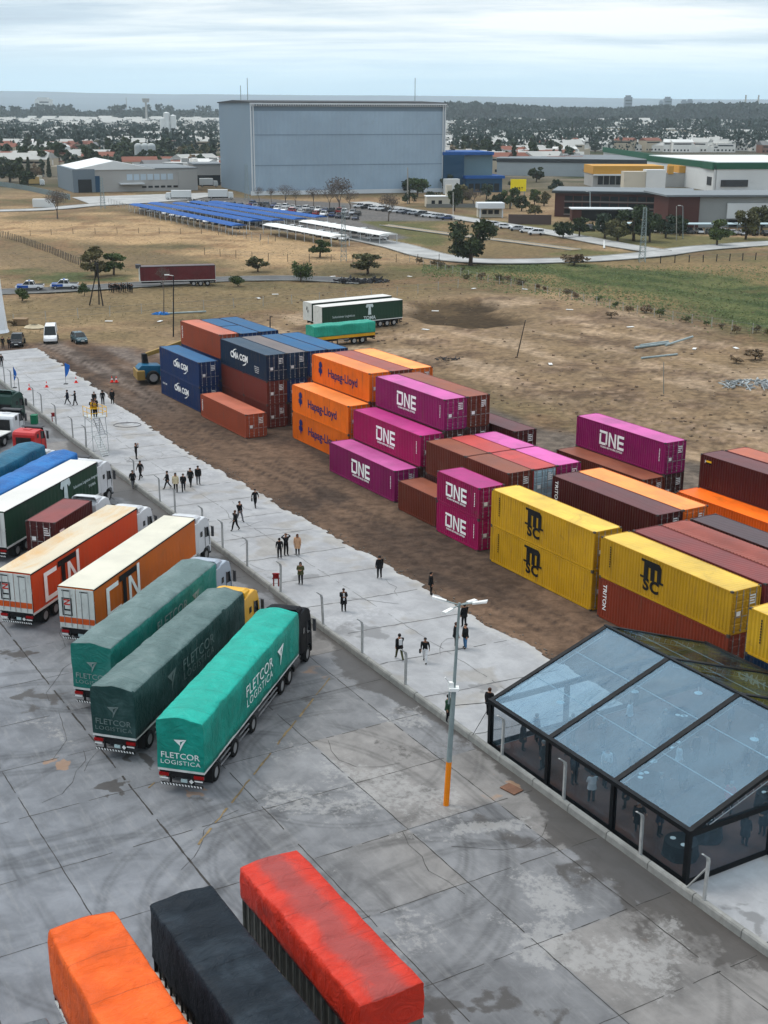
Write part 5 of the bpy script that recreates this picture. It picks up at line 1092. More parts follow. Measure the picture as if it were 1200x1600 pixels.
# --- lamp pole
pb = at(697, 1258); pt = Vector((-.16, -.0, 0))
lp = thing('lamp_post', 'tall grey lamp post with orange painted base and three lamp heads', 'lamp post', pb)
tp_ = at(718, 942, 10.6); lean = Vector((tp_.x - pb.x, tp_.y - pb.y, 10.6)); H1 = 10.6
dirp = lean / 10.6
def pp(h): return dirp * h
b = MB(); b.tube(pp(0), pp(2.35), .145, 14, 0, .14); b.build('painted_base', mat('safety_orange', (.72, .27, .012), .5, .08, 2, (.3, .15, .05), .2, 3), lp, smooth=False)
b = MB(); b.tube(pp(2.35), pp(6.2), .135, 14, 0, .12); b.tube(pp(6.2), pp(10.6), .085, 12, 0, .06); b.tube(pp(5.4) + Vector((-.2, 0, 0)), pp(6.3) + Vector((-.2, 0, 0)), .05, 8); b.build('pole', GALV, lp)
b = MB(); b.cbox(pp(6.2).x, pp(6.2).y, pp(6.2).z, .5, .4, .16); b.cbox(pp(6.35).x - .15, pp(6.35).y, pp(6.4).z, .28, .2, .3); b.tube(pp(6.3) + Vector((-.1, 0, 0)), pp(6.3) + Vector((-.45, -.2, .6)), .03, 5); b.build('camera_box', PLATE, lp)
for a_, (dx, dy, dz) in enumerate(((1.25, -.35, .32), (-1.25, .1, .35), (-.75, -.9, -.05), (.8, .6, .0))):
    d = Vector((dx, dy, dz)); p = pp(10.5); b = MB(); b.tube(p, p + d * .55, .035, 6); b.build('arm', GALV, lp)
    b = MB(); q = p + d * .5; e = p + d * 1.05; u_ = Vector((-dy, dx, 0)).normalized() * .15; up = Vector((0, 0, .05))
    b.add([q - u_ * .6 - up, q + u_ * .6 - up, e + u_ - up, e - u_ - up, q - u_ * .6 + up, q + u_ * .6 + up, e + u_ * .8 + up, e - u_ * .8 + up], [(0, 1, 2, 3), (7, 6, 5, 4), (0, 4, 5, 1), (1, 5, 6, 2), (2, 6, 7, 3), (3, 7, 4, 0)])
    obj('lamp_head', fixn(b.mesh('lamp_head', PLATE)), lp)
# ================================================================== PEOPLE
SKIN = mat('skin', (.42, .24, .16), .6, .05); SKIN2 = mat('skin_tan', (.30, .16, .10), .6, .05); SHOE = mat('shoes_dark', (.015, .013, .012), .6)
def cloth(n, c): return mat('cloth_' + n, c, .85, .12, 6, bump=.004, bscale=30)
BLK = cloth('black', (.012, .012, .014)); NAVY = cloth('navy', (.014, .02, .04)); JEAN = cloth('denim', (.10, .22, .36)); GRYC = cloth('grey', (.16, .16, .17)); WHC = cloth('white', (.62, .62, .62)); CRM = cloth('cream', (.55, .48, .34)); OLV = cloth('olive', (.10, .10, .045)); BGE = cloth('camel', (.52, .34, .22)); YVS = cloth('vest', (.70, .42, .02)); REDC = cloth('red', (.5, .03, .04)); GRNC = cloth('green', (.03, .09, .05))
HAIR = [mat('hair_dark', (.015, .01, .008), .6), mat('hair_brown', (.09, .04, .02), .6), mat('hair_grey', (.28, .27, .26), .6)]
def sk_body(pose):
    J = {}; E_ = []
    def j(n, x, y, z, r, par=None): J[n] = (Vector((x, y, z)), r); (E_.append((par, n)) if par else None)
    j('pel', 0, 0, .96, .125); j('sp', .005, 0, 1.15, .122, 'pel'); j('ch', -.005, 0, 1.33, .155, 'sp'); j('nk', 0, 0, 1.49, .058, 'ch'); j('hd0', .02, 0, 1.575, .070, 'nk'); j('hd1', .022, 0, 1.66, .088, 'hd0'); j('hd2', .008, 0, 1.735, .062, 'hd1'); j('nose', .105, 0, 1.645, .018, 'hd1')
    L_ = pose.get('legs', ((0, 0), (0, 0))); A_ = pose['arms']
    for k, s in enumerate((1, -1)):
        dx, kn = L_[k]
        j(f'hp{k}', .0, s * .09, .90, .098, 'pel'); j(f'kn{k}', dx * .5 + .03 + kn * .12, s * .098, .50 + kn * .04, .074, f'hp{k}'); j(f'an{k}', dx - kn * .08, s * .10, .10 + kn * .08, .055, f'kn{k}'); j(f'to{k}', dx + .15 - kn * .06, s * .115, .045 + kn * .03, .036, f'an{k}')
        el, wr = A_[k]
        j(f'sh{k}', -.005, s * .18, 1.41, .078, 'ch'); j(f'el{k}', el[0], s * el[1], el[2], .056, f'sh{k}'); j(f'wr{k}', wr[0], s * wr[1], wr[2], .031, f'el{k}')
        d = (Vector((wr[0], s * wr[1], wr[2])) - Vector((el[0], s * el[1], el[2]))).normalized(); p = Vector((wr[0], s * wr[1], wr[2])); sidev = d.cross(Vector((0, 1, 0)));
        sidev = sidev.normalized() if sidev.length > .1 else Vector((1, 0, 0)); c = p + d * .055
        j(f'pm{k}', *c, .033, f'wr{k}')
        for q, (o_, ln) in enumerate(((-.030, .075), (-.011, .088), (.011, .084), (.030, .066))):
            b1 = c + d * .035 + sidev * o_; b2 = b1 + d * ln * .55 + Vector((-s * 0, -s * .008, 0)); b3 = b2 + d * ln * .4 + Vector((0, -s * .02, 0))
            j(f'f{k}{q}a', *b1, .011, f'pm{k}'); j(f'f{k}{q}b', *b2, .009, f'f{k}{q}a'); j(f'f{k}{q}c', *b3, .008, f'f{k}{q}b')
        t1_ = c - sidev * .045 + d * .0; j(f'th{k}a', *t1_, .012, f'pm{k}'); j(f'th{k}b', *(t1_ - sidev * .015 + d * .035), .010, f'th{k}a')
    nm = list(J); me = bpy.data.meshes.new('person_body'); me.from_pydata([J[n][0] for n in nm], [(nm.index(a), nm.index(b_)) for a, b_ in E_], [])
    o = bpy.data.objects.new('b', me); COL.objects.link(o); m = o.modifiers.new('s', 'SKIN')
    sv = me.skin_vertices[0].data if me.skin_vertices else None
    if sv is None:
        bpy.context.view_layer.objects.active = o; me.skin_vertices.new() if hasattr(me.skin_vertices, 'new') else None; sv = me.skin_vertices[0].data
    for i, n in enumerate(nm): sv[i].radius = (J[n][1],) * 2; sv[i].use_root = (n == 'pel')
    for n in ('ch',): sv[nm.index(n)].radius = (.17, .12)
    ss_ = o.modifiers.new('u', 'SUBSURF'); ss_.levels = 1; ss_.render_levels = 1
    dg = bpy.context.evaluated_depsgraph_get(); dg.update(); out_ = bpy.data.meshes.new_from_object(o.evaluated_get(dg))
    bpy.data.objects.remove(o)
    segs = [(J[a][0], J[b_][0], b_) for a, b_ in E_]; idx = []
    for p in out_.polygons:
        c = p.center; best = min(segs, key=lambda sg: (c - (sg[0] + (sg[1] - sg[0]) * max(0, min(1, (c - sg[0]).dot(sg[1] - sg[0]) / (sg[1] - sg[0]).length_squared)))).length)[2]
        g = 0 if best[:2] in ('nk', 'hd', 'no', 'pm', 'f0', 'f1', 'th') else 1 if best[:2] in ('ch', 'sp', 'sh', 'el', 'wr') else 3 if best[:2] == 'to' else 2
        if best[:2] == 'nk' and c.z < 1.46: g = 1
        if g == 2 and c.z > .97: g = 1
        idx.append(g)
    out_.materials.clear()
    for m in (SKIN, BLK, BLK, SHOE): out_.materials.append(m)
    out_.polygons.foreach_set('material_index', idx); out_.polygons.foreach_set('use_smooth', [True] * len(idx)); return out_
dn = ((.02, .225, 1.16), (.06, .235, .92))
POSES = {
 'stand': dict(arms=(dn, dn), legs=((.02, 0), (-.03, 0))),
 'walk': dict(arms=(((-.10, .22, 1.17), (-.05, .24, .95)), ((.10, .22, 1.18), (.22, .2, 1.0))), legs=((.26, 0), (-.30, .3))),
 'walkb': dict(arms=(((.12, .22, 1.18), (.25, .19, 1.03)), ((-.12, .22, 1.18), (-.10, .25, .95))), legs=((-.28, .3), (.24, 0))),
 'photo': dict(arms=(((.14, .26, 1.30), (.20, .09, 1.58)), ((.14, .26, 1.30), (.20, .09, 1.58))), legs=((.03, 0), (-.05, 0))),
 'phone': dict(arms=(((.04, .23, 1.17), (.26, .09, 1.22)), ((.04, .23, 1.17), (.26, .09, 1.22))), legs=((.02, 0), (-.02, 0))),
 'headup': dict(arms=(((.02, .34, 1.50), (.03, .12, 1.66)), ((.02, .34, 1.50), (.03, .12, 1.66))), legs=((.02, 0), (-.02, 0))),
 'reach': dict(arms=(((.10, .26, 1.26), (.30, .32, 1.30)), dn), legs=((.16, 0), (-.18, .15))),
}
PB = {k: sk_body(v) for k, v in POSES.items()}
def hair_mesh(long_):
    b = MB(); n = 12; rings = []
    for k in range(7):
        a = PI * k / 6 * .52; rings.append([(.012 - .006 + math.cos(2 * PI * i / n) * .100 * math.cos(PI / 2 - a) * 1.02 - .008, math.sin(2 * PI * i / n) * .094 * math.cos(PI / 2 - a), 1.672 + math.sin(PI / 2 - a) * .098) for i in range(n)])
    low = []
    for i in range(n):
        a = 2 * PI * i / n; fr = math.cos(a) > .35; low.append((.0 + math.cos(a) * .098, math.sin(a) * .092, 1.66 if fr else (1.60 if not long_ else 1.42)))
    rings.append(low); b.loft(rings, 0, caps=False); return fixn(b.mesh('hair', HAIR[0], True))
HM = {0: hair_mesh(False), 1: hair_mesh(True)}
def coat_mesh(zb):
    b = MB(); n = 14; R_ = [(1.44, .17, .10), (1.30, .205, .145), (1.10, .19, .145), (.98, .20, .155), (zb, .225, .185)]
    b.loft([[(math.cos(2 * PI * i / n) * rx, math.sin(2 * PI * i / n) * ry, z + (.012 if i % 3 == 0 and z == zb else 0)) for i in range(n)] for z, ry, rx in R_], 0, caps=False); return fixn(b.mesh('coat', BLK, True))
COATM = {k: coat_mesh(v) for k, v in (('short', .80), ('long', .58))}
def person(pos, face_, pose, top_, bot, label, skin=SKIN, hair=0, long_=False, coat=None, scale=1., z=None, group='people walking about the yard'):
    p = at(*pos) if isinstance(pos, tuple) else pos
    if z is not None: p = Vector((p.x, p.y, z))
    o = thing('person', label, 'person', p, face_, group); o.scale = (scale * 1.14, scale * 1.12, scale)
    me = recol(PB[pose], [skin, top_, bot, SHOE]); obj('body', me, o)
    h = obj('hair', recol(HM[1 if long_ else 0], [HAIR[hair] if isinstance(hair, int) else hair]), o)
    if coat or rnd.random() < .6: obj('coat', recol(COATM[coat or 'short'], [top_]), o)
    return o
ZS = .065
def zp(u, v, z=ZS): return at(u, v, z)
AW = YA + PI  # facing away up the slab
D_ = R
PE = [
 ((106, 632), D_(200), 'walkb', NAVY, BLK, 'person in dark jacket stretching an arm to a companion, far left pair', None), ((118, 634), D_(180), 'reach', BLK, BLK, 'person in black reaching an arm out, right one of the far left pair', None),
 ((148, 634), D_(-80), 'walk', BLK, BLK, 'person in black walking, leftmost of the trio above the scaffold', 'short'), ((161, 633), D_(100), 'stand', BLK, BLK, 'person in black, middle of the trio above the scaffold', None), ((176, 631), D_(-90), 'stand', BLK, BLK, 'person in a wide long black coat, right of the trio', 'long'),
 ((213, 718), D_(30), 'photo', BLK, BLK, 'person in black raising both hands to the face beyond the scaffold', None), ((220, 749), D_(-120), 'walk', BLK, BLK, 'person in black striding between two companions near the wall', None), ((208, 763), D_(-60), 'walkb', BLK, GRYC, 'person in black leaning along beside the wall post', 'short'),
 ((262, 764), D_(190), 'walk', BLK, BLK, 'person in dark jacket, leftmost of the group of five', None), ((275, 769), D_(-90), 'stand', CRM, BLK, 'person in cream jacket and dark trousers in the group of five', None), ((287, 768), D_(-80), 'walkb', BLK, NAVY, 'person in open black coat, middle of the group of five', 'short'), ((298, 760), D_(-100), 'walk', BLK, BLK, 'person in black with hair covered, fourth of the group of five', None), ((310, 757), D_(-70), 'stand', BLK, GRYC, 'person in black jacket and grey trousers, rightmost of the group of five', None),
 ((399, 793), D_(-60), 'walkb', BLK, BLK, 'person in black carrying a bag, walking alone beyond the pair', None), ((375, 815), D_(-50), 'walk', BLK, GRYC, 'person in black jacket and grey trousers, upper one of the slab pair', None), ((368, 829), D_(-130), 'walkb', BLK, BLK, 'person in black striding, lower one of the slab pair', None),
 ((437, 873), D_(100), 'stand', BLK, BLK, 'person in black, left of the trio standing on the slab', None), ((447, 868), D_(-60), 'headup', BLK, BLK, 'person with both hands held to the head, middle of the slab trio', None), ((465, 867), D_(-90), 'stand', BGE, BLK, 'person in camel coat with long brown hair', 'long'),
 ((470, 913), D_(-95), 'phone', OLV, BLK, 'person in olive parka holding hands together on a damp patch', 'short'), ((593, 904), D_(110), 'stand', BLK, BLK, 'person in black seen from behind near the slab edge', None), ((537, 955), D_(-80), 'phone', BLK, BLK, 'person in long black coat and pale scarf looking at a phone', 'long'),
 ((673, 930), D_(10), 'stand', BLK, BLK, 'person in black standing at the dirt edge of the slab', None), ((624, 1031), D_(110), 'walk', BLK, OLV, 'person in black jacket with white back panel walking away', None), ((664, 1035), D_(-100), 'walk', BLK, WHC, 'person in black top and white trousers carrying a bag', None),
 ((712, 1013), D_(20), 'stand', BLK, BLK, 'person in black coat left of the lamp post top', 'short'), ((727, 1013), D_(-150), 'stand', BLK, JEAN, 'person in black jacket and light blue jeans beside the lamp post', 'short'), ((725, 980), D_(120), 'stand', BLK, BLK, 'person in black behind the pair at the lamp post', None),
 ((764, 1120), D_(60), 'stand', BLK, BLK, 'person with reddish hair standing at the tent corner', 'short'), ((700, 1128), D_(-30), 'stand', GRNC, BLK, 'person in dark green jacket half hidden behind the lamp post', 'short'),
 ((3, 573), D_(-60), 'stand', BLK, BLK, 'person in black at the left edge on the slab', None), ((5, 545), D_(-60), 'stand', BLK, BLK, 'person in black left of the dark pickup, outer one', None), ((15, 545), D_(-60), 'stand', BLK, NAVY, 'person in black left of the dark pickup, inner one', None)]
for i, (px, f_, pose, a, c, lab, coat) in enumerate(PE):
    lh = 'long' in lab and 'hair' in lab or 'cream' in lab or 'olive' in lab
    hr_ = 1 if ('brown hair' in lab or 'reddish' in lab) else (i * 7) % 2 if i % 5 == 0 else 0
    o = person(zp(*px) if px[1] > 546 else at(*px), f_, pose, a, c, lab, SKIN if i % 3 else SKIN2, hr_, bool(lh), coat, 1.0 + .04 * math.sin(i * 2.3))
    if 'bag' in lab: b = MB(); b.box(-.02, .06, -.38, -.26, .62, .9); b.tube((.02, -.32, .9), (.05, -.26, .95), .015, 4); bo = b.build('bag', SHOE, None, o.location, f_, bevel=.03); tag(bo, 'small dark hand bag held by the ' + lab[:40].split(',')[0].replace('person ', 'person '), 'bag')
    if 'white back' in lab: b = MB(); b.box(-.20, -.13, -.09, .09, 1.08, 1.46); b.build('back_panel', WHC, o)
    if 'pale scarf' in lab: b = MB(); b.box(.10, .17, -.05, .05, .9, 1.42); b.build('scarf', WHC, o)
# group at the far road
for i in range(12):
    u = 171 + i * 3.2; person(at(u, 456 + (i % 3) * .9), D_(200 + i * 23), ('stand', 'phone', 'stand', 'photo')[i % 4], BLK, BLK if i % 3 else NAVY, ['first', 'second', 'third', 'fourth', 'fifth', 'sixth', 'seventh', 'eighth', 'ninth', 'tenth', 'eleventh', 'twelfth'][i] + ' person from the left in the dark crowd at the far road', group='crowd in dark clothes by the far road')
# people and tables in the tent
TIN = [(-50.6, 38.6), (-49.4, 39.0), (-48.3, 38.2), (-47.5, 39.6), (-46.3, 38.7), (-45.2, 39.8), (-44.4, 38.3), (-43.1, 39.4), (-41.0, 38.4), (-40.3, 39.1), (-50.0, 41.5), (-48.7, 42.6), (-47.2, 43.4), (-45.8, 42.2), (-44.5, 44.2), (-43.0, 43.1), (-41.6, 44.9), (-40.2, 43.6), (-38.9, 44.8), (-51.0, 39.8), (-50.5, 43.3), (-49.0, 40.4), (-46.0, 40.6), (-42.6, 41.2), (-40.9, 42.4), (-44.9, 45.8), (-47.9, 46.3), (-45.1, 47.2), (-42.4, 46.9), (-39.7, 47.6), (-49.8, 45.4), (-37.9, 43.5), (-43.9, 49.5), (-41.2, 50.5), (-38.4, 50.2), (-46.6, 50.0)]
desc = ['black coat', 'navy suit', 'black jacket', 'grey jacket', 'dark suit', 'black suit', 'white shirt', 'dark coat']; wh_ = ['first', 'second', 'third', 'fourth']
for i, (s_, t_) in enumerate(TIN):
    c = [BLK, NAVY, BLK, GRYC, NAVY, BLK, WHC, BLK][i % 8]; lab = 'guest in ' + desc[i % 8] + ', ' + wh_[(i // 8) % 4] + ' such guest counted inside the tent'
    if i == 17: c = REDC; lab = 'guest in a bright red jacket near the middle of the tent'
    if i == 24: c = BLK; lab = 'guest in a long dark coat standing at the near end window of the tent'; s_, t_ = -37.6, 42.0
    person(Y(s_, t_, .105), D_((i * 77) % 360), ['stand', 'phone', 'stand', 'reach', 'stand'][i % 5], c, BLK, lab, SKIN if i % 3 else SKIN2, i % 3, i % 4 == 0, 'long' if i % 8 in (0, 7) or i == 24 else None, 1., group='guests inside the tent')
TBL = cloth('tablecloth', (.010, .014, .016))
for i, (s_, t_) in enumerate(((-38.6, 38.9), (-39.2, 41.0), (-46.9, 41.0), (-44.0, 41.6), (-42.0, 48.6), (-48.6, 48.2), (-39.6, 45.9), (-45.9, 45.2))):
    b = MB(); n = 24; R0 = .78
    b.loft([[(math.cos(2 * PI * k / n) * r_ * (1 + (.05 * math.cos(6 * 2 * PI * k / n) if z < .3 else 0)), math.sin(2 * PI * k / n) * r_ * (1 + (.05 * math.cos(6 * 2 * PI * k / n) if z < .3 else 0)), z) for k in range(n)] for r_, z in ((.86, .0), (.82, .3), (.79, .72), (.77, .75), (.01, .752))], 0, caps=False)
    o = obj('round_table', fixn(b.mesh('round_table', TBL)), None, Y(s_, t_, .105)); tag(o, 'round table under black cloth inside the tent, ' + ('nearest the front corner', 'second from the front corner', 'towards the far end, outer', 'mid tent near the wall side', 'near the back wall, right', 'near the back wall, left', 'under the ridge, right', 'under the ridge, middle')[i], 'table', 'round tables inside the tent')
    r = random.Random(i)
    for q in range(3):
        a = r.uniform(0, 6.28); b = MB(); x, y = math.cos(a) * .4, math.sin(a) * .4; b.tube((x, y, 0), (x, y, .012), .14, 12); m_ = b.build('plate', PLATE, None, Y(s_, t_, .858)); tag(m_, 'white plate on a black clothed table in the tent', 'plate', 'plates on the tent tables')
# pendant lights under the ridge (small white heads that shine in the photo are unlit)
for i, (s_, t_, z_) in enumerate(((-46.9, 43.0, 4.1), (-44.3, 45.0, 4.6), (-42.0, 40.0, 3.1), (-39.4, 44.0, 4.4), (-49.3, 40.0, 3.2))):
    b = MB(); b.tube((0, 0, 0), (0, 0, .06), .22, 14, 0, .10); b.tube((0, 0, .06), (0, 0, .35), .012, 4); b.build('pendant_lamp', PLATE, None, Y(s_, t_, z_))
    tag(bpy.context.scene.objects[-1] if False else COL.objects[-1], 'white dish lamp hung under the tent roof', 'lamp', 'dish lamps under the tent roof')
# --- scaffold stair platform
SCF = mat('scaffold_pale', (.55, .57, .56), .45, .1, 2, (.3, .25, .2), .2, 3, metal=.2); YRAIL = mat('rail_yellow', (.75, .47, .02), .5, .06)
pf = at(152, 705); sf = thing('stair_platform', 'pale scaffold viewing platform with stairs and yellow handrails', 'platform', (pf.x, pf.y, .06), YA + R(8)); sw, sl_, sh = 1.7, 1.8, 3.55
for x in (-sl_ / 2, sl_ / 2):
    for y in (-sw / 2, sw / 2): b = MB(); b.tube((x, y, 0), (x * .8, y * .9, sh), .045, 6); b.build('leg', SCF, sf)
b = MB(); b.box(-sl_ / 2, sl_ / 2, -sw / 2, sw / 2, sh, sh + .08); b.build('deck', SCF, sf)
b = MB()
for x0, y0, x1, y1 in ((-.9, -.85, .9, -.85), (.9, -.85, .9, .85), (.9, .85, -.9, .85)):
    for z in (.55, 1.05): b.tube((x0, y0, sh + z), (x1, y1, sh + z), .03, 6)
for x, y in ((-.9, -.85), (.9, -.85), (.9, .85), (-.9, .85), (0, -.85), (0, .85)): b.tube((x, y, sh), (x, y, sh + 1.05), .03, 6)
b.build('handrail', YRAIL, sf)
b = MB()
for z0, z1, y0, y1 in ((0.2, 1.9, -.85, .85), (1.9, sh, .85, -.85)): b.tube((-.9, y0, z0), (-.9, y1, z1), .025, 5); b.tube((.9, y0, z0), (.9, y1, z1), .025, 5)
b.tube((-.9, -.85, 1.8), (-.9, .85, 1.8), .03, 5); b.tube((.9, -.85, 1.8), (.9, .85, 1.8), .03, 5); b.tube((-.9, -.85, 1.8), (.9, -.85, 1.8), .03, 5); b.build('brace', SCF, sf)
for q, (xa, za, xb, zb, yy) in enumerate(((2.6, 0, .9, 1.75, -.35), (.9, 1.75, -.5, sh, .3))):
    b = MB()
    for dy in (-.33, .33): b.prism([(xa, za), (xa - .12, za), (xb - .12, zb), (xb, zb)], yy + dy - .02, yy + dy + .02)
    for k in range(9): x = xa + (xb - xa) * (k + .5) / 9; z = za + (zb - za) * (k + .5) / 9; b.box(x - .12, x + .06, yy - .32, yy + .32, z, z + .03)
    b.build('stairs', SCF if q == 0 else ALU, sf)
for i, (x, y, a, lab) in enumerate(((-.5, .35, BLK, 'person in black on the scaffold platform, leftmost of three'), (.0, -.25, YVS, 'person in a yellow safety vest in the middle of the scaffold platform'), (.5, -.2, YVS, 'person in a yellow safety vest at the right rail of the scaffold platform'))):
    p = sf.matrix_basis @ Vector((0, 0, 0)); c_, s_ = math.cos(YA + R(8)), math.sin(YA + R(8)); q = Vector((pf.x + x * c_ - y * s_, pf.y + x * s_ + y * c_, .06 + sh + .08)); person(q, D_(-80), 'phone', BLK, BLK, lab, coat=None, group='people on the scaffold platform')
    if a is YVS:
        o = [k_ for k_ in COL.objects if k_.name.startswith('person') and k_.type == 'EMPTY'][-1]; vm = recol(COATM['short'], [YVS]); obj('safety_vest', vm, o)
# --- cones and feather flags
CRED = mat('cone_red', (.70, .05, .035), .5); CWHT = mat('cone_white', (.75, .75, .75), .5)
CN_ = ['left one on the slab', 'second from the left on the slab', 'third, near the blue flag', 'left of the pair on the dark ground', 'right of the pair on the dark ground']
for i, (u, v) in enumerate(((46, 609), (73, 605), (119, 598), (175, 597), (182, 597))):
    o = thing('traffic_cone', 'red and white traffic cone, ' + CN_[i], 'cone', at(u, v, .06), 0, 'traffic cones on the slab'); b = MB(); b.box(-.22, .22, -.22, .22, 0, .04); b.tube((0, 0, .04), (0, 0, .32), .17, 14, 0, .11); b.tube((0, 0, .5), (0, 0, .78), .07, 14, 0, .025); b.build('cone', CRED, o)
    b = MB(); b.tube((0, 0, .32), (0, 0, .5), .11, 14, 0, .07); b.build('stripe', CWHT, o)
BFL = mat('flag_blue', (.02, .17, .48), .5, .1)
for i, (u, v) in enumerate(((103, 600), (23, 606))):
    o = thing('feather_flag', ('blue feather flag standing on the slab near the cones', 'blue feather flag rising behind the dark green cab')[i], 'flag', at(u, v, .06)); b = MB(); b.tube((0, 0, 0), (0, 0, 2.6), .02, 5); b.build('mast', IRON, o); b = MB(); b.cbox(0, 0, .03, .5, .5, .05); b.build('base', IRON, o)
    b = MB(); n = 8; pts = [(0.02, .85)] + [(.02 + .62 * math.sin(PI * k / n * .5) ** .6 if i == 0 else .02 + .35 * math.sin(PI * k / n), .95 + 1.65 * k / n) for k in range(1, n)] + [(.02, 2.7)]; b.prism(pts, -.012, .012); obj('banner', fixn(b.mesh('banner', BFL)), o)
# oval manhole / hose loop on the slab
b = MB(); c0 = at(199, 664, .07)
for i in range(30):
    a0, a1 = 2 * PI * i / 30, 2 * PI * (i + 1) / 30; b.tube((math.cos(a0) * 1.5, math.sin(a0) * 1.1, 0.02), (math.cos(a1) * 1.5, math.sin(a1) * 1.1, 0.02), .035, 5)
tag(b.build('hose_loop', mat('grey_hose', (.16, .16, .17), .6), None, c0), 'dark hose laid in an oval loop on the pale slab', 'hose')
# red valve stand near the yellow cab, green bin near the red cab
b = MB(); b.tube((0, 0, 0), (0, 0, 1.0), .05, 8); b.tube((.35, 0, 0), (.35, 0, 1.0), .05, 8); b.tube((-.1, 0, .95), (.45, 0, .95), .05, 8); b.tube((-.1, 0, .6), (.45, 0, .6), .04, 8); b.cbox(.17, 0, .8, .3, .16, .4)
tag(b.build('hydrant', mat('hydrant_red', (.28, .02, .02), .5), None, Y(-79.5, 37.6, .4)), 'dark red pipe frame hydrant standing on the wall by the yellow cab', 'hydrant')
tag(b.build('hydrant', MATS['hydrant_red'], None, Y(-138.0, 38.9, .4)), 'dark red pipe frame hydrant on the wall near the red cab', 'hydrant')
b = MB(); b.box(-.35, .35, -.35, .35, 0, .95); b.box(-.38, .38, -.38, .38, .95, 1.02); tag(b.build('waste_bin', mat('bin_green', (.02, .22, .12), .5), None, at(54, 662), bevel=.03), 'green square waste bin on the yard side of the wall', 'bin')
b = MB(); b.box(-.5, .5, -.35, .35, .0, .05); tag(b.build('brown_board', mat('board_brown', (.22, .13, .09), .8, .2, 2), None, Y(-47.6, 35.7, .03), YA + .2), 'flat brown board lying on the yard below the tent wall', 'board')
# --- reach stacker
RSB = mat('stacker_blue', (.012, .15, .25), .45, .1, 1, (.1, .09, .08), .3, 1.5, streak=.2); RSY = mat('stacker_ochre', (.33, .23, .08), .55, .1, 1, (.1, .08, .05), .3, 1)
pr_ = at(232, 600); rs = thing('reach_stacker', 'blue reach stacker with raised ochre boom behind the blue containers', 'stacker', (pr_.x, pr_.y, 0), R(20)); _q = at(240, 600) - Vector((-2.6 * math.cos(R(20)) + 1.55 * math.sin(R(20)), -2.6 * math.sin(R(20)) - 1.55 * math.cos(R(20)), 0)); rs.location = (_q.x, _q.y, 0)
for x in (-2.6, 2.8):
    for y in (-1.55, 1.55): wheel(rs, x, y, .85, .6)
b = MB(); b.prism([(-4.3, .8), (-4.4, 1.9), (-3.9, 2.35), (-1.6, 2.2), (-1.2, 1.9), (3.4, 1.7), (3.8, 1.3), (3.8, .8)], -1.1, 1.1); b.box(-1.3, 1.4, -1.6, 1.6, 1.0, 1.7); b.build('chassis', RSB, rs, bevel=.06)
b = MB(); b.box(-4.6, -3.6, -1.6, 1.6, .55, 1.75); b.build('counterweight', RSY, rs, bevel=.08)
b = MB(); b.box(-1.0, .7, -1.0, .55, 1.9, 3.5); cb_ = b.build('cab', GLASSD, rs, bevel=.05); b = MB()
for x in (-1.0, .7):
    for y in (-1.0, .55): b.cbox(x, y, 2.7, .12, .12, 1.7)
b.box(-1.05, .75, -1.05, .6, 3.48, 3.6); b.build('cab_frame', RSB, cb_)
b = MB(); b.prism([(-3.0, 3.1), (-3.0, 3.6), (2.6, 5.2), (3.1, 5.1), (3.1, 4.7)], .62, 1.22); b.build('boom', RSY, rs, bevel=.03)
b = MB(); b.prism([(-3.5, 1.9), (-2.7, 1.9), (-2.9, 3.5), (-3.5, 3.5)], .5, 1.3); b.tube((.6, .92, 1.7), (2.4, .92, 4.9), .16, 10); b.build('boom_support', CHAS, rs)
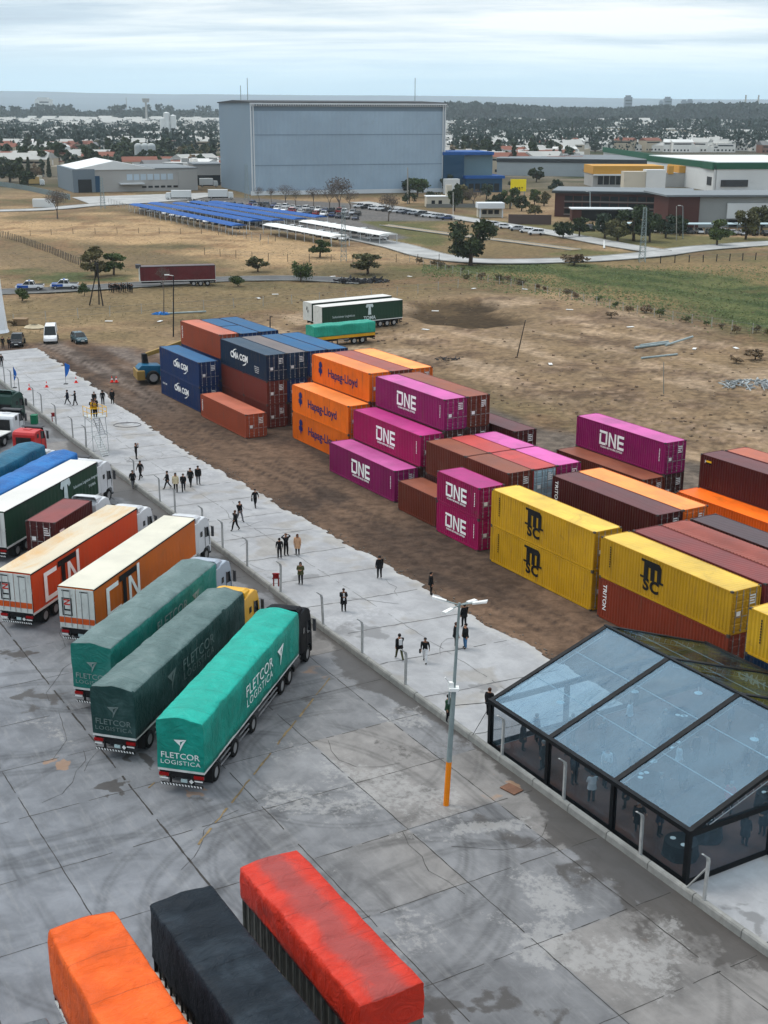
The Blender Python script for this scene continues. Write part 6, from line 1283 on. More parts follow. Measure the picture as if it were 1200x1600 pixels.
# ================================================================== CARS
CGL = mat('car_glass', (.02, .03, .035), .08, .05)
def car_meshes(kind):
    """x forward; returns body mesh (slot0 paint, slot1 dark trim) and window mesh"""
    S = {'sedan': dict(L=4.4, W=1.76, prof=[(-2.2, .62, .86), (-2.05, .35, .98), (-1.3, .30, 1.0), (.9, .30, .95), (1.9, .32, .78), (2.2, .42, .62)], cab=[(-1.55, .99), (-.95, 1.42), (.25, 1.45), (1.05, .95)]),
         'hatch': dict(L=3.9, W=1.7, prof=[(-1.95, .6, .9), (-1.85, .35, 1.0), (.8, .3, .98), (1.7, .32, .82), (1.95, .42, .65)], cab=[(-1.82, 1.0), (-1.5, 1.46), (.2, 1.5), (1.05, .97)]),
         'suv': dict(L=4.5, W=1.85, prof=[(-2.25, .6, 1.02), (-2.15, .4, 1.1), (1.0, .35, 1.1), (2.0, .4, .98), (2.25, .5, .75)], cab=[(-2.1, 1.1), (-1.85, 1.68), (.35, 1.72), (1.1, 1.08)]),
         'pickup': dict(L=5.3, W=1.86, prof=[(-2.65, .6, 1.05), (-2.6, .45, 1.08), (1.3, .4, 1.08), (2.4, .42, 1.0), (2.65, .5, .75)], cab=[(-.95, 1.08), (-.7, 1.72), (.65, 1.75), (1.35, 1.06)]),
         'van': dict(L=5.6, W=2.0, prof=[(-2.8, .55, 1.2), (-2.78, .4, 1.25), (1.7, .35, 1.25), (2.55, .38, 1.05), (2.8, .45, .8)], cab=[(-2.76, 1.25), (-2.68, 2.35), (1.1, 2.4), (1.95, 1.22)])}[kind]
    W2 = S['W'] / 2; b = MB(); rings = []
    for x, zb, zt in S['prof']:
        e = .80 if abs(x) > S['L'] / 2 - .08 else 1; w_ = W2 * (e if e < 1 else 1)
        rings.append([(x, -w_ * .93, zb), (x, -w_, zb + .12), (x, -w_ * .99, (zb + zt) / 2 + .05), (x, -w_ * .93, zt), (x, w_ * .93, zt), (x, w_ * .99, (zb + zt) / 2 + .05), (x, w_, zb + .12), (x, w_ * .93, zb)])
    b.loft(rings, 0); c = S['cab']; wb, wt = W2 * .90, W2 * .76
    P = [(c[0][0], wb, c[0][1]), (c[1][0], wt, c[1][1]), (c[2][0], wt, c[2][1]), (c[3][0], wb, c[3][1])]
    # roof slab
    rz = c[1][1]; b.add([(c[1][0] - .02, -wt, rz - .03), (c[2][0] + .02, -wt, c[2][1] - .03), (c[2][0] + .02, wt, c[2][1] - .03), (c[1][0] - .02, wt, rz - .03), (c[1][0] + .1, -wt * .9, rz + .035), (c[2][0] - .1, -wt * .9, c[2][1] + .03), (c[2][0] - .1, wt * .9, c[2][1] + .03), (c[1][0] + .1, wt * .9, rz + .035)], [(0, 3, 2, 1), (4, 5, 6, 7), (0, 1, 5, 4), (1, 2, 6, 5), (2, 3, 7, 6), (3, 0, 4, 7)], 0)
    # pillars
    for s in (-1, 1):
        q = [(p[0], s * p[1], p[2]) for p in P]
        b.tube(q[0], q[1], .05, 4); b.tube(q[2], q[3], .04, 4); mx_ = (c[1][0] + c[2][0]) / 2; b.tube((mx_, s * wb, c[0][1]), (mx_, s * wt, rz), .04, 4)
        if kind == 'van':   # panelled rear half
            b.add([(c[0][0], s * (wb + .02), 1.22), (-.1, s * (wb + .02), 1.22), (-.1, s * (wt + .03), 2.36), (c[1][0], s * (wt + .03), 2.33)], [(0, 1, 2, 3)], 0)
    if kind == 'pickup': b.box(-2.55, -1.05, -W2 * .82, W2 * .82, 1.06, 1.10, 1)
    ax = S['L'] * .31
    for x in (-ax, ax):
        for s in (-1, 1): b.tube((x, s * (W2 - .20), .33), (x, s * (W2 + .005), .33), .37, 14, 1)
    b.box(-S['L'] / 2 + .25, S['L'] / 2 - .25, -W2 + .15, W2 - .15, .22, .4, 1)
    body = fixn(b.mesh('car_body', [WHITE, CHAS])); g = MB(); k = .985
    q = [[(p[0] * 1, s * (p[1] * k), p[2] - .0) for p in P] for s in (-1, 1)]
    g.loft([q[0], q[1]], 0); return body, fixn(g.mesh('car_windows', CGL)), S
CARK = {}
PAINTC = {'white': (.70, .70, .70), 'silver': (.38, .39, .41), 'grey': (.13, .135, .145), 'black': (.015, .016, .02), 'red': (.36, .03, .03), 'blue': (.02, .06, .18), 'dark blue': (.015, .03, .07), 'teal': (.02, .09, .11)}
def car(p, h, kind, color, label, group=None, near=False, z=0.0, two=None):
    if kind not in CARK: CARK[kind] = car_meshes(kind)
    body, win, S = CARK[kind]; key = ('car', kind, color)
    if key not in CMESH: CMESH[key] = recol(body, [mat('carpaint_' + color, PAINTC[color], .25, .03, 1, (.2, .17, .14), .12, 2, spec=.6), CHAS])
    o = thing({'van': 'van', 'pickup': 'pickup_truck'}.get(kind, 'parked_car'), label, {'van': 'van', 'pickup': 'pickup'}.get(kind, 'car'), (p.x, p.y, z), h, group)
    obj('body', CMESH[key], o); obj('windows', win, o)
    if near:
        W2 = S['W'] / 2; ax = S['L'] * .31
        for x in (-ax, ax):
            for s in (-1, 1): wheel(o, x, s * (W2 - .08), .345, .22)
        for s in (-1, 1):
            b = MB(); z0 = S['prof'][-1][2]; b.box(S['L'] / 2 - .16, S['L'] / 2 - .02, s * W2 * .62 - .18, s * W2 * .62 + .18, z0 - .08, z0 + .06); b.build('headlight', LAMPW, o, bevel=.02)
            b = MB(); b.box(-S['L'] / 2 - .01, -S['L'] / 2 + .1, s * W2 * .68 - .12, s * W2 * .68 + .12, .78, .92); b.build('tail_light', REDL, o)
        b = MB(); b.box(S['L'] / 2 - .05, S['L'] / 2 + .02, -.26, .26, .46, .58); b.build('number_plate', PLATE, o)
    return o
car(at(80, 533), D_(-78), 'van', 'white', 'white passenger minibus parked on the dirt beyond the slab', near=True); car(at(124, 535), D_(-62), 'hatch', 'teal', 'dark teal hatchback parked right of the white minibus', near=True); car(at(28, 539), D_(-80), 'pickup', 'black', 'black pickup facing the camera at the left, beside two people', near=True)
BLP = mat('police_blue', (.02, .12, .38), .3)
for i, (u, v, lab, c) in enumerate(((47, 453, 'blue and white patrol pickup on the far road, left one', 'white'), (101, 451, 'dark blue and white patrol pickup on the far road, right one', 'white'))):
    o = car(at(u, v, .16), D_(188), 'pickup', c, lab, near=True, z=.16)
    for s in (-1, 1): b = MB(); b.box(.2, 2.3, s * .935 - .008, s * .935 + .008, .5, .98); b.build('livery_panel', BLP, o)
    b = MB(); b.box(1.3, 2.35, -.86, .86, 1.05, 1.10); b.build('bonnet_panel', BLP, o); b = MB(); b.box(-.1, .15, -.6, .6, 1.78, 1.9); b.build('light_bar', BLP, o)
# ================================================================== VEGETATION
def leafmat(n, c, v=.35):
    if n in MATS: return MATS[n]
    c = mul(c, .72); k = NT(n); a = k.noise(.9, None, 4, .6); rr = k.rand()
    col = k.mix(k.ss(a, .3, .7), mul(c, 1 - v), mul(c, 1 + v)); col = k.mix(1.0, col, k.mix(rr, (.75, .82, .72), (1.3, 1.15, 1.1)), 'MULTIPLY')
    k.put(k.b.inputs['Base Color'], col); k.b.inputs['Roughness'].default_value = .7; k.b.inputs['Specular IOR Level'].default_value = .2; MATS[n] = k.m; return k.m
LF = {'dark': leafmat('leaves_dark', (.036, .058, .020)), 'mid': leafmat('leaves_mid', (.075, .115, .034)), 'olive': leafmat('leaves_olive', (.115, .11, .045)), 'dry': leafmat('leaves_dry', (.19, .14, .085)), 'blue': leafmat('leaves_blue', (.045, .072, .045))}
BARK = mat('bark', (.10, .075, .055), .9, .25, 3); TWIG = mat('twig_grey', (.17, .14, .12), .9, .2, 3)
def crown_mb(r, n, clumps, leaf):
    b = MB()
    for (cx, cy, cz, rx, ry, rz) in clumps:
        k = int(n * (rx * ry * rz) ** .66 / sum((c[3] * c[4] * c[5]) ** .66 for c in clumps))
        for _ in range(k):
            d = Vector((r.gauss(0, 1), r.gauss(0, 1), r.gauss(0, 1))).normalized() * (r.random() ** .45) * r.uniform(.8, 1.08)
            p = Vector((cx + d.x * rx, cy + d.y * ry, cz + d.z * rz)); a = Vector((r.gauss(0, 1), r.gauss(0, 1), r.gauss(0, .7))).normalized(); u_ = a.orthogonal().normalized(); w_ = a.cross(u_); s = leaf * r.uniform(.6, 1.4)
            b.quad(p - u_ * s - w_ * s * .6, p + u_ * s * .4 - w_ * s, p + u_ * s + w_ * s * .6, p - u_ * s * .4 + w_ * s)
    return b
def branches(r, b, p, d, L, rad, lev, bend=.5):
    e = p + d * L; b.tube(p, e, rad, 5 if lev > 1 else 4, 0, rad * .62, caps=False)
    if lev == 0: return
    for _ in range(r.choice((2, 3, 3)) if lev > 1 else 4):
        nd = (d + Vector((r.uniform(-1, 1), r.uniform(-1, 1), r.uniform(-.25, .7))) * bend).normalized(); branches(r, b, e, nd, L * r.uniform(.6, .85), rad * .58, lev - 1, bend * 1.08)
TREE = {}
def tree_proto(kind, seed, n, leafk, leaf):
    key = (kind, seed, n, leafk)
    if key in TREE: return TREE[key]
    r = random.Random(seed); tb = MB()
    if kind == 'broad':
        cl = []; H = 1.0
        for i in range(15): a = r.uniform(0, 6.28); z_ = r.uniform(.26, .84); q = r.uniform(.3, 1) * .36 * math.sqrt(max(.1, 1 - ((z_ - .5) / .42) ** 2)); cl.append((math.cos(a) * q, math.sin(a) * q, z_, r.uniform(.12, .19), r.uniform(.12, .19), r.uniform(.10, .16)))
        tb.tube((0, 0, 0), (.01, .01, .35), .035, 7, 0, .026)
        for i in range(6): c = cl[i]; tb.tube((.01, .01, .28), c[:3], .016, 5, 0, .006)
    elif kind == 'cypress':
        cl = [(0, 0, z, .10 * (1.08 - z), .10 * (1.08 - z), .10) for z in np.linspace(.12, .95, 8)]; tb.tube((0, 0, 0), (0, 0, .8), .02, 5, 0, .006)
    elif kind == 'tall':
        cl = [(r.uniform(-.08, .08), r.uniform(-.08, .08), z, r.uniform(.09, .16), r.uniform(.09, .16), .09) for z in np.linspace(.3, .95, 8)]; tb.tube((0, 0, 0), (0, 0, .85), .02, 5, 0, .007)
    elif kind == 'shrub':
        cl = [(r.uniform(-.35, .35), r.uniform(-.35, .35), r.uniform(.3, .7), r.uniform(.2, .34), r.uniform(.2, .34), r.uniform(.18, .3)) for _ in range(8)]; tb.tube((0, 0, 0), (0, 0, .5), .04, 5, 0, .02)
    cm = crown_mb(r, n, cl, leaf).mesh('crown', LF[leafk]) if kind != 'bare' else None
    if kind == 'bare':
        branches(r, tb, Vector((0, 0, 0)), Vector((.03, 0, 1)), .24, .028, 4, .62); 
        b2 = crown_mb(r, n, [(0, 0, .72, .40, .40, .26)], leaf); b2.f = b2.f; cm = b2.mesh('twigs', TWIG)
    TREE[key] = (tb.mesh('trunk', BARK if kind != 'bare' else TWIG), cm); return TREE[key]
KN = {'broad': 'broadleaf_tree', 'cypress': 'cypress_tree', 'tall': 'tall_tree', 'shrub': 'shrub', 'bare': 'bare_tree'}
def tree(p, h, kind, leafk, label, w=1., n=900, leaf=.03, group=None, seed=None, parts=True):
    tm, cm = tree_proto(kind, seed if seed is not None else 1, n, leafk, leaf); a = rnd.uniform(0, 6.28)
    o = thing(KN[kind], label, 'shrub' if kind == 'shrub' else 'tree', p, a, group); o.scale = (h * w, h * w, h)
    obj('trunk', tm, o); obj('crown' if kind != 'bare' else 'twigs', cm, o); return o
def hpx(u, v, h): return h * (at(u, v) - Vector((0, 0, CAM_H))).length / F_PX * 1.03
for (u, v, h, w_, kind, lk, lab) in (
 (735, 415, 82, 1.15, 'broad', 'dark', 'large dark round tree standing by the access road'), (90, 342, 42, 1.1, 'bare', 'dry', 'lone leafless tree in the tan field at left'), (446, 320, 30, 1.2, 'bare', 'dry', 'leafless tree left of centre at the warehouse foot'), (515, 327, 34, 1.2, 'bare', 'dry', 'leafless tree touching the tallest one by the warehouse'), (548, 331, 34, 1.1, 'bare', 'dry', 'leafless tree right of the tallest one by the warehouse'),
 (500, 402, 29, 1.5, 'broad', 'mid', 'bushy green tree beside the lattice mast'), (470, 440, 32, 1.6, 'shrub', 'mid', 'wide green bush behind the white roofed trailers'), (403, 425, 24, 1.6, 'broad', 'olive', 'small thin green tree right of the red trailer'), (372, 447, 19, 1.9, 'shrub', 'mid', 'low green bush at the end of the red trailer'),
 (575, 428, 32, 1.9, 'broad', 'olive', 'scruffy spreading tree over the scrap heap'), (150, 432, 44, 1.4, 'broad', 'olive', 'open crowned tree behind the three-legged pole'), (178, 430, 34, 1.4, 'broad', 'mid', 'second open crowned tree right of the three-legged pole'), (35, 470, 20, 2.1, 'shrub', 'mid', 'round clipped bush below the patrol pickups'),
 (132, 462, 20, 1.2, 'shrub', 'mid', 'small bush beside the crowd on the road'), (255, 452, 34, .9, 'bare', 'dry', 'dark leafless shrub in front of the red trailer'), (530, 330, 50, 1.1, 'bare', 'dry', 'tallest bare tree in front of the grey warehouse'), (490, 324, 30, 1.1, 'bare', 'dry', 'bare tree left of the tallest one by the warehouse'),
 (462, 322, 26, 1.0, 'bare', 'dry', 'small bare tree near the middle of the warehouse front'), (405, 315, 22, 1.0, 'bare', 'dry', 'bare sapling at the left corner of the warehouse'), (424, 316, 22, 1.0, 'bare', 'dry', 'second bare sapling near the left corner of the warehouse'), (607, 346, 42, 1.0, 'bare', 'dry', 'bare tree with forked trunk on the verge'),
 (652, 308, 33, 1.3, 'broad', 'mid', 'green tree at the right end of the warehouse'), (678, 318, 24, 1.6, 'shrub', 'dark', 'dark bush beside the small white house'), (710, 330, 42, .8, 'broad', 'dark', 'dark tree right of the small white house'), (640, 318, 20, 1.6, 'shrub', 'dark', 'dark hedge clump under the warehouse corner'),
 (740, 322, 26, 1.7, 'bare', 'dry', 'grey leafless tree behind the gatehouse'), (797, 326, 32, 1.1, 'broad', 'mid', 'green tree in front of the yellow sign'), (835, 320, 24, .9, 'broad', 'mid', 'small green tree right of the yellow sign'), (836, 337, 18, 2.1, 'shrub', 'olive', 'wide olive bush near the brown perimeter wall'),
 (838, 285, 26, 1.1, 'broad', 'dark', 'dark round tree before the grey factory wall'), (918, 282, 20, 1.2, 'bare', 'dry', 'bare tree before the yellow fascia factory'), (990, 376, 56, 1.25, 'broad', 'dark', 'big dark tree in front of the brick office'), (1015, 378, 48, 1.0, 'broad', 'dark', 'dark tree behind the lattice pylon'), (945, 372, 38, 1.3, 'broad', 'blue', 'dark spreading tree left of the big office tree'),
 (1120, 384, 40, 1.25, 'broad', 'mid', 'bright green round tree by the right road'), (1165, 374, 46, 1.1, 'broad', 'olive', 'olive tree near the right edge by the road'), (1083, 345, 42, 1.2, 'broad', 'dark', 'dark tree against the brick end of the office'), (1062, 288, 20, 2.3, 'shrub', 'dark', 'dark hedge before the green topped hall'), (1040, 287, 18, 2.0, 'shrub', 'mid', 'hedge beside the white cube'),
 (1172, 288, 22, 2.0, 'shrub', 'dark', 'dark bush in the recess of the green topped hall'), (855, 250, 26, 1.2, 'broad', 'dark', 'dark round tree above the factory roof'), (893, 222, 26, .8, 'cypress', 'dark', 'dark pointed cypress rising above the suburb'),
 (45, 295, 26, 1.3, 'broad', 'dark', 'dark tree at the left beside the parked lorries'), (20, 268, 26, 1.4, 'broad', 'olive', 'reddish olive tree at the far left edge'), (800, 292, 12, 1.5, 'shrub', 'dark', 'small dark shrub beneath the yellow sign')):
    p = at(u, v); H_ = hpx(u, v, h); n_ = 3600 if h > 60 else 1900 if h > 28 else 900
    tree(p, H_, kind, lk, lab, w_ * (1 if kind != 'shrub' else .62), n_ if kind != 'bare' else (1500 if h > 35 else 800), (.020 if h > 60 else .030 if h > 28 else .042) if kind != 'bare' else .012, seed=int(u))
for i, (u, v, h) in enumerate(((880, 372, 26), (905, 370, 30), (965, 378, 40), (1040, 372, 34), (1062, 368, 30), (1140, 352, 30), (1190, 360, 36), (1100, 350, 28), (1200, 330, 30), (700, 300, 26), (722, 318, 30), (760, 312, 24), (775, 325, 26), (815, 330, 24), (850, 322, 22), (868, 300, 20), (830, 250, 18), (870, 246, 20), (905, 243, 18), (930, 238, 18), (640, 302, 24), (15, 285, 28), (30, 276, 24), (62, 262, 22), (84, 250, 24), (130, 246, 20), (150, 242, 22), (186, 244, 20), (262, 250, 22), (300, 246, 22), (325, 244, 20))):
    q = i % 4; tree(at(u, v), hpx(u, v, h), 'broad', ('dark', 'dark', 'olive', 'blue')[q], ('dark green', 'deep green', 'olive green', 'blue-green')[q] + ' tree among the factory buildings', 1.3, 1300, .034, ('dark green', 'deep green', 'olive green', 'blue-green')[q] + ' trees among the factory buildings', seed=40 + i % 5)
for i in range(9): tree(at(868 + i * 11, 357 + i * .4), hpx(880, 357, 12), 'shrub', 'dark', 'clipped dark bush in the row before the office car park', .7, 300, .06, 'clipped bushes before the office car park', seed=60 + i % 3)
# scrub along the boundary fences and on the hollow
r = random.Random(12); FB = [(655, 412), (700, 420), (745, 436), (800, 446), (860, 458), (930, 474), (1000, 490), (1080, 506), (1160, 520), (1230, 530)]
for i in range(26):
    f_ = i / 25 * (len(FB) - 1); a = int(min(len(FB) - 2, f_)); q = f_ - a; u = FB[a][0] * (1 - q) + FB[a + 1][0] * q; v = FB[a][1] * (1 - q) + FB[a + 1][1] * q
    tree(at(u + r.uniform(-8, 8), v + r.uniform(-4, 4)), r.uniform(.8, 2.1), 'shrub', r.choice(('olive', 'dry', 'mid', 'dry')), 'scrubby bush tangled in the right boundary fence', r.uniform(.8, 1.3), 260, .06, 'scrub along the right boundary fence', seed=70 + i % 4)
for (u, v, h, lab) in ((597, 161, 0, ''), (955, 497, 1.2, 'brown brush heap on the dirt right of the hollow'), (1180, 562, 1.6, 'dark brush heap at the right edge of the dirt'), (1150, 567, 1.0, 'small brush heap left of the one at the right edge'), (897, 414, 3.2, 'dry reddish thicket standing in the green rough ground'), (20, 508, .9, 'dark brush beside the white tower')):
    if h: tree(at(u, v), h, 'shrub', 'dry', lab, 1.9, 500, .05, seed=int(u))
# weeds: ground cover of the green rough ground, one mass
b = MB(); r = random.Random(5)
for i in range(9000):
    u = r.uniform(660, 1240); v0 = 416 + max(0, (u - 760)) * .0; v1 = 425 + (u - 660) * .17; p = at(u, r.uniform(414, v1 + r.gauss(0, 7)))
    s = r.uniform(.08, .22); a = r.uniform(0, 3.14); dx, dy = math.cos(a) * s, math.sin(a) * s; g = r.uniform(-.3, .3)
    b.quad((p.x - dx, p.y - dy, -.1), (p.x + dx, p.y + dy, -.1), (p.x + dx * .8 + g, p.y + dy * .8 + s, s * .55), (p.x - dx * .8 + g, p.y - dy * .8 + s, s * .5))
tag(b.build('weeds', leafmat('weeds', (.11, .14, .05), .2)), 'low weeds covering the rough ground at the right', 'weeds', kind='stuff')
b = MB()
for i in range(4500):
    u = r.uniform(-40, 700); v = r.uniform(395, 520) if i % 3 else r.uniform(340, 400); p = at(u, v)
    if u > 480 and v > 480: continue
    s = r.uniform(.05, .12); a = r.uniform(0, 3.14); dx, dy = math.cos(a) * s, math.sin(a) * s
    b.quad((p.x - dx, p.y - dy, -.15), (p.x + dx, p.y + dy, -.15), (p.x + dx * .8, p.y + dy * .8 + s, s * .7), (p.x - dx * .8, p.y - dy * .8 + s, s * .6))
tag(b.build('dry_grass', leafmat('dry_tufts', (.30, .235, .13))), 'dry grass tufts over the fields at the left', 'grass', kind='stuff')
b = MB()
for i in range(600):    # litter and clods
    u = r.uniform(300, 1250); v = r.uniform(440, 690); p = at(u, v); t_ = toY(p)[1]
    if t_ < 80 and toY(p)[0] > -190: continue
    s = r.uniform(.05, .22); b.tube((p.x - s, p.y, s * .2), (p.x + s, p.y + r.uniform(-s, s), s * .25), s * .7, 5, 0, s * .4)
tag(b.build('clods', mat('clod_earth', (.26, .20, .15), .9, .4, 2)), 'loose clods and stones over the dirt yard', 'stones', kind='stuff')
# ================================================================== FENCES, MASTS, DEBRIS
WIRE = mat('fence_wire', (.22, .22, .21), .6); PWOOD = mat('post_wood', (.12, .10, .085), .9, .2, 2); PCON = mat('post_pale', (.42, .41, .38), .85, .1, 2)
def fence(label, px, h, gap, m, r_=.07, wires=(.35, .75, .95), mesh_=None):
    P = [at(u, v) for u, v in px]; o = thing('wire_fence', label, 'fence', P[0]); L = sum((b_ - a).length for a, b_ in zip(P[:-1], P[1:])); gap = max(gap, L / 98); d = 0; pts = []
    for a, b_ in zip(P[:-1], P[1:]):
        l = (b_ - a).length
        while d < l: pts.append(a + (b_ - a) * (d / l)); d += gap
        d -= l
    rr = random.Random(int(px[0][1])); b2 = MB(); pb_ = MB(); pb_.tube((0, 0, -.2), (0, 0, h), r_, 5); pm = pb_.mesh('post', m)
    for q in pts: x = obj('post', pm, o, q - P[0]); x.rotation_euler = (rr.uniform(-.05, .05), rr.uniform(-.05, .05), 0)
    for z in wires:
        for a, b_ in zip(pts[:-1], pts[1:]): b2.tube(a - P[0] + Vector((0, 0, h * z)), b_ - P[0] + Vector((0, 0, h * z)), .018, 3, caps=False)
    b2.build('wire', WIRE, o); return o
fence('dark timber post fence running down the tan field at left', [(-20, 364), (30, 378), (80, 396), (118, 412), (160, 425)], 1.7, 1.6, PWOOD, .09); fence('thin post fence across the tan field', [(-20, 372), (90, 366), (200, 364), (330, 366), (440, 378)], 1.5, 6, PWOOD)
fence('post fence in front of the lattice mast', [(320, 398), (430, 408), (560, 410), (690, 408)], 1.7, 5, PWOOD); fence('broken pale post fence along the back of the dirt yard', [(-30, 512), (90, 500), (190, 492), (320, 484), (470, 474), (620, 462), (745, 446)], 1.7, 5.5, PCON, .06, (.3, .9))
fence('overgrown wire fence on the right boundary', [(640, 408), (745, 437), (860, 460), (1000, 492), (1250, 532)], 1.5, 4, PCON, .06, (.4, .9)); fence('dark post fence beside the right road', [(1032, 411), (1100, 409), (1260, 402)], 1.6, 3.6, IRON, .12, (.5, .95))
fence('grey palisade fence of the factory at the far left', [(-30, 286), (40, 297), (110, 312)], 2.0, 1.5, GALV, .25); fence('post fence around the long blue car shelters', [(170, 318), (240, 342), (330, 362), (430, 382)], 2.0, 5, PCON, .07)
def lattice(label, px, h, wd=1.0):
    p = at(*px); o = thing('lattice_mast', label, 'mast', p); b = MB(); n = 11
    def c_(k, z): s = wd / 2 * (1 - .55 * z / h); return Vector((s * (1 if k in (0, 1) else -1), s * (1 if k in (1, 2) else -1), z))
    for k in range(4): b.tube(c_(k, 0), c_(k, h), .07, 4)
    b.build('legs', GALV, o); b = MB()
    for i in range(n):
        z0, z1 = h * i / n, h * (i + 1) / n
        for k in range(4): b.tube(c_(k, z0), c_((k + 1) % 4, z1), .04, 3, caps=False); b.tube(c_(k, z1), c_((k + 1) % 4, z1), .04, 3, caps=False)
    b.build('bracing', GALV, o); return o
lattice('grey lattice mast in the middle of the field', (537, 408), 12.4, 1.3); lattice('tall grey lattice pylon beside the right road', (1003, 410), 12.2, 1.4); lattice('small lattice mast at the car park corner', (161, 326), 10.5, 1.5); lattice('lattice mast close to the warehouse left corner', (386, 312), 13, 1.6)
def pole(label, a, top_, h, r_=.1, m=PWOOD, lamp=False, name='pole', z0=0):
    p = at(*a); q = at(*top_, h); o = thing(name, label, 'pole', p); b = MB(); b.tube((0, 0, 0), q - p, r_, 6, 0, r_ * .7); b.build('shaft', m, o)
    if lamp: b = MB(); e = q - p; b.tube(e, e + Vector((-.9, 0, .15)), .04, 5); b.cbox(e.x - 1.0, e.y, e.z + .15, .7, .25, .14); b.build('lamp_head', PLATE, o)
    return o
pole('tall dark street lamp behind the reach stacker', (271, 526), (271, 431), 9.3, .12, IRON, True, 'street_lamp'); pole('leaning dark pole stuck in the dirt behind the containers', (808, 557), (821, 500), 5.4, .09); pole('slim pole with a white foot on the right of the dirt yard', (1037, 615), (1037, 566), 4.1, .05, GALV)
pole('short dark post beside the blue roofed containers', (422, 514), (422, 494), 2.0, .11, IRON); pole('short dark post in front of the blue bundle', (256, 492), (256, 452), 4.2, .1); pole('slim lamp post at the office car park, curved arm', (1067, 373), (1067, 322), 8.6, .12, GALV, True, 'street_lamp')
pole('white flag pole left of the lattice pylon', (1057, 376), (1057, 322), 9.2, .12, PCON); pole('slim lamp post before the brick office', (922, 345), (922, 300), 8, .12, GALV, True, 'street_lamp'); pole('dark utility pole before the warehouse right side', (637, 318), (637, 262), 13, .28, PCON); pole('slim post behind the big round tree', (708, 345), (708, 300), 8, .1, PCON); pole('slim white post near the junction', (944, 388), (944, 376), 1.8, .28, PLATE)
o = thing('tripod_pole', 'three-legged dark timber pole by the far road', 'pole', at(152, 478)); b = MB()
for a, c_ in (((140, 477), (153, 412)), ((155, 476), (153, 408)), ((161, 478), (150, 410))): b.tube(at(*a) - o.location, at(*c_, 7.6) - o.location, .13, 5, 0, .1)
b.build('legs', IRON, o)
# white tower at the left edge
o = thing('white_tower', 'white tapering tower cut by the left edge of the photo', 'tower', at(-4, 519)); b = MB(); n = 16
b.loft([[(math.cos(2 * PI * i / n) * r_ * (1 + .04 * (i % 2)), math.sin(2 * PI * i / n) * r_ * (1 + .04 * (i % 2)), z) for i in range(n)] for r_, z in ((1.75, 0), (1.55, .5), (1.2, 5), (.95, 9.2), (.7, 9.4), (.65, 10.2), (.3, 10.6))], 0); obj('shell', fixn(b.mesh('shell', mat('tower_white', (.72, .74, .76), .5, .05, .6, (.4, .42, .45), .2, .5))), o)
# debris
def scrap(label, px, n, rad, m, L=(.4, 1.6), name='scrap_heap', th=.05, flat=.35, cat='heap'):
    p = at(*px); r = random.Random(int(px[0])); b = MB()
    for i in range(n):
        a = r.uniform(0, 6.28); q = rad * math.sqrt(r.random()); z = max(.03, (1 - q / rad) * rad * flat * r.random()); c_ = Vector((math.cos(a) * q * 1.5, math.sin(a) * q, z)); d = Vector((r.uniform(-1, 1), r.uniform(-1, 1), r.uniform(-.25, .25))).normalized() * r.uniform(*L) / 2
        b.tube(c_ - d, c_ + d, th * r.uniform(.5, 1.6), 4)
    return tag(b.build(name, m, None, p), label, cat)
scrap('dark tangled scrap heap below the scruffy tree', (548, 441), 120, 2.6, mat('scrap_dark', (.05, .05, .055), .7, .5, 1), (.8, 2.4), th=.12, flat=.5); scrap('second smaller scrap heap right of the tangled one', (588, 440), 60, 1.8, MATS['scrap_dark'], (.8, 2.0), th=.12, flat=.5)
scrap('pale rubble and pipe pile at the right edge of the dirt', (1180, 601), 90, 2.9, mat('rubble_pale', (.36, .38, .38), .8, .3, 1), (.8, 2.6), 'rubble_pile', .10, .15); scrap('low earth and litter pile beside the orange containers', (700, 561), 40, 1.3, MATS['scrap_dark'], (.2, .6), 'litter_pile', .06, .1)
PIPE = mat('pipe_grey', (.33, .38, .38), .6, .15, 1)
for (a, c_, rr_, lab) in (((992, 545), (1045, 538), .18, 'bundle of long grey pipes lying on the dirt'), ((1040, 541), (1082, 530), .16, 'pale pipe resting across the pipe bundle'), ((1002, 561), (1058, 555), .14, 'single pale pipe in front of the bundle'), ((1000, 541), (1044, 535), .15, 'second pipe of the grey bundle on the dirt'), ((262, 491), (322, 488), .15, 'long pale pipe on the ground by the blue bundle')):
    b = MB(); p, q = at(*a), at(*c_); b.tube(p + Vector((0, 0, rr_)), q + Vector((0, 0, rr_ + (.25 if 'across' in lab else 0))), rr_, 8); tag(b.build('pipe', PIPE), lab, 'pipe')
tag(scrap('blue plastic bundle on the ground beside a dark post', (251, 491), 50, .9, mat('bundle_blue', (.02, .22, .50), .5), (.3, .8), 'plastic_bundle', .16, .5, 'bundle'), None, None)
b = MB(); b.box(-1, 1, -.8, .8, 0, .9); b.box(-1.1, 1.1, -.9, .9, .9, 1.0); tag(b.build('wooden_crate', mat('crate_wood', (.30, .22, .14), .8), None, at(33, 507)), 'old wooden crate on the grass above the pickup', 'crate')
b = MB(); b.loft([[(math.cos(a) * q, math.sin(a) * q * .6, z) for a in np.linspace(0, 2 * PI, 13)[:-1]] for q, z in ((1.7, 0), (1.4, .3), (.6, .55))], 0); tag(b.build('sand_heap', mat('sand', (.55, .48, .36), .9), None, at(54, 512), smooth=True), 'small pale sand heap right of the crate', 'heap')
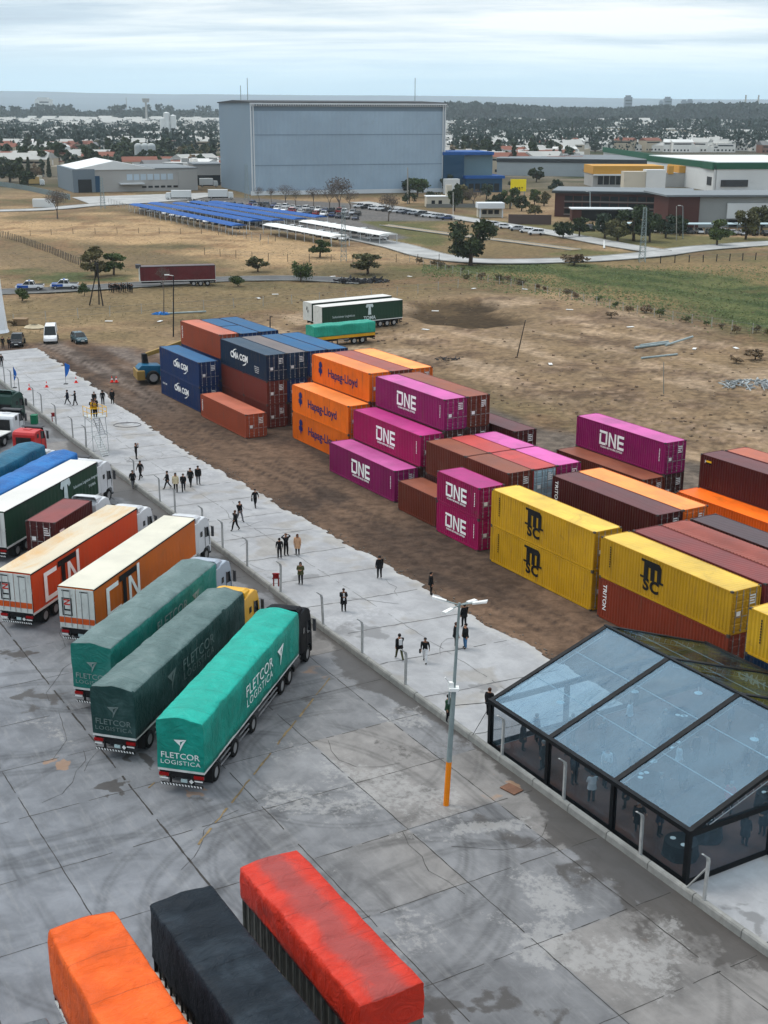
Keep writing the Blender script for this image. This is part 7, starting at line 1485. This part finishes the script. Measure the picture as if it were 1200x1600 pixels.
for i, (u, v) in enumerate(((170, 502), (250, 502), (665, 515), (713, 392), (404, 466), (573, 470), (860, 569), (890, 484), (740, 451), (640, 432), (985, 511), (1150, 544), (680, 486), (1085, 545), (820, 452), (520, 432), (480, 548), (430, 460))):
    b = MB(); a = i * 1.3; b.box(-.6, .6, -.25, .25, 0, .07); tag(b.build('litter_sheet', PLATE, None, at(u, v, .02), a), 'pale scrap of sheeting lying on open ground', 'litter', 'pale scraps lying about the ground')
# ================================================================== BUILDINGS
def bmat(n, c, **k): return mat(n, c, k.pop('rough', .7), k.pop('var', .07), k.pop('scale', .05), k.pop('dirt', mul(c, .6)), k.pop('da', .2), k.pop('ds', .08), **k)
WH = bmat('warehouse_cladding', (.37, .45, .52), streak=.22, var=.12, scale=.03, rough=.5, stretch=(1, 1, 1)); WHS = bmat('warehouse_side', (.22, .28, .33), rough=.5); TRIMW = bmat('trim_white', (.60, .62, .63)); CONCB = bmat('building_concrete', (.42, .41, .39), da=.4); CREAMB = bmat('building_cream', (.55, .51, .43), da=.3); ROOFW = bmat('roof_white_far', (.66, .67, .66), da=.15)
ROOFG = bmat('roof_grey_far', (.24, .26, .27), da=.35, ds=.03); BLUEB = bmat('cladding_blue', (.012, .085, .155)); BLUER = bmat('shelter_blue', (.006, .12, .34), scale=.3, ds=.2, dirt=(.01, .12, .30)); BRICK = bmat('brick_red', (.12, .048, .038)); YEL = bmat('fascia_yellow', (.58, .34, .07)); GRN = bmat('fascia_green', (.008, .13, .075)); WINB = mat('window_dark', (.02, .025, .03), .15, .2, .3); WHITB = bmat('wall_white', (.62, .63, .62)); DKR = bmat('roof_dark_far', (.06, .065, .07))
def wbase(label, px, yaw, name, cat='building', group=None, w0=None):
    return thing(name, label, cat, w0 if w0 is not None else at(*px), R(yaw), group)
def slab(o, nm, m, *bx): b = MB(); b.box(*bx); return b.build(nm, m, o)
def band(o, x0, x1, y, z0, z1, n, gap=.25, m=WINB, nm='window'):
    w_ = (x1 - x0) / n
    for i in range(n): b = MB(); b.box(x0 + w_ * i + w_ * gap / 2, x0 + w_ * (i + 1) - w_ * gap / 2, y - .06, y + .04, z0, z1); b.build(nm, m, o)
# the tall grey hangar-like warehouse
wy_ = 19; L, D, H = 82.5, 60, 36.4; o = wbase('huge windowless pale blue-grey warehouse on the skyline', (395, 305), wy_, 'warehouse')
b = MB(); n = 90     # ribbed cladding
for (z0, z1) in ((0, 11.4), (11.6, 23.2), (23.4, 32.4)):
    vs = []
    for i in range(n + 1):
        x = L * i / n; d = .12 * (i % 2); vs += [(x, -d, z0), (x, -d, z1)]
    b.add(vs, [(2 * i, 2 * i + 2, 2 * i + 3, 2 * i + 1) for i in range(n)])
b.build('front_cladding', WH, o)
b = MB(); vs = []
for i in range(61):
    y = D * i / 60; d = .12 * (i % 2); vs += [(-d, y, 0), (-d, y, H - .4)]
b.add(vs, [(2 * i, 2 * i + 2, 2 * i + 3, 2 * i + 1) for i in range(60)]); b.build('side_cladding', WHS, o)
slab(o, 'core_wall', WHS, .15, L - .1, .2, D, 0, H - .6); b = MB(); b.prism([(-.8, H - .5), (D / 2, H + .25), (D + .5, H - .5), (D + .5, H - .9), (-.8, H - .9)], -.6, L + .6, ax='x'); obj('roof', fixn(b.mesh('roof', DKR)), o)
b = MB(); b.box(-.5, L + .5, -.9, -.5, H - 1.5, H - .9)
b.build('gutter', TRIMW, o); b = MB()
for i in range(84): b.box(i + .2, i + .42, -.88, -.1, H - 2.2, H - 1.5)
b.box(0, 84, -.12, -.08, H - 2.2, H - 2.0); b.build('eaves_brackets', TRIMW, o)
for x in (-.05, .9, L - .9, L): b = MB(); b.box(x - .22, x + .22, -.55, -.15, 0, H - 1.3); b.build('downpipe', TRIMW, o)
for z in (11.5, 23.3): b = MB(); b.box(1.2, L - 1.2, -.16, .05, z - .14, z + .14); b.build('girt_line', WHS, o)
for i, (x, y, h_) in enumerate(((6, 30, 9), (4, 34, 6), (L - 6, 20, 9.5))): b = MB(); b.tube((x, y, H), (x, y, H + h_), .14, 5); b.build('roof_mast', GALV, o)
b = MB(); b.box(-1, L + 1, -1.5, -1.1, 0, 1.6); b.build('plinth_fence', TRIMW, o)
# left factory
o = wbase('low factory with white gabled roof and stained concrete front at left', (115, 301), 22, 'factory_building'); L, D, H = 52, 42, 9.0
slab(o, 'wall', CONCB, 9, L, 0, D, 0, H); slab(o, 'side_wing', bmat('wing_greyblue', (.20, .24, .27)), 0, 9, -.5, D, 0, H + .3); b = MB(); b.prism([(0, H), (17, H + 3.4), (34, H + .2), (34, H - .1), (0, H - .1)], -.5, D + .5); obj('roof', fixn(b.mesh('roof', ROOFW)), o)
slab(o, 'flat_roof', ROOFG, 34, L + .5, -.4, D, H, H + .4); band(o, 22, 42, -.08, 4.6, 7.0, 7, .18, bmat('window_pale', (.48, .55, .60))); band(o, 28, 44, -.08, 1.4, 2.2, 6, .3); slab(o, 'gate', WINB, 2, 7.5, -.62, -.45, 0, 5.2); slab(o, 'canopy', TRIMW, 19, 29, -3, 0, 3.0, 3.5)
slab(o, 'blue_door', BLUEB, 8.6, 11, -.15, -.02, 0, 6.5); slab(o, 'annex', CONCB, 44, L + .2, -.3, -.05, 0, 8.2)
o = wbase('grey two-storey annexe between the factory and the warehouse', (304, 290), 15, 'annexe_building'); slab(o, 'wall', CONCB, 0, 12, 0, 20, 4.5, 9); slab(o, 'base', WINB, 1, 12, 1, 20, 0, 4.5); slab(o, 'roof', ROOFG, -.5, 12.5, -.5, 20, 9, 9.6)
o = wbase('long blue clad hall behind the left factory', (243, 272), 6, 'blue_hall'); slab(o, 'wall', BLUEB, 0, 40, 0, 20, 0, 6.8); slab(o, 'roof', BLUER, -.5, 40.5, -.5, 21, 6.8, 8.2); slab(o, 'white_gate', WHITB, 14, 22, -.2, -.02, 0, 5)
def tank(label, px, r_, h_, m, dome=True, group=None):
    o = thing('storage_tank', label, 'tank', at(*px), 0, group); b = MB(); n = 20; pr = [(r_, 0), (r_, h_ * .9), (r_ * .85, h_ * .96), (r_ * .3, h_)] if dome else [(r_, 0), (r_, h_), (.1, h_ * 1.04)]
    b.loft([[(math.cos(2 * PI * i / n) * q, math.sin(2 * PI * i / n) * q, z) for i in range(n)] for q, z in pr], 0); obj('shell', fixn(b.mesh('shell', m)), o); return o
tank('white domed storage tank behind the left factory', (102, 262), 3.6, 13, WHITB)
for i, (u, rr_) in enumerate(((218, 2.2), (228, 2.4), (238, 2.4))): tank('grey silo of the trio above the factory roof, ' + ('left', 'middle', 'right')[i], (u, 268), rr_, 15, bmat('silo_grey', (.45, .47, .46)), True, 'grey silos above the factory roof')
for i, (u, h_) in enumerate(((256, 18), (262, 22), (272, 20))): tank('slim white silo far behind the factory, ' + ('left', 'middle', 'right')[i], (u, 222), 3.2, h_ * 1.3, WHITB, False, 'slim white silos in the distance')
def rigid(label, px, yaw, L, H, mbox, mcab, name='parked_lorry'):
    o = thing(name, label, 'truck', at(*px), R(yaw), None); b = MB(); b.box(0, L, -1.2, 1.2, .9, H); b.build('box', mbox, o, bevel=.05); b = MB(); b.prism([(-2.2, .5), (-2.2, 1.6), (-1.9, 2.6), (-.2, 2.7), (-.2, .5)], -1.15, 1.15); obj('cab', fixn(b.mesh('cab', mcab)), o)
    b = MB(); b.box(-2.1, L, -1.0, 1.0, .45, .9); b.build('chassis', CHAS, o)
    for x in (-1.3, L - 1.2): 
        for s in (-1, 1): wheel(o, x, s * 1.0, .48, .3)
    return o
rigid('white box lorry at the warehouse left corner', (356, 311), 186, 7.5, 3.6, WHITB, WHITB); rigid('white box lorry parked before the left factory', (268, 312), 4, 7.5, 3.5, WHITB, WHITB); rigid('green and cream lorry far left of the factory', (42, 288), 10, 7, 3.8, CREAMB, GRN); rigid('white cab lorry with ochre load at the far left', (62, 290), 190, 7, 3.8, bmat('load_ochre', (.45, .33, .15)), WHITB); rigid('white lorry between the annexe and the warehouse', (333, 292), 188, 6, 3.7, WHITB, WHITB)
b = MB(); b.box(0, 7.5, -1.2, 1.2, .1, 2.9); tag(b.build('site_cabin', WHITB, None, at(52, 324), R(6), bevel=.05), 'white site cabin beside the left road', 'cabin')
# blue and white shelters over the car park
def shelter(label, a, c_, w_, m, h_=2.7):
    p, q = at(*a, 0), at(*c_, 0); d = (q - p); L = d.length; o = thing('car_shelter', label, 'carport', p, math.atan2(d.y, d.x), 'long car shelters of the car park'); b = MB(); n = max(2, int(L / 5))
    for i in range(n): x0, x1 = L * i / n + .05, L * (i + 1) / n - .05; b.prism([(-w_ / 2, h_ - .25), (-w_ / 4, h_ + .08), (w_ / 4, h_ + .08), (w_ / 2, h_ - .25), (w_ / 2, h_ - .33), (-w_ / 2, h_ - .33)], x0, x1, ax='x')
    obj('roof', fixn(b.mesh('roof', m)), o)
    for i in range(n + 1):
        b = MB(); x = min(L - .1, max(.1, L * i / n)); b.tube((x, -w_ / 2 + .2, 0), (x, -w_ / 2 + .2, h_ - .3), .07, 5); b.build('post', TRIMW, o); b = MB(); b.tube((x, w_ / 2 - .2, 0), (x, w_ / 2 - .2, h_ - .3), .07, 5); b.build('post', TRIMW, o)
    return o
def zs(u, v, h_=2.7): p = at(u, v, h_); return p
def shel(label, a, c_, w_, m):
    p, q = zs(*a), zs(*c_); d = q - p; L = d.length; o = shelter(label, (600, 400), (601, 400), w_, m) if 0 else None
    o = thing('car_shelter', label, 'carport', (p.x, p.y, 0), math.atan2(d.y, d.x), 'long car shelters of the car park'); b = MB(); n = max(2, int(L / 5)); h_ = 2.7
    for i in range(n): x0, x1 = L * i / n + .04, L * (i + 1) / n - .04; b.prism([(-w_ / 2, h_ - .25), (-w_ / 4, h_ + .08), (w_ / 4, h_ + .08), (w_ / 2, h_ - .25), (w_ / 2, h_ - .33), (-w_ / 2, h_ - .33)], x0, x1, ax='x')
    obj('roof', fixn(b.mesh('roof', m)), o); b = MB(); b.tube((0, 0, 0), (0, 0, h_ - .3), .08, 5); pm = b.mesh('post', TRIMW)
    for i in range(n + 1):
        for s in (-1, 1): obj('post', pm, o, (min(L - .1, max(.1, L * i / n)), s * (w_ / 2 - .25), 0))
    return o
for i, (a, c_) in enumerate((((212, 318), (374, 351)), ((240, 316), (400, 344)), ((278, 316), (434, 343)), ((305, 314), (470, 341)), ((334, 314), (502, 338)))): shel('long blue roofed car shelter, ' + ('nearest the field', 'second from the field', 'middle one', 'fourth from the field', 'farthest from the field')[i], a, c_, 4.7, BLUER)
shel('white roofed car shelter, the nearer of two', (424, 349), (532, 368), 5.6, bmat('shelter_white', (.66, .66, .64))); shel('white roofed car shelter, the farther of two', (480, 344), (607, 365), 5.6, MATS['shelter_white'])
# right-hand industry
o = wbase('blue clad hall attached to the right of the warehouse', (692, 300), 12, 'blue_hall'); slab(o, 'wall', BLUEB, 0, 9, 0, 25, 0, 15); slab(o, 'roof', BLUER, -.3, 22, 0, 25, 15, 16.2); slab(o, 'lower_wall', BLUEB, 9, 25, -3, 20, 0, 5.5); slab(o, 'lower_roof', BLUER, 8.5, 26, -3.5, 20, 5.5, 6.6); slab(o, 'upper_wall', bmat('wall_greyteal', (.17, .25, .28)), 9, 22, 2, 24, 6.6, 15); band(o, 10, 24, -3.08, .5, 3.5, 5)
o = wbase('white box building at the warehouse right corner', (692, 302), 12, 'white_annexe'); slab(o, 'wall', WHITB, -.5, 5.5, -6, -2, 0, 6)
o = wbase('small white flat-roofed house with chimney stack', (667, 324), 6, 'small_house'); slab(o, 'wall', CREAMB, 0, 9.5, 0, 6, 0, 3.6); slab(o, 'roof', ROOFW, -.2, 9.7, -.2, 6.2, 3.6, 3.85); slab(o, 'chimney', CREAMB, 7, 9, 1, 3, 3.85, 7.6); band(o, 1, 6, -.04, 1.1, 2.4, 2, .5); slab(o, 'garden_wall', bmat('garden_wall', (.24, .24, .22)), -.5, 19, -2, -1.8, 0, 1.3)
o = wbase('white gatehouse with flat canopy by the access road', (748, 340), 4, 'gatehouse'); slab(o, 'wall', CREAMB, 0, 7.8, 1.5, 5, 0, 2.9); slab(o, 'canopy', TRIMW, -.4, 8.2, -1, 5.4, 2.9, 4.6); 
for x in (0.2, 7.4): slab(o, 'pillar', TRIMW, x, x + .4, -.6, -.2, 0, 2.9)
band(o, 1, 7, 1.45, 1.0, 2.3, 3)
o = wbase('brown masonry perimeter wall right of the gatehouse', (794, 350), -10, 'perimeter_wall', 'wall'); slab(o, 'wall', bmat('wall_brown', (.13, .095, .085)), 0, 13, 0, .3, 0, 2.9)
o = wbase('square yellow advertising board with black lettering', (797, 322), 4, 'yellow_sign', 'sign'); slab(o, 'board', mat('sign_yellow', (.80, .66, .02), .5, .03), 0, 5.6, 0, .4, 5.2, 9.4); lettering('DIRT', BLACKL, o, (2.9, -.03, 6.2), 1.2, bold=.03, space=1.3); slab(o, 'post', GALV, .4, .7, .1, .3, 0, 5.2); slab(o, 'post', GALV, 4.9, 5.2, .1, .3, 0, 5.2)
o = wbase('long low grey factory with shallow ribbed roof', (776, 274), -13, 'factory_building'); L = 92; slab(o, 'wall', bmat('wall_greywhite', (.36, .39, .40)), 0, L, 0, 60, 0, 8.0); slab(o, 'dark_band', DKR, -.2, L + .2, -.3, 0, 6.8, 8.8); b = MB()
for i in range(12): b.prism([(60 * i / 12, 8.2), (60 * i / 12 + 2.5, 9.2), (60 * (i + 1) / 12, 8.4), (60 * (i + 1) / 12, 8.0), (60 * i / 12, 8.0)], -.5, L, ax='x')
obj('roof', fixn(b.mesh('roof', ROOFG)), o)
o = wbase('factory front with orange-yellow fascia band', (926, 292), 3, 'factory_building'); slab(o, 'wall', CONCB, 0, 47, 0, 20, 0, 6.2); slab(o, 'fascia', YEL, -.3, 32, -.4, 20.2, 5.6, 9.2); slab(o, 'fascia', YEL, 34, 36.5, -.4, 2, 5.6, 9.2); slab(o, 'fascia', YEL, 39, 47.5, -.4, 20, 6.2, 9.2); band(o, 2, 13, -.1, 1, 4.8, 4, .15); slab(o, 'canopy', TRIMW, 0, 15, -2, 0, 5.0, 5.6)
o = wbase('white cube shaped plant room beside the yellow fascia', (1008, 306), 3, 'plant_room'); slab(o, 'wall', WHITB, 0, 8, 0, 6, 0, 10.2); slab(o, 'side_wall', CREAMB, -9, -.05, .5, 6, 0, 9.5)
o = wbase('large white hall with dark green fascia', (1118, 300), 8, 'green_hall'); slab(o, 'wall', WHITB, 0, 60, 0, 90, 0, 9.4); slab(o, 'fascia', GRN, -.3, 60, -.4, 90, 9.4, 12); slab(o, 'roof', ROOFW, .5, 59, .4, 89, 11.9, 12.3); slab(o, 'loading_bay', DKR, 2, 14, -.5, -.05, 2.2, 5.0)
o2 = wbase('white wing of the green fascia hall with loading bays', (1118, 300), 8, 'green_hall_wing'); p, q = at(1118, 300), at(945, 262); d = q - p; o2.rotation_euler = (0, 0, math.atan2(d.y, d.x)); L = d.length; slab(o2, 'wall', WHITB, .5, L, .3, 1.2, 0, 9.2); slab(o2, 'fascia', GRN, .3, L, 1.25, 2.0, 9.2, 12.0)
for i in range(3): slab(o2, 'loading_bay', DKR, 3 + i * 11, 10 + i * 11, 1.2, 1.35, 2.5, 6)
o = wbase('low brick office with dark glazing and projecting flat roof', (866, 338), -12, 'office_building'); L, D, H = 43, 22, 8.6; slab(o, 'wall', BRICK, 0, L, 0, D, 0, H - 1.2); slab(o, 'roof', DKR, -1, L + 1.2, -1.4, D, H - 1.1, H - .55); slab(o, 'roof_top', bmat('roof_pale_far', (.24, .26, .27), da=.4), -.9, L + 1.1, -1.3, D, H - .53, H - .25)
for z0, z1 in ((1.0, 2.4), (3.1, 4.4), (5.1, 6.6)): band(o, 3, L - 5, -.05, z0, z1, 12, .12)
for z in (.6, 2.7, 4.7): slab(o, 'balcony_band', bmat('band_grey', (.25, .22, .20)), 3, L - 5, -.35, -.1, z, z + .35)
o = wbase('brick end block of the office', (1042, 356), 6, 'office_wing'); slab(o, 'wall', BRICK, 0, 9.5, 0, 14, 0, 9); slab(o, 'wall', bmat('wing_grey', (.33, .34, .33)), 9.6, 40, .5, 20, 0, 8.8); slab(o, 'roof', MATS['roof_pale_far'], -1, 41, -1, 22, 9, 9.5); slab(o, 'white_front', WHITB, 18, 40, -.2, .4, 2.6, 7.0); band(o, 18, 39, -.25, .3, 2.2, 5)
o = wbase('small brick pavilion with white slab roof before the office', (893, 345), -2, 'pavilion'); slab(o, 'wall', BRICK, 0, 3, 0, 6, 0, 3.4); slab(o, 'glazing', WINB, 3, 15, .5, 6, 0, 3.3); slab(o, 'roof', TRIMW, -.4, 19, -.6, 6.5, 3.5, 3.8)
for i, (u, v, n_) in enumerate(((958, 365, 6), (1030, 366, 14), (1150, 366, 12))): 
    a = at(u, v); o = wbase('pale canopy over the office car park, ' + ('left', 'middle', 'right') [i] + ' one', (u, v), 3, 'car_canopy', 'carport', 'pale canopies over the office car park'); slab(o, 'roof', bmat('canopy_pale', (.42, .50, .52)), 0, n_ * 1.6, 0, 5, 2.6, 2.8)
    for x in range(0, n_ * 2 - 2, 4): slab(o, 'post', GALV, x * .8 + .2, x * .8 + .35, .1, .25, 0, 2.6)
# parked cars in rows
CK = ['hatch', 'sedan', 'hatch', 'suv', 'sedan', 'pickup']; CC = ['white', 'white', 'silver', 'grey', 'black', 'white', 'blue', 'red', 'silver', 'white', 'dark blue']
ORD = ['first', 'second', 'third', 'fourth', 'fifth', 'sixth', 'seventh', 'eighth', 'ninth', 'tenth', 'eleventh', 'twelfth', 'thirteenth', 'fourteenth', 'fifteenth', 'sixteenth', 'seventeenth', 'eighteenth']
r = random.Random(99)
for (u0, v0, u1, v1, n_, yaw, desc_, cset) in ((396, 321, 560, 336, 17, 80, 'in the back row before the warehouse', CC), (420, 328, 555, 343, 12, 80, 'in the second row of the open car park', CC), (300, 318, 400, 326, 9, 80, 'beyond the blue shelters', CC), (378, 349, 416, 352, 3, 60, 'at the end of the blue shelters', ['white', 'grey', 'white']),
                                               (563, 325, 700, 343, 14, 165, 'parked along the access road', CC), (775, 354, 838, 367, 5, 163, 'in the line nearest the junction', ['white', 'dark blue', 'white', 'silver', 'white']), (434, 356, 536, 376, 10, 75, 'under the nearer white shelter', ['white', 'white', 'grey', 'white']), (500, 352, 600, 373, 10, 75, 'under the farther white shelter', ['white', 'grey', 'white', 'black']),
                                               (905, 360, 1195, 368, 18, 95, 'in the office car park', ['black', 'grey', 'white', 'black', 'silver']), (590, 332, 690, 346, 0, 165, '', CC), (225, 330, 372, 357, 14, 75, 'under the blue shelter nearest the field', ['grey', 'white', 'silver', 'black'])):
    for i in range(n_):
        f_ = i / max(1, n_ - 1); kd = r.choice(CK); c = r.choice(cset); car(at(u0 + (u1 - u0) * f_ + r.uniform(-1, 1), v0 + (v1 - v0) * f_ + r.uniform(-.4, .4)), R(yaw + r.choice((0, 180)) + r.uniform(-4, 4)), kd, c, f'{c} {dict(hatch="hatchback", suv="estate car").get(kd, kd)}, {ORD[i]} from the left {desc_}', 'cars parked in the car parks and along the road')
car(at(589, 376), R(178), 'pickup', 'white', 'white pickup standing at the open end of the farther white shelter', near=True); car(at(521, 372), R(178), 'hatch', 'white', 'white car standing at the open end of the nearer white shelter')
# ================================================================== SUBURB
HWALL = [bmat('house_white', (.72, .70, .66)), bmat('house_cream', (.50, .44, .35)), bmat('house_brick', (.26, .14, .10)), bmat('house_grey', (.33, .33, .32))]; HROOF = [bmat('house_roof_pale', (.42, .42, .40)), bmat('house_roof_tile', (.24, .10, .065)), bmat('house_roof_grey', (.20, .20, .20)), bmat('house_roof_light', (.60, .60, .58))]
def house_geo(b, r, o=(0, 0, 0), s=1.):
    s *= 1.2
    w_, d, h = r.uniform(9, 19) * s, r.uniform(8, 13) * s, r.uniform(3.4, 7.5) * s; a = r.uniform(-.5, .5); ca, sa = math.cos(a), math.sin(a); k = len(b.v)
    b.box(-w_ / 2, w_ / 2, -d / 2, d / 2, 0, h, 0)
    if r.random() < .45: b.prism([(-d / 2 - .3, h), (0, h + d * .22), (d / 2 + .3, h)], -w_ / 2 - .2, w_ / 2 + .2, 1, 'x')
    else: b.box(-w_ / 2 - .1, w_ / 2 + .1, -d / 2 - .1, d / 2 + .1, h, h + .3, 1); b.box(w_ * .1, w_ * .35, -1, 1.2, h + .3, h + 2.2, 0)
    for q in range(int(w_ / 3)): b.box(-w_ / 2 + .8 + q * 3, -w_ / 2 + 2.1 + q * 3, -d / 2 - .06, -d / 2, .9, 2.3, 2); 
    if h > 5: b.box(-w_ / 2 + 1, w_ / 2 - 2, -d / 2 - .06, -d / 2, h - 1.9, h - .9, 2)
    if r.random() < .5: b.box(w_ / 2, w_ / 2 + 4 * s, -d / 2 + 1, d / 2 - 1, 0, h * .6, 0)
    for i in range(k, len(b.v)): x, y, z = b.v[i]; b.v[i] = (o[0] + x * ca - y * sa, o[1] + x * sa + y * ca, o[2] + z)
r = random.Random(21); HP = []
HN = ['white flat-roofed house in the distant suburb', 'cream house in the distant suburb', 'brick house in the distant suburb', 'grey rendered house in the distant suburb']; HG = ['white houses of the distant suburb', 'cream houses of the distant suburb', 'brick houses of the distant suburb', 'grey houses of the distant suburb']
for i in range(12):
    b = MB(); house_geo(b, r); wi = (0, 0, 0, 1, 1, 2, 3, 0, 0, 1, 3, 0)[i]; HP.append((b.mesh('house', [HWALL[wi], HROOF[(0, 1, 3, 0, 1, 2, 3, 0, 3, 1, 2, 0)[i]], WINB]), wi))
def blocked(p):
    u = 600 + F_PX * p.x / (p.y * math.cos(PITCH) + CAM_H * math.sin(PITCH)); d = p.y
    if 335 < u < 700 and d > 480: return True
    if d < 640 and 40 < u < 345: return True
    if u > 690 and d < 720: return True
    return False
pts = []
while len(pts) < 1500:
    d = 640 + (3300 - 640) * r.random() ** 1.75; a = R(r.uniform(-18.5, 18.5)); p = Vector((math.sin(a) * d, math.cos(a) * d, 0))
    if blocked(p): continue
    if float(fbm(p.x, p.y, 160, 3, 91)) < .42 and d < 2100: continue
    if a > R(2) and d > 2750: continue
    if R(8) < a and d < 1130: continue
    pts.append((d, p))
pts.sort(key=lambda q: q[0]); sb = MB()
for i, (d, p) in enumerate(pts):
    if i < 290:
        m_, wi = HP[r.randrange(12)]; o = obj('house', m_, None, p, r.uniform(-.7, .7)); tag(o, HN[wi], 'house', HG[wi])
    else: house_geo(sb, r, p, 1.0 + (d > 2000) * .5)
tag(sb.build('distant_houses', [HWALL[0], HROOF[0], WINB]), 'mass of pale houses spreading towards the horizon', 'houses', kind='stuff')
for i in range(26):     # a few long sheds and blocks
    d = r.uniform(900, 2600); a = R(r.uniform(-18, 18)); p = Vector((math.sin(a) * d, math.cos(a) * d, 0))
    if blocked(p) or (a > R(8) and d < 1150): continue
    b = MB(); w_, dd, h = r.uniform(25, 60), 20, r.uniform(6, 11); b.box(-w_ / 2, w_ / 2, 0, dd, 0, h, 0); b.box(-w_ / 2 - .5, w_ / 2 + .5, -.5, dd + .5, h, h + 1, 1); tag(b.build('long_shed', [HWALL[i % 2], HROOF[3 if i % 2 else 0]], None, p, r.uniform(-.3, .3)), 'long pale industrial shed among the distant houses', 'shed', 'industrial sheds among the distant houses')
# trees of the suburb: the largest singly, the rest as one wood
TP = [('broad', 31, 'dark'), ('broad', 32, 'blue'), ('broad', 33, 'olive'), ('cypress', 34, 'dark'), ('tall', 35, 'blue'), ('broad', 36, 'dark'), ('tall', 37, 'dark'), ('broad', 38, 'dry')]; TNAME = {'dark': 'dark green', 'blue': 'blue-green', 'olive': 'olive', 'dry': 'brownish winter'}; KL = {'broad': 'round tree', 'cypress': 'cypress', 'tall': 'slender tree'}
tp_ = []
while len(tp_) < 2700:
    d = 640 + (3000 - 640) * r.random() ** 1.15; a = R(r.uniform(-18.5, 18.5)); p = Vector((math.sin(a) * d, math.cos(a) * d, 0))
    if blocked(p) or (R(8) < a and d < 1130): continue
    tp_.append((d, p))
tp_.sort(key=lambda q: q[0]); wb = MB()
def wood_tree(b, r, p, h, w_):
    for _ in range(26 if h < 20 else 44):
        q = Vector((r.gauss(0, .38) * w_, r.gauss(0, .38) * w_, h * (.25 + .72 * r.random() ** .8))); s = h * r.uniform(.05, .12); a = Vector((r.gauss(0, 1), r.gauss(0, 1), r.gauss(0, .6))).normalized(); u_ = a.orthogonal().normalized() * s; v_ = a.cross(u_.normalized()) * s
        b.quad(p + q - u_ - v_ * .6, p + q + u_ * .5 - v_, p + q + u_ + v_ * .7, p + q - u_ * .4 + v_)
for i, (d, p) in enumerate(tp_):
    k = r.randrange(len(TP)); kd, sd, lk = TP[k]; h = r.uniform(7, 13) * (1.2 if kd != 'broad' else 1)
    if i < 285: tree(p, h, kd, lk, f'{TNAME[lk]} {KL[kd]} standing among the distant houses', r.uniform(.9, 1.25) if kd == 'broad' else 1.2, 420, .055, f'{TNAME[lk]} {KL[kd]}s of the distant suburb', seed=sd)
    else: wood_tree(wb, r, p, r.uniform(9, 16), r.uniform(5, 9))
for i in range(2000):    # wood on the right horizon, thinner belt on the left
    if i < 1550: a = R(r.uniform(2.4, 19.5)); d = 2820 + r.random() ** 1.6 * 500; h = r.uniform(27, 43) * (1 + .12 * math.sin(a * 31))
    else: a = R(r.uniform(-19.5, -7)); d = r.uniform(2900, 3300); h = r.uniform(18, 30) + (12 if r.random() < .12 else 0)
    wood_tree(wb, r, Vector((math.sin(a) * d, math.cos(a) * d, 0)), h, r.uniform(10, 17))
for i in range(260):
    a = R(r.uniform(3, 19)); d = r.uniform(1700, 2150); wood_tree(wb, r, Vector((math.sin(a) * d, math.cos(a) * d, 0)), r.uniform(14, 24), r.uniform(8, 13))
tag(wb.build('distant_wood', leafmat('wood_leaves', (.020, .042, .036))), 'dark belt of woodland along the horizon', 'wood', kind='stuff')
# skyline
TWR = bmat('tower_far', (.20, .24, .28))
for (u, vt, wpx, d, lab) in ((962, 151, 11, 4300, 'tallest tower block on the right skyline'), (1021, 153, 11, 4300, 'pale slab tower right of the tallest one'), (1011, 158, 6, 4500, 'narrow low tower left of the pale slab'), (1045, 157, 8, 4400, 'left tower of the skyline pair'), (1054, 156, 8, 4450, 'right tower of the skyline pair'), (1069, 160, 8, 4400, 'low block at the right end of the skyline towers'), (89, 157, 22, 3600, 'broad pale block on the left horizon'), (80, 160, 6, 3550, 'narrow pale block beside the broad one on the left horizon')):
    zt = CAM_H + (171.5 - vt) / F_PX * d; x = (u - 600) / F_PX * d * 1.0; w_ = wpx / F_PX * d; b = MB(); b.box(-w_ / 2, w_ / 2, 0, w_ * .8, 0, zt * .93, 0); b.box(-w_ * .36, w_ * .3, .5, w_ * .7, zt * .93, zt, 0)
    for k in range(6): b.box(-w_ / 2 + w_ * .08, w_ / 2 - w_ * .08, -.4, 0, zt * (.12 + .13 * k), zt * (.17 + .13 * k), 1)
    tag(b.build('tower_block', [TWR if u > 500 else WHITB, WINB], None, (x, d * 1.0, 0)), lab, 'tower')
for (u, vt, d, r_, lab) in ((1136, 150, 3400, 2.6, 'left of two slim chimneys on the right skyline'), (1155, 150, 3400, 2.6, 'right of two slim chimneys on the right skyline'), (243, 158, 2500, 2.2, 'water tower with wide top on the left horizon'), (214, 157, 3000, .8, 'thin radio mast on the left horizon')):
    zt = CAM_H + (171.5 - vt) / F_PX * d; b = MB(); b.tube((0, 0, 0), (0, 0, zt), r_, 10, 0, r_ * .75)
    if 'water' in lab: b.tube((0, 0, zt - 7), (0, 0, zt), 6, 14, 0, 7)
    tag(b.build('chimney' if 'chimney' in lab else 'water_tower' if 'water' in lab else 'radio_mast', CONCB, None, ((u - 600) / F_PX * d, d, 0)), lab, 'chimney' if 'chimney' in lab else 'tower')
# ================================================================== HAZE
k = NT('haze'); k.n.remove(k.b); v = k.n.new('ShaderNodeVolumePrincipled'); v.inputs['Color'].default_value = (.80, .93, 1.0, 1); v.inputs['Density'].default_value = .00007; v.inputs['Anisotropy'].default_value = .2
k.l.new(v.outputs[0], k.n['Material Output'].inputs['Volume'])
b = MB(); b.box(-14500, 14500, -800, 16500, -3, 330); tag(b.build('haze', k.m), 'thin pale blue haze over the plain', 'haze', kind='stuff')
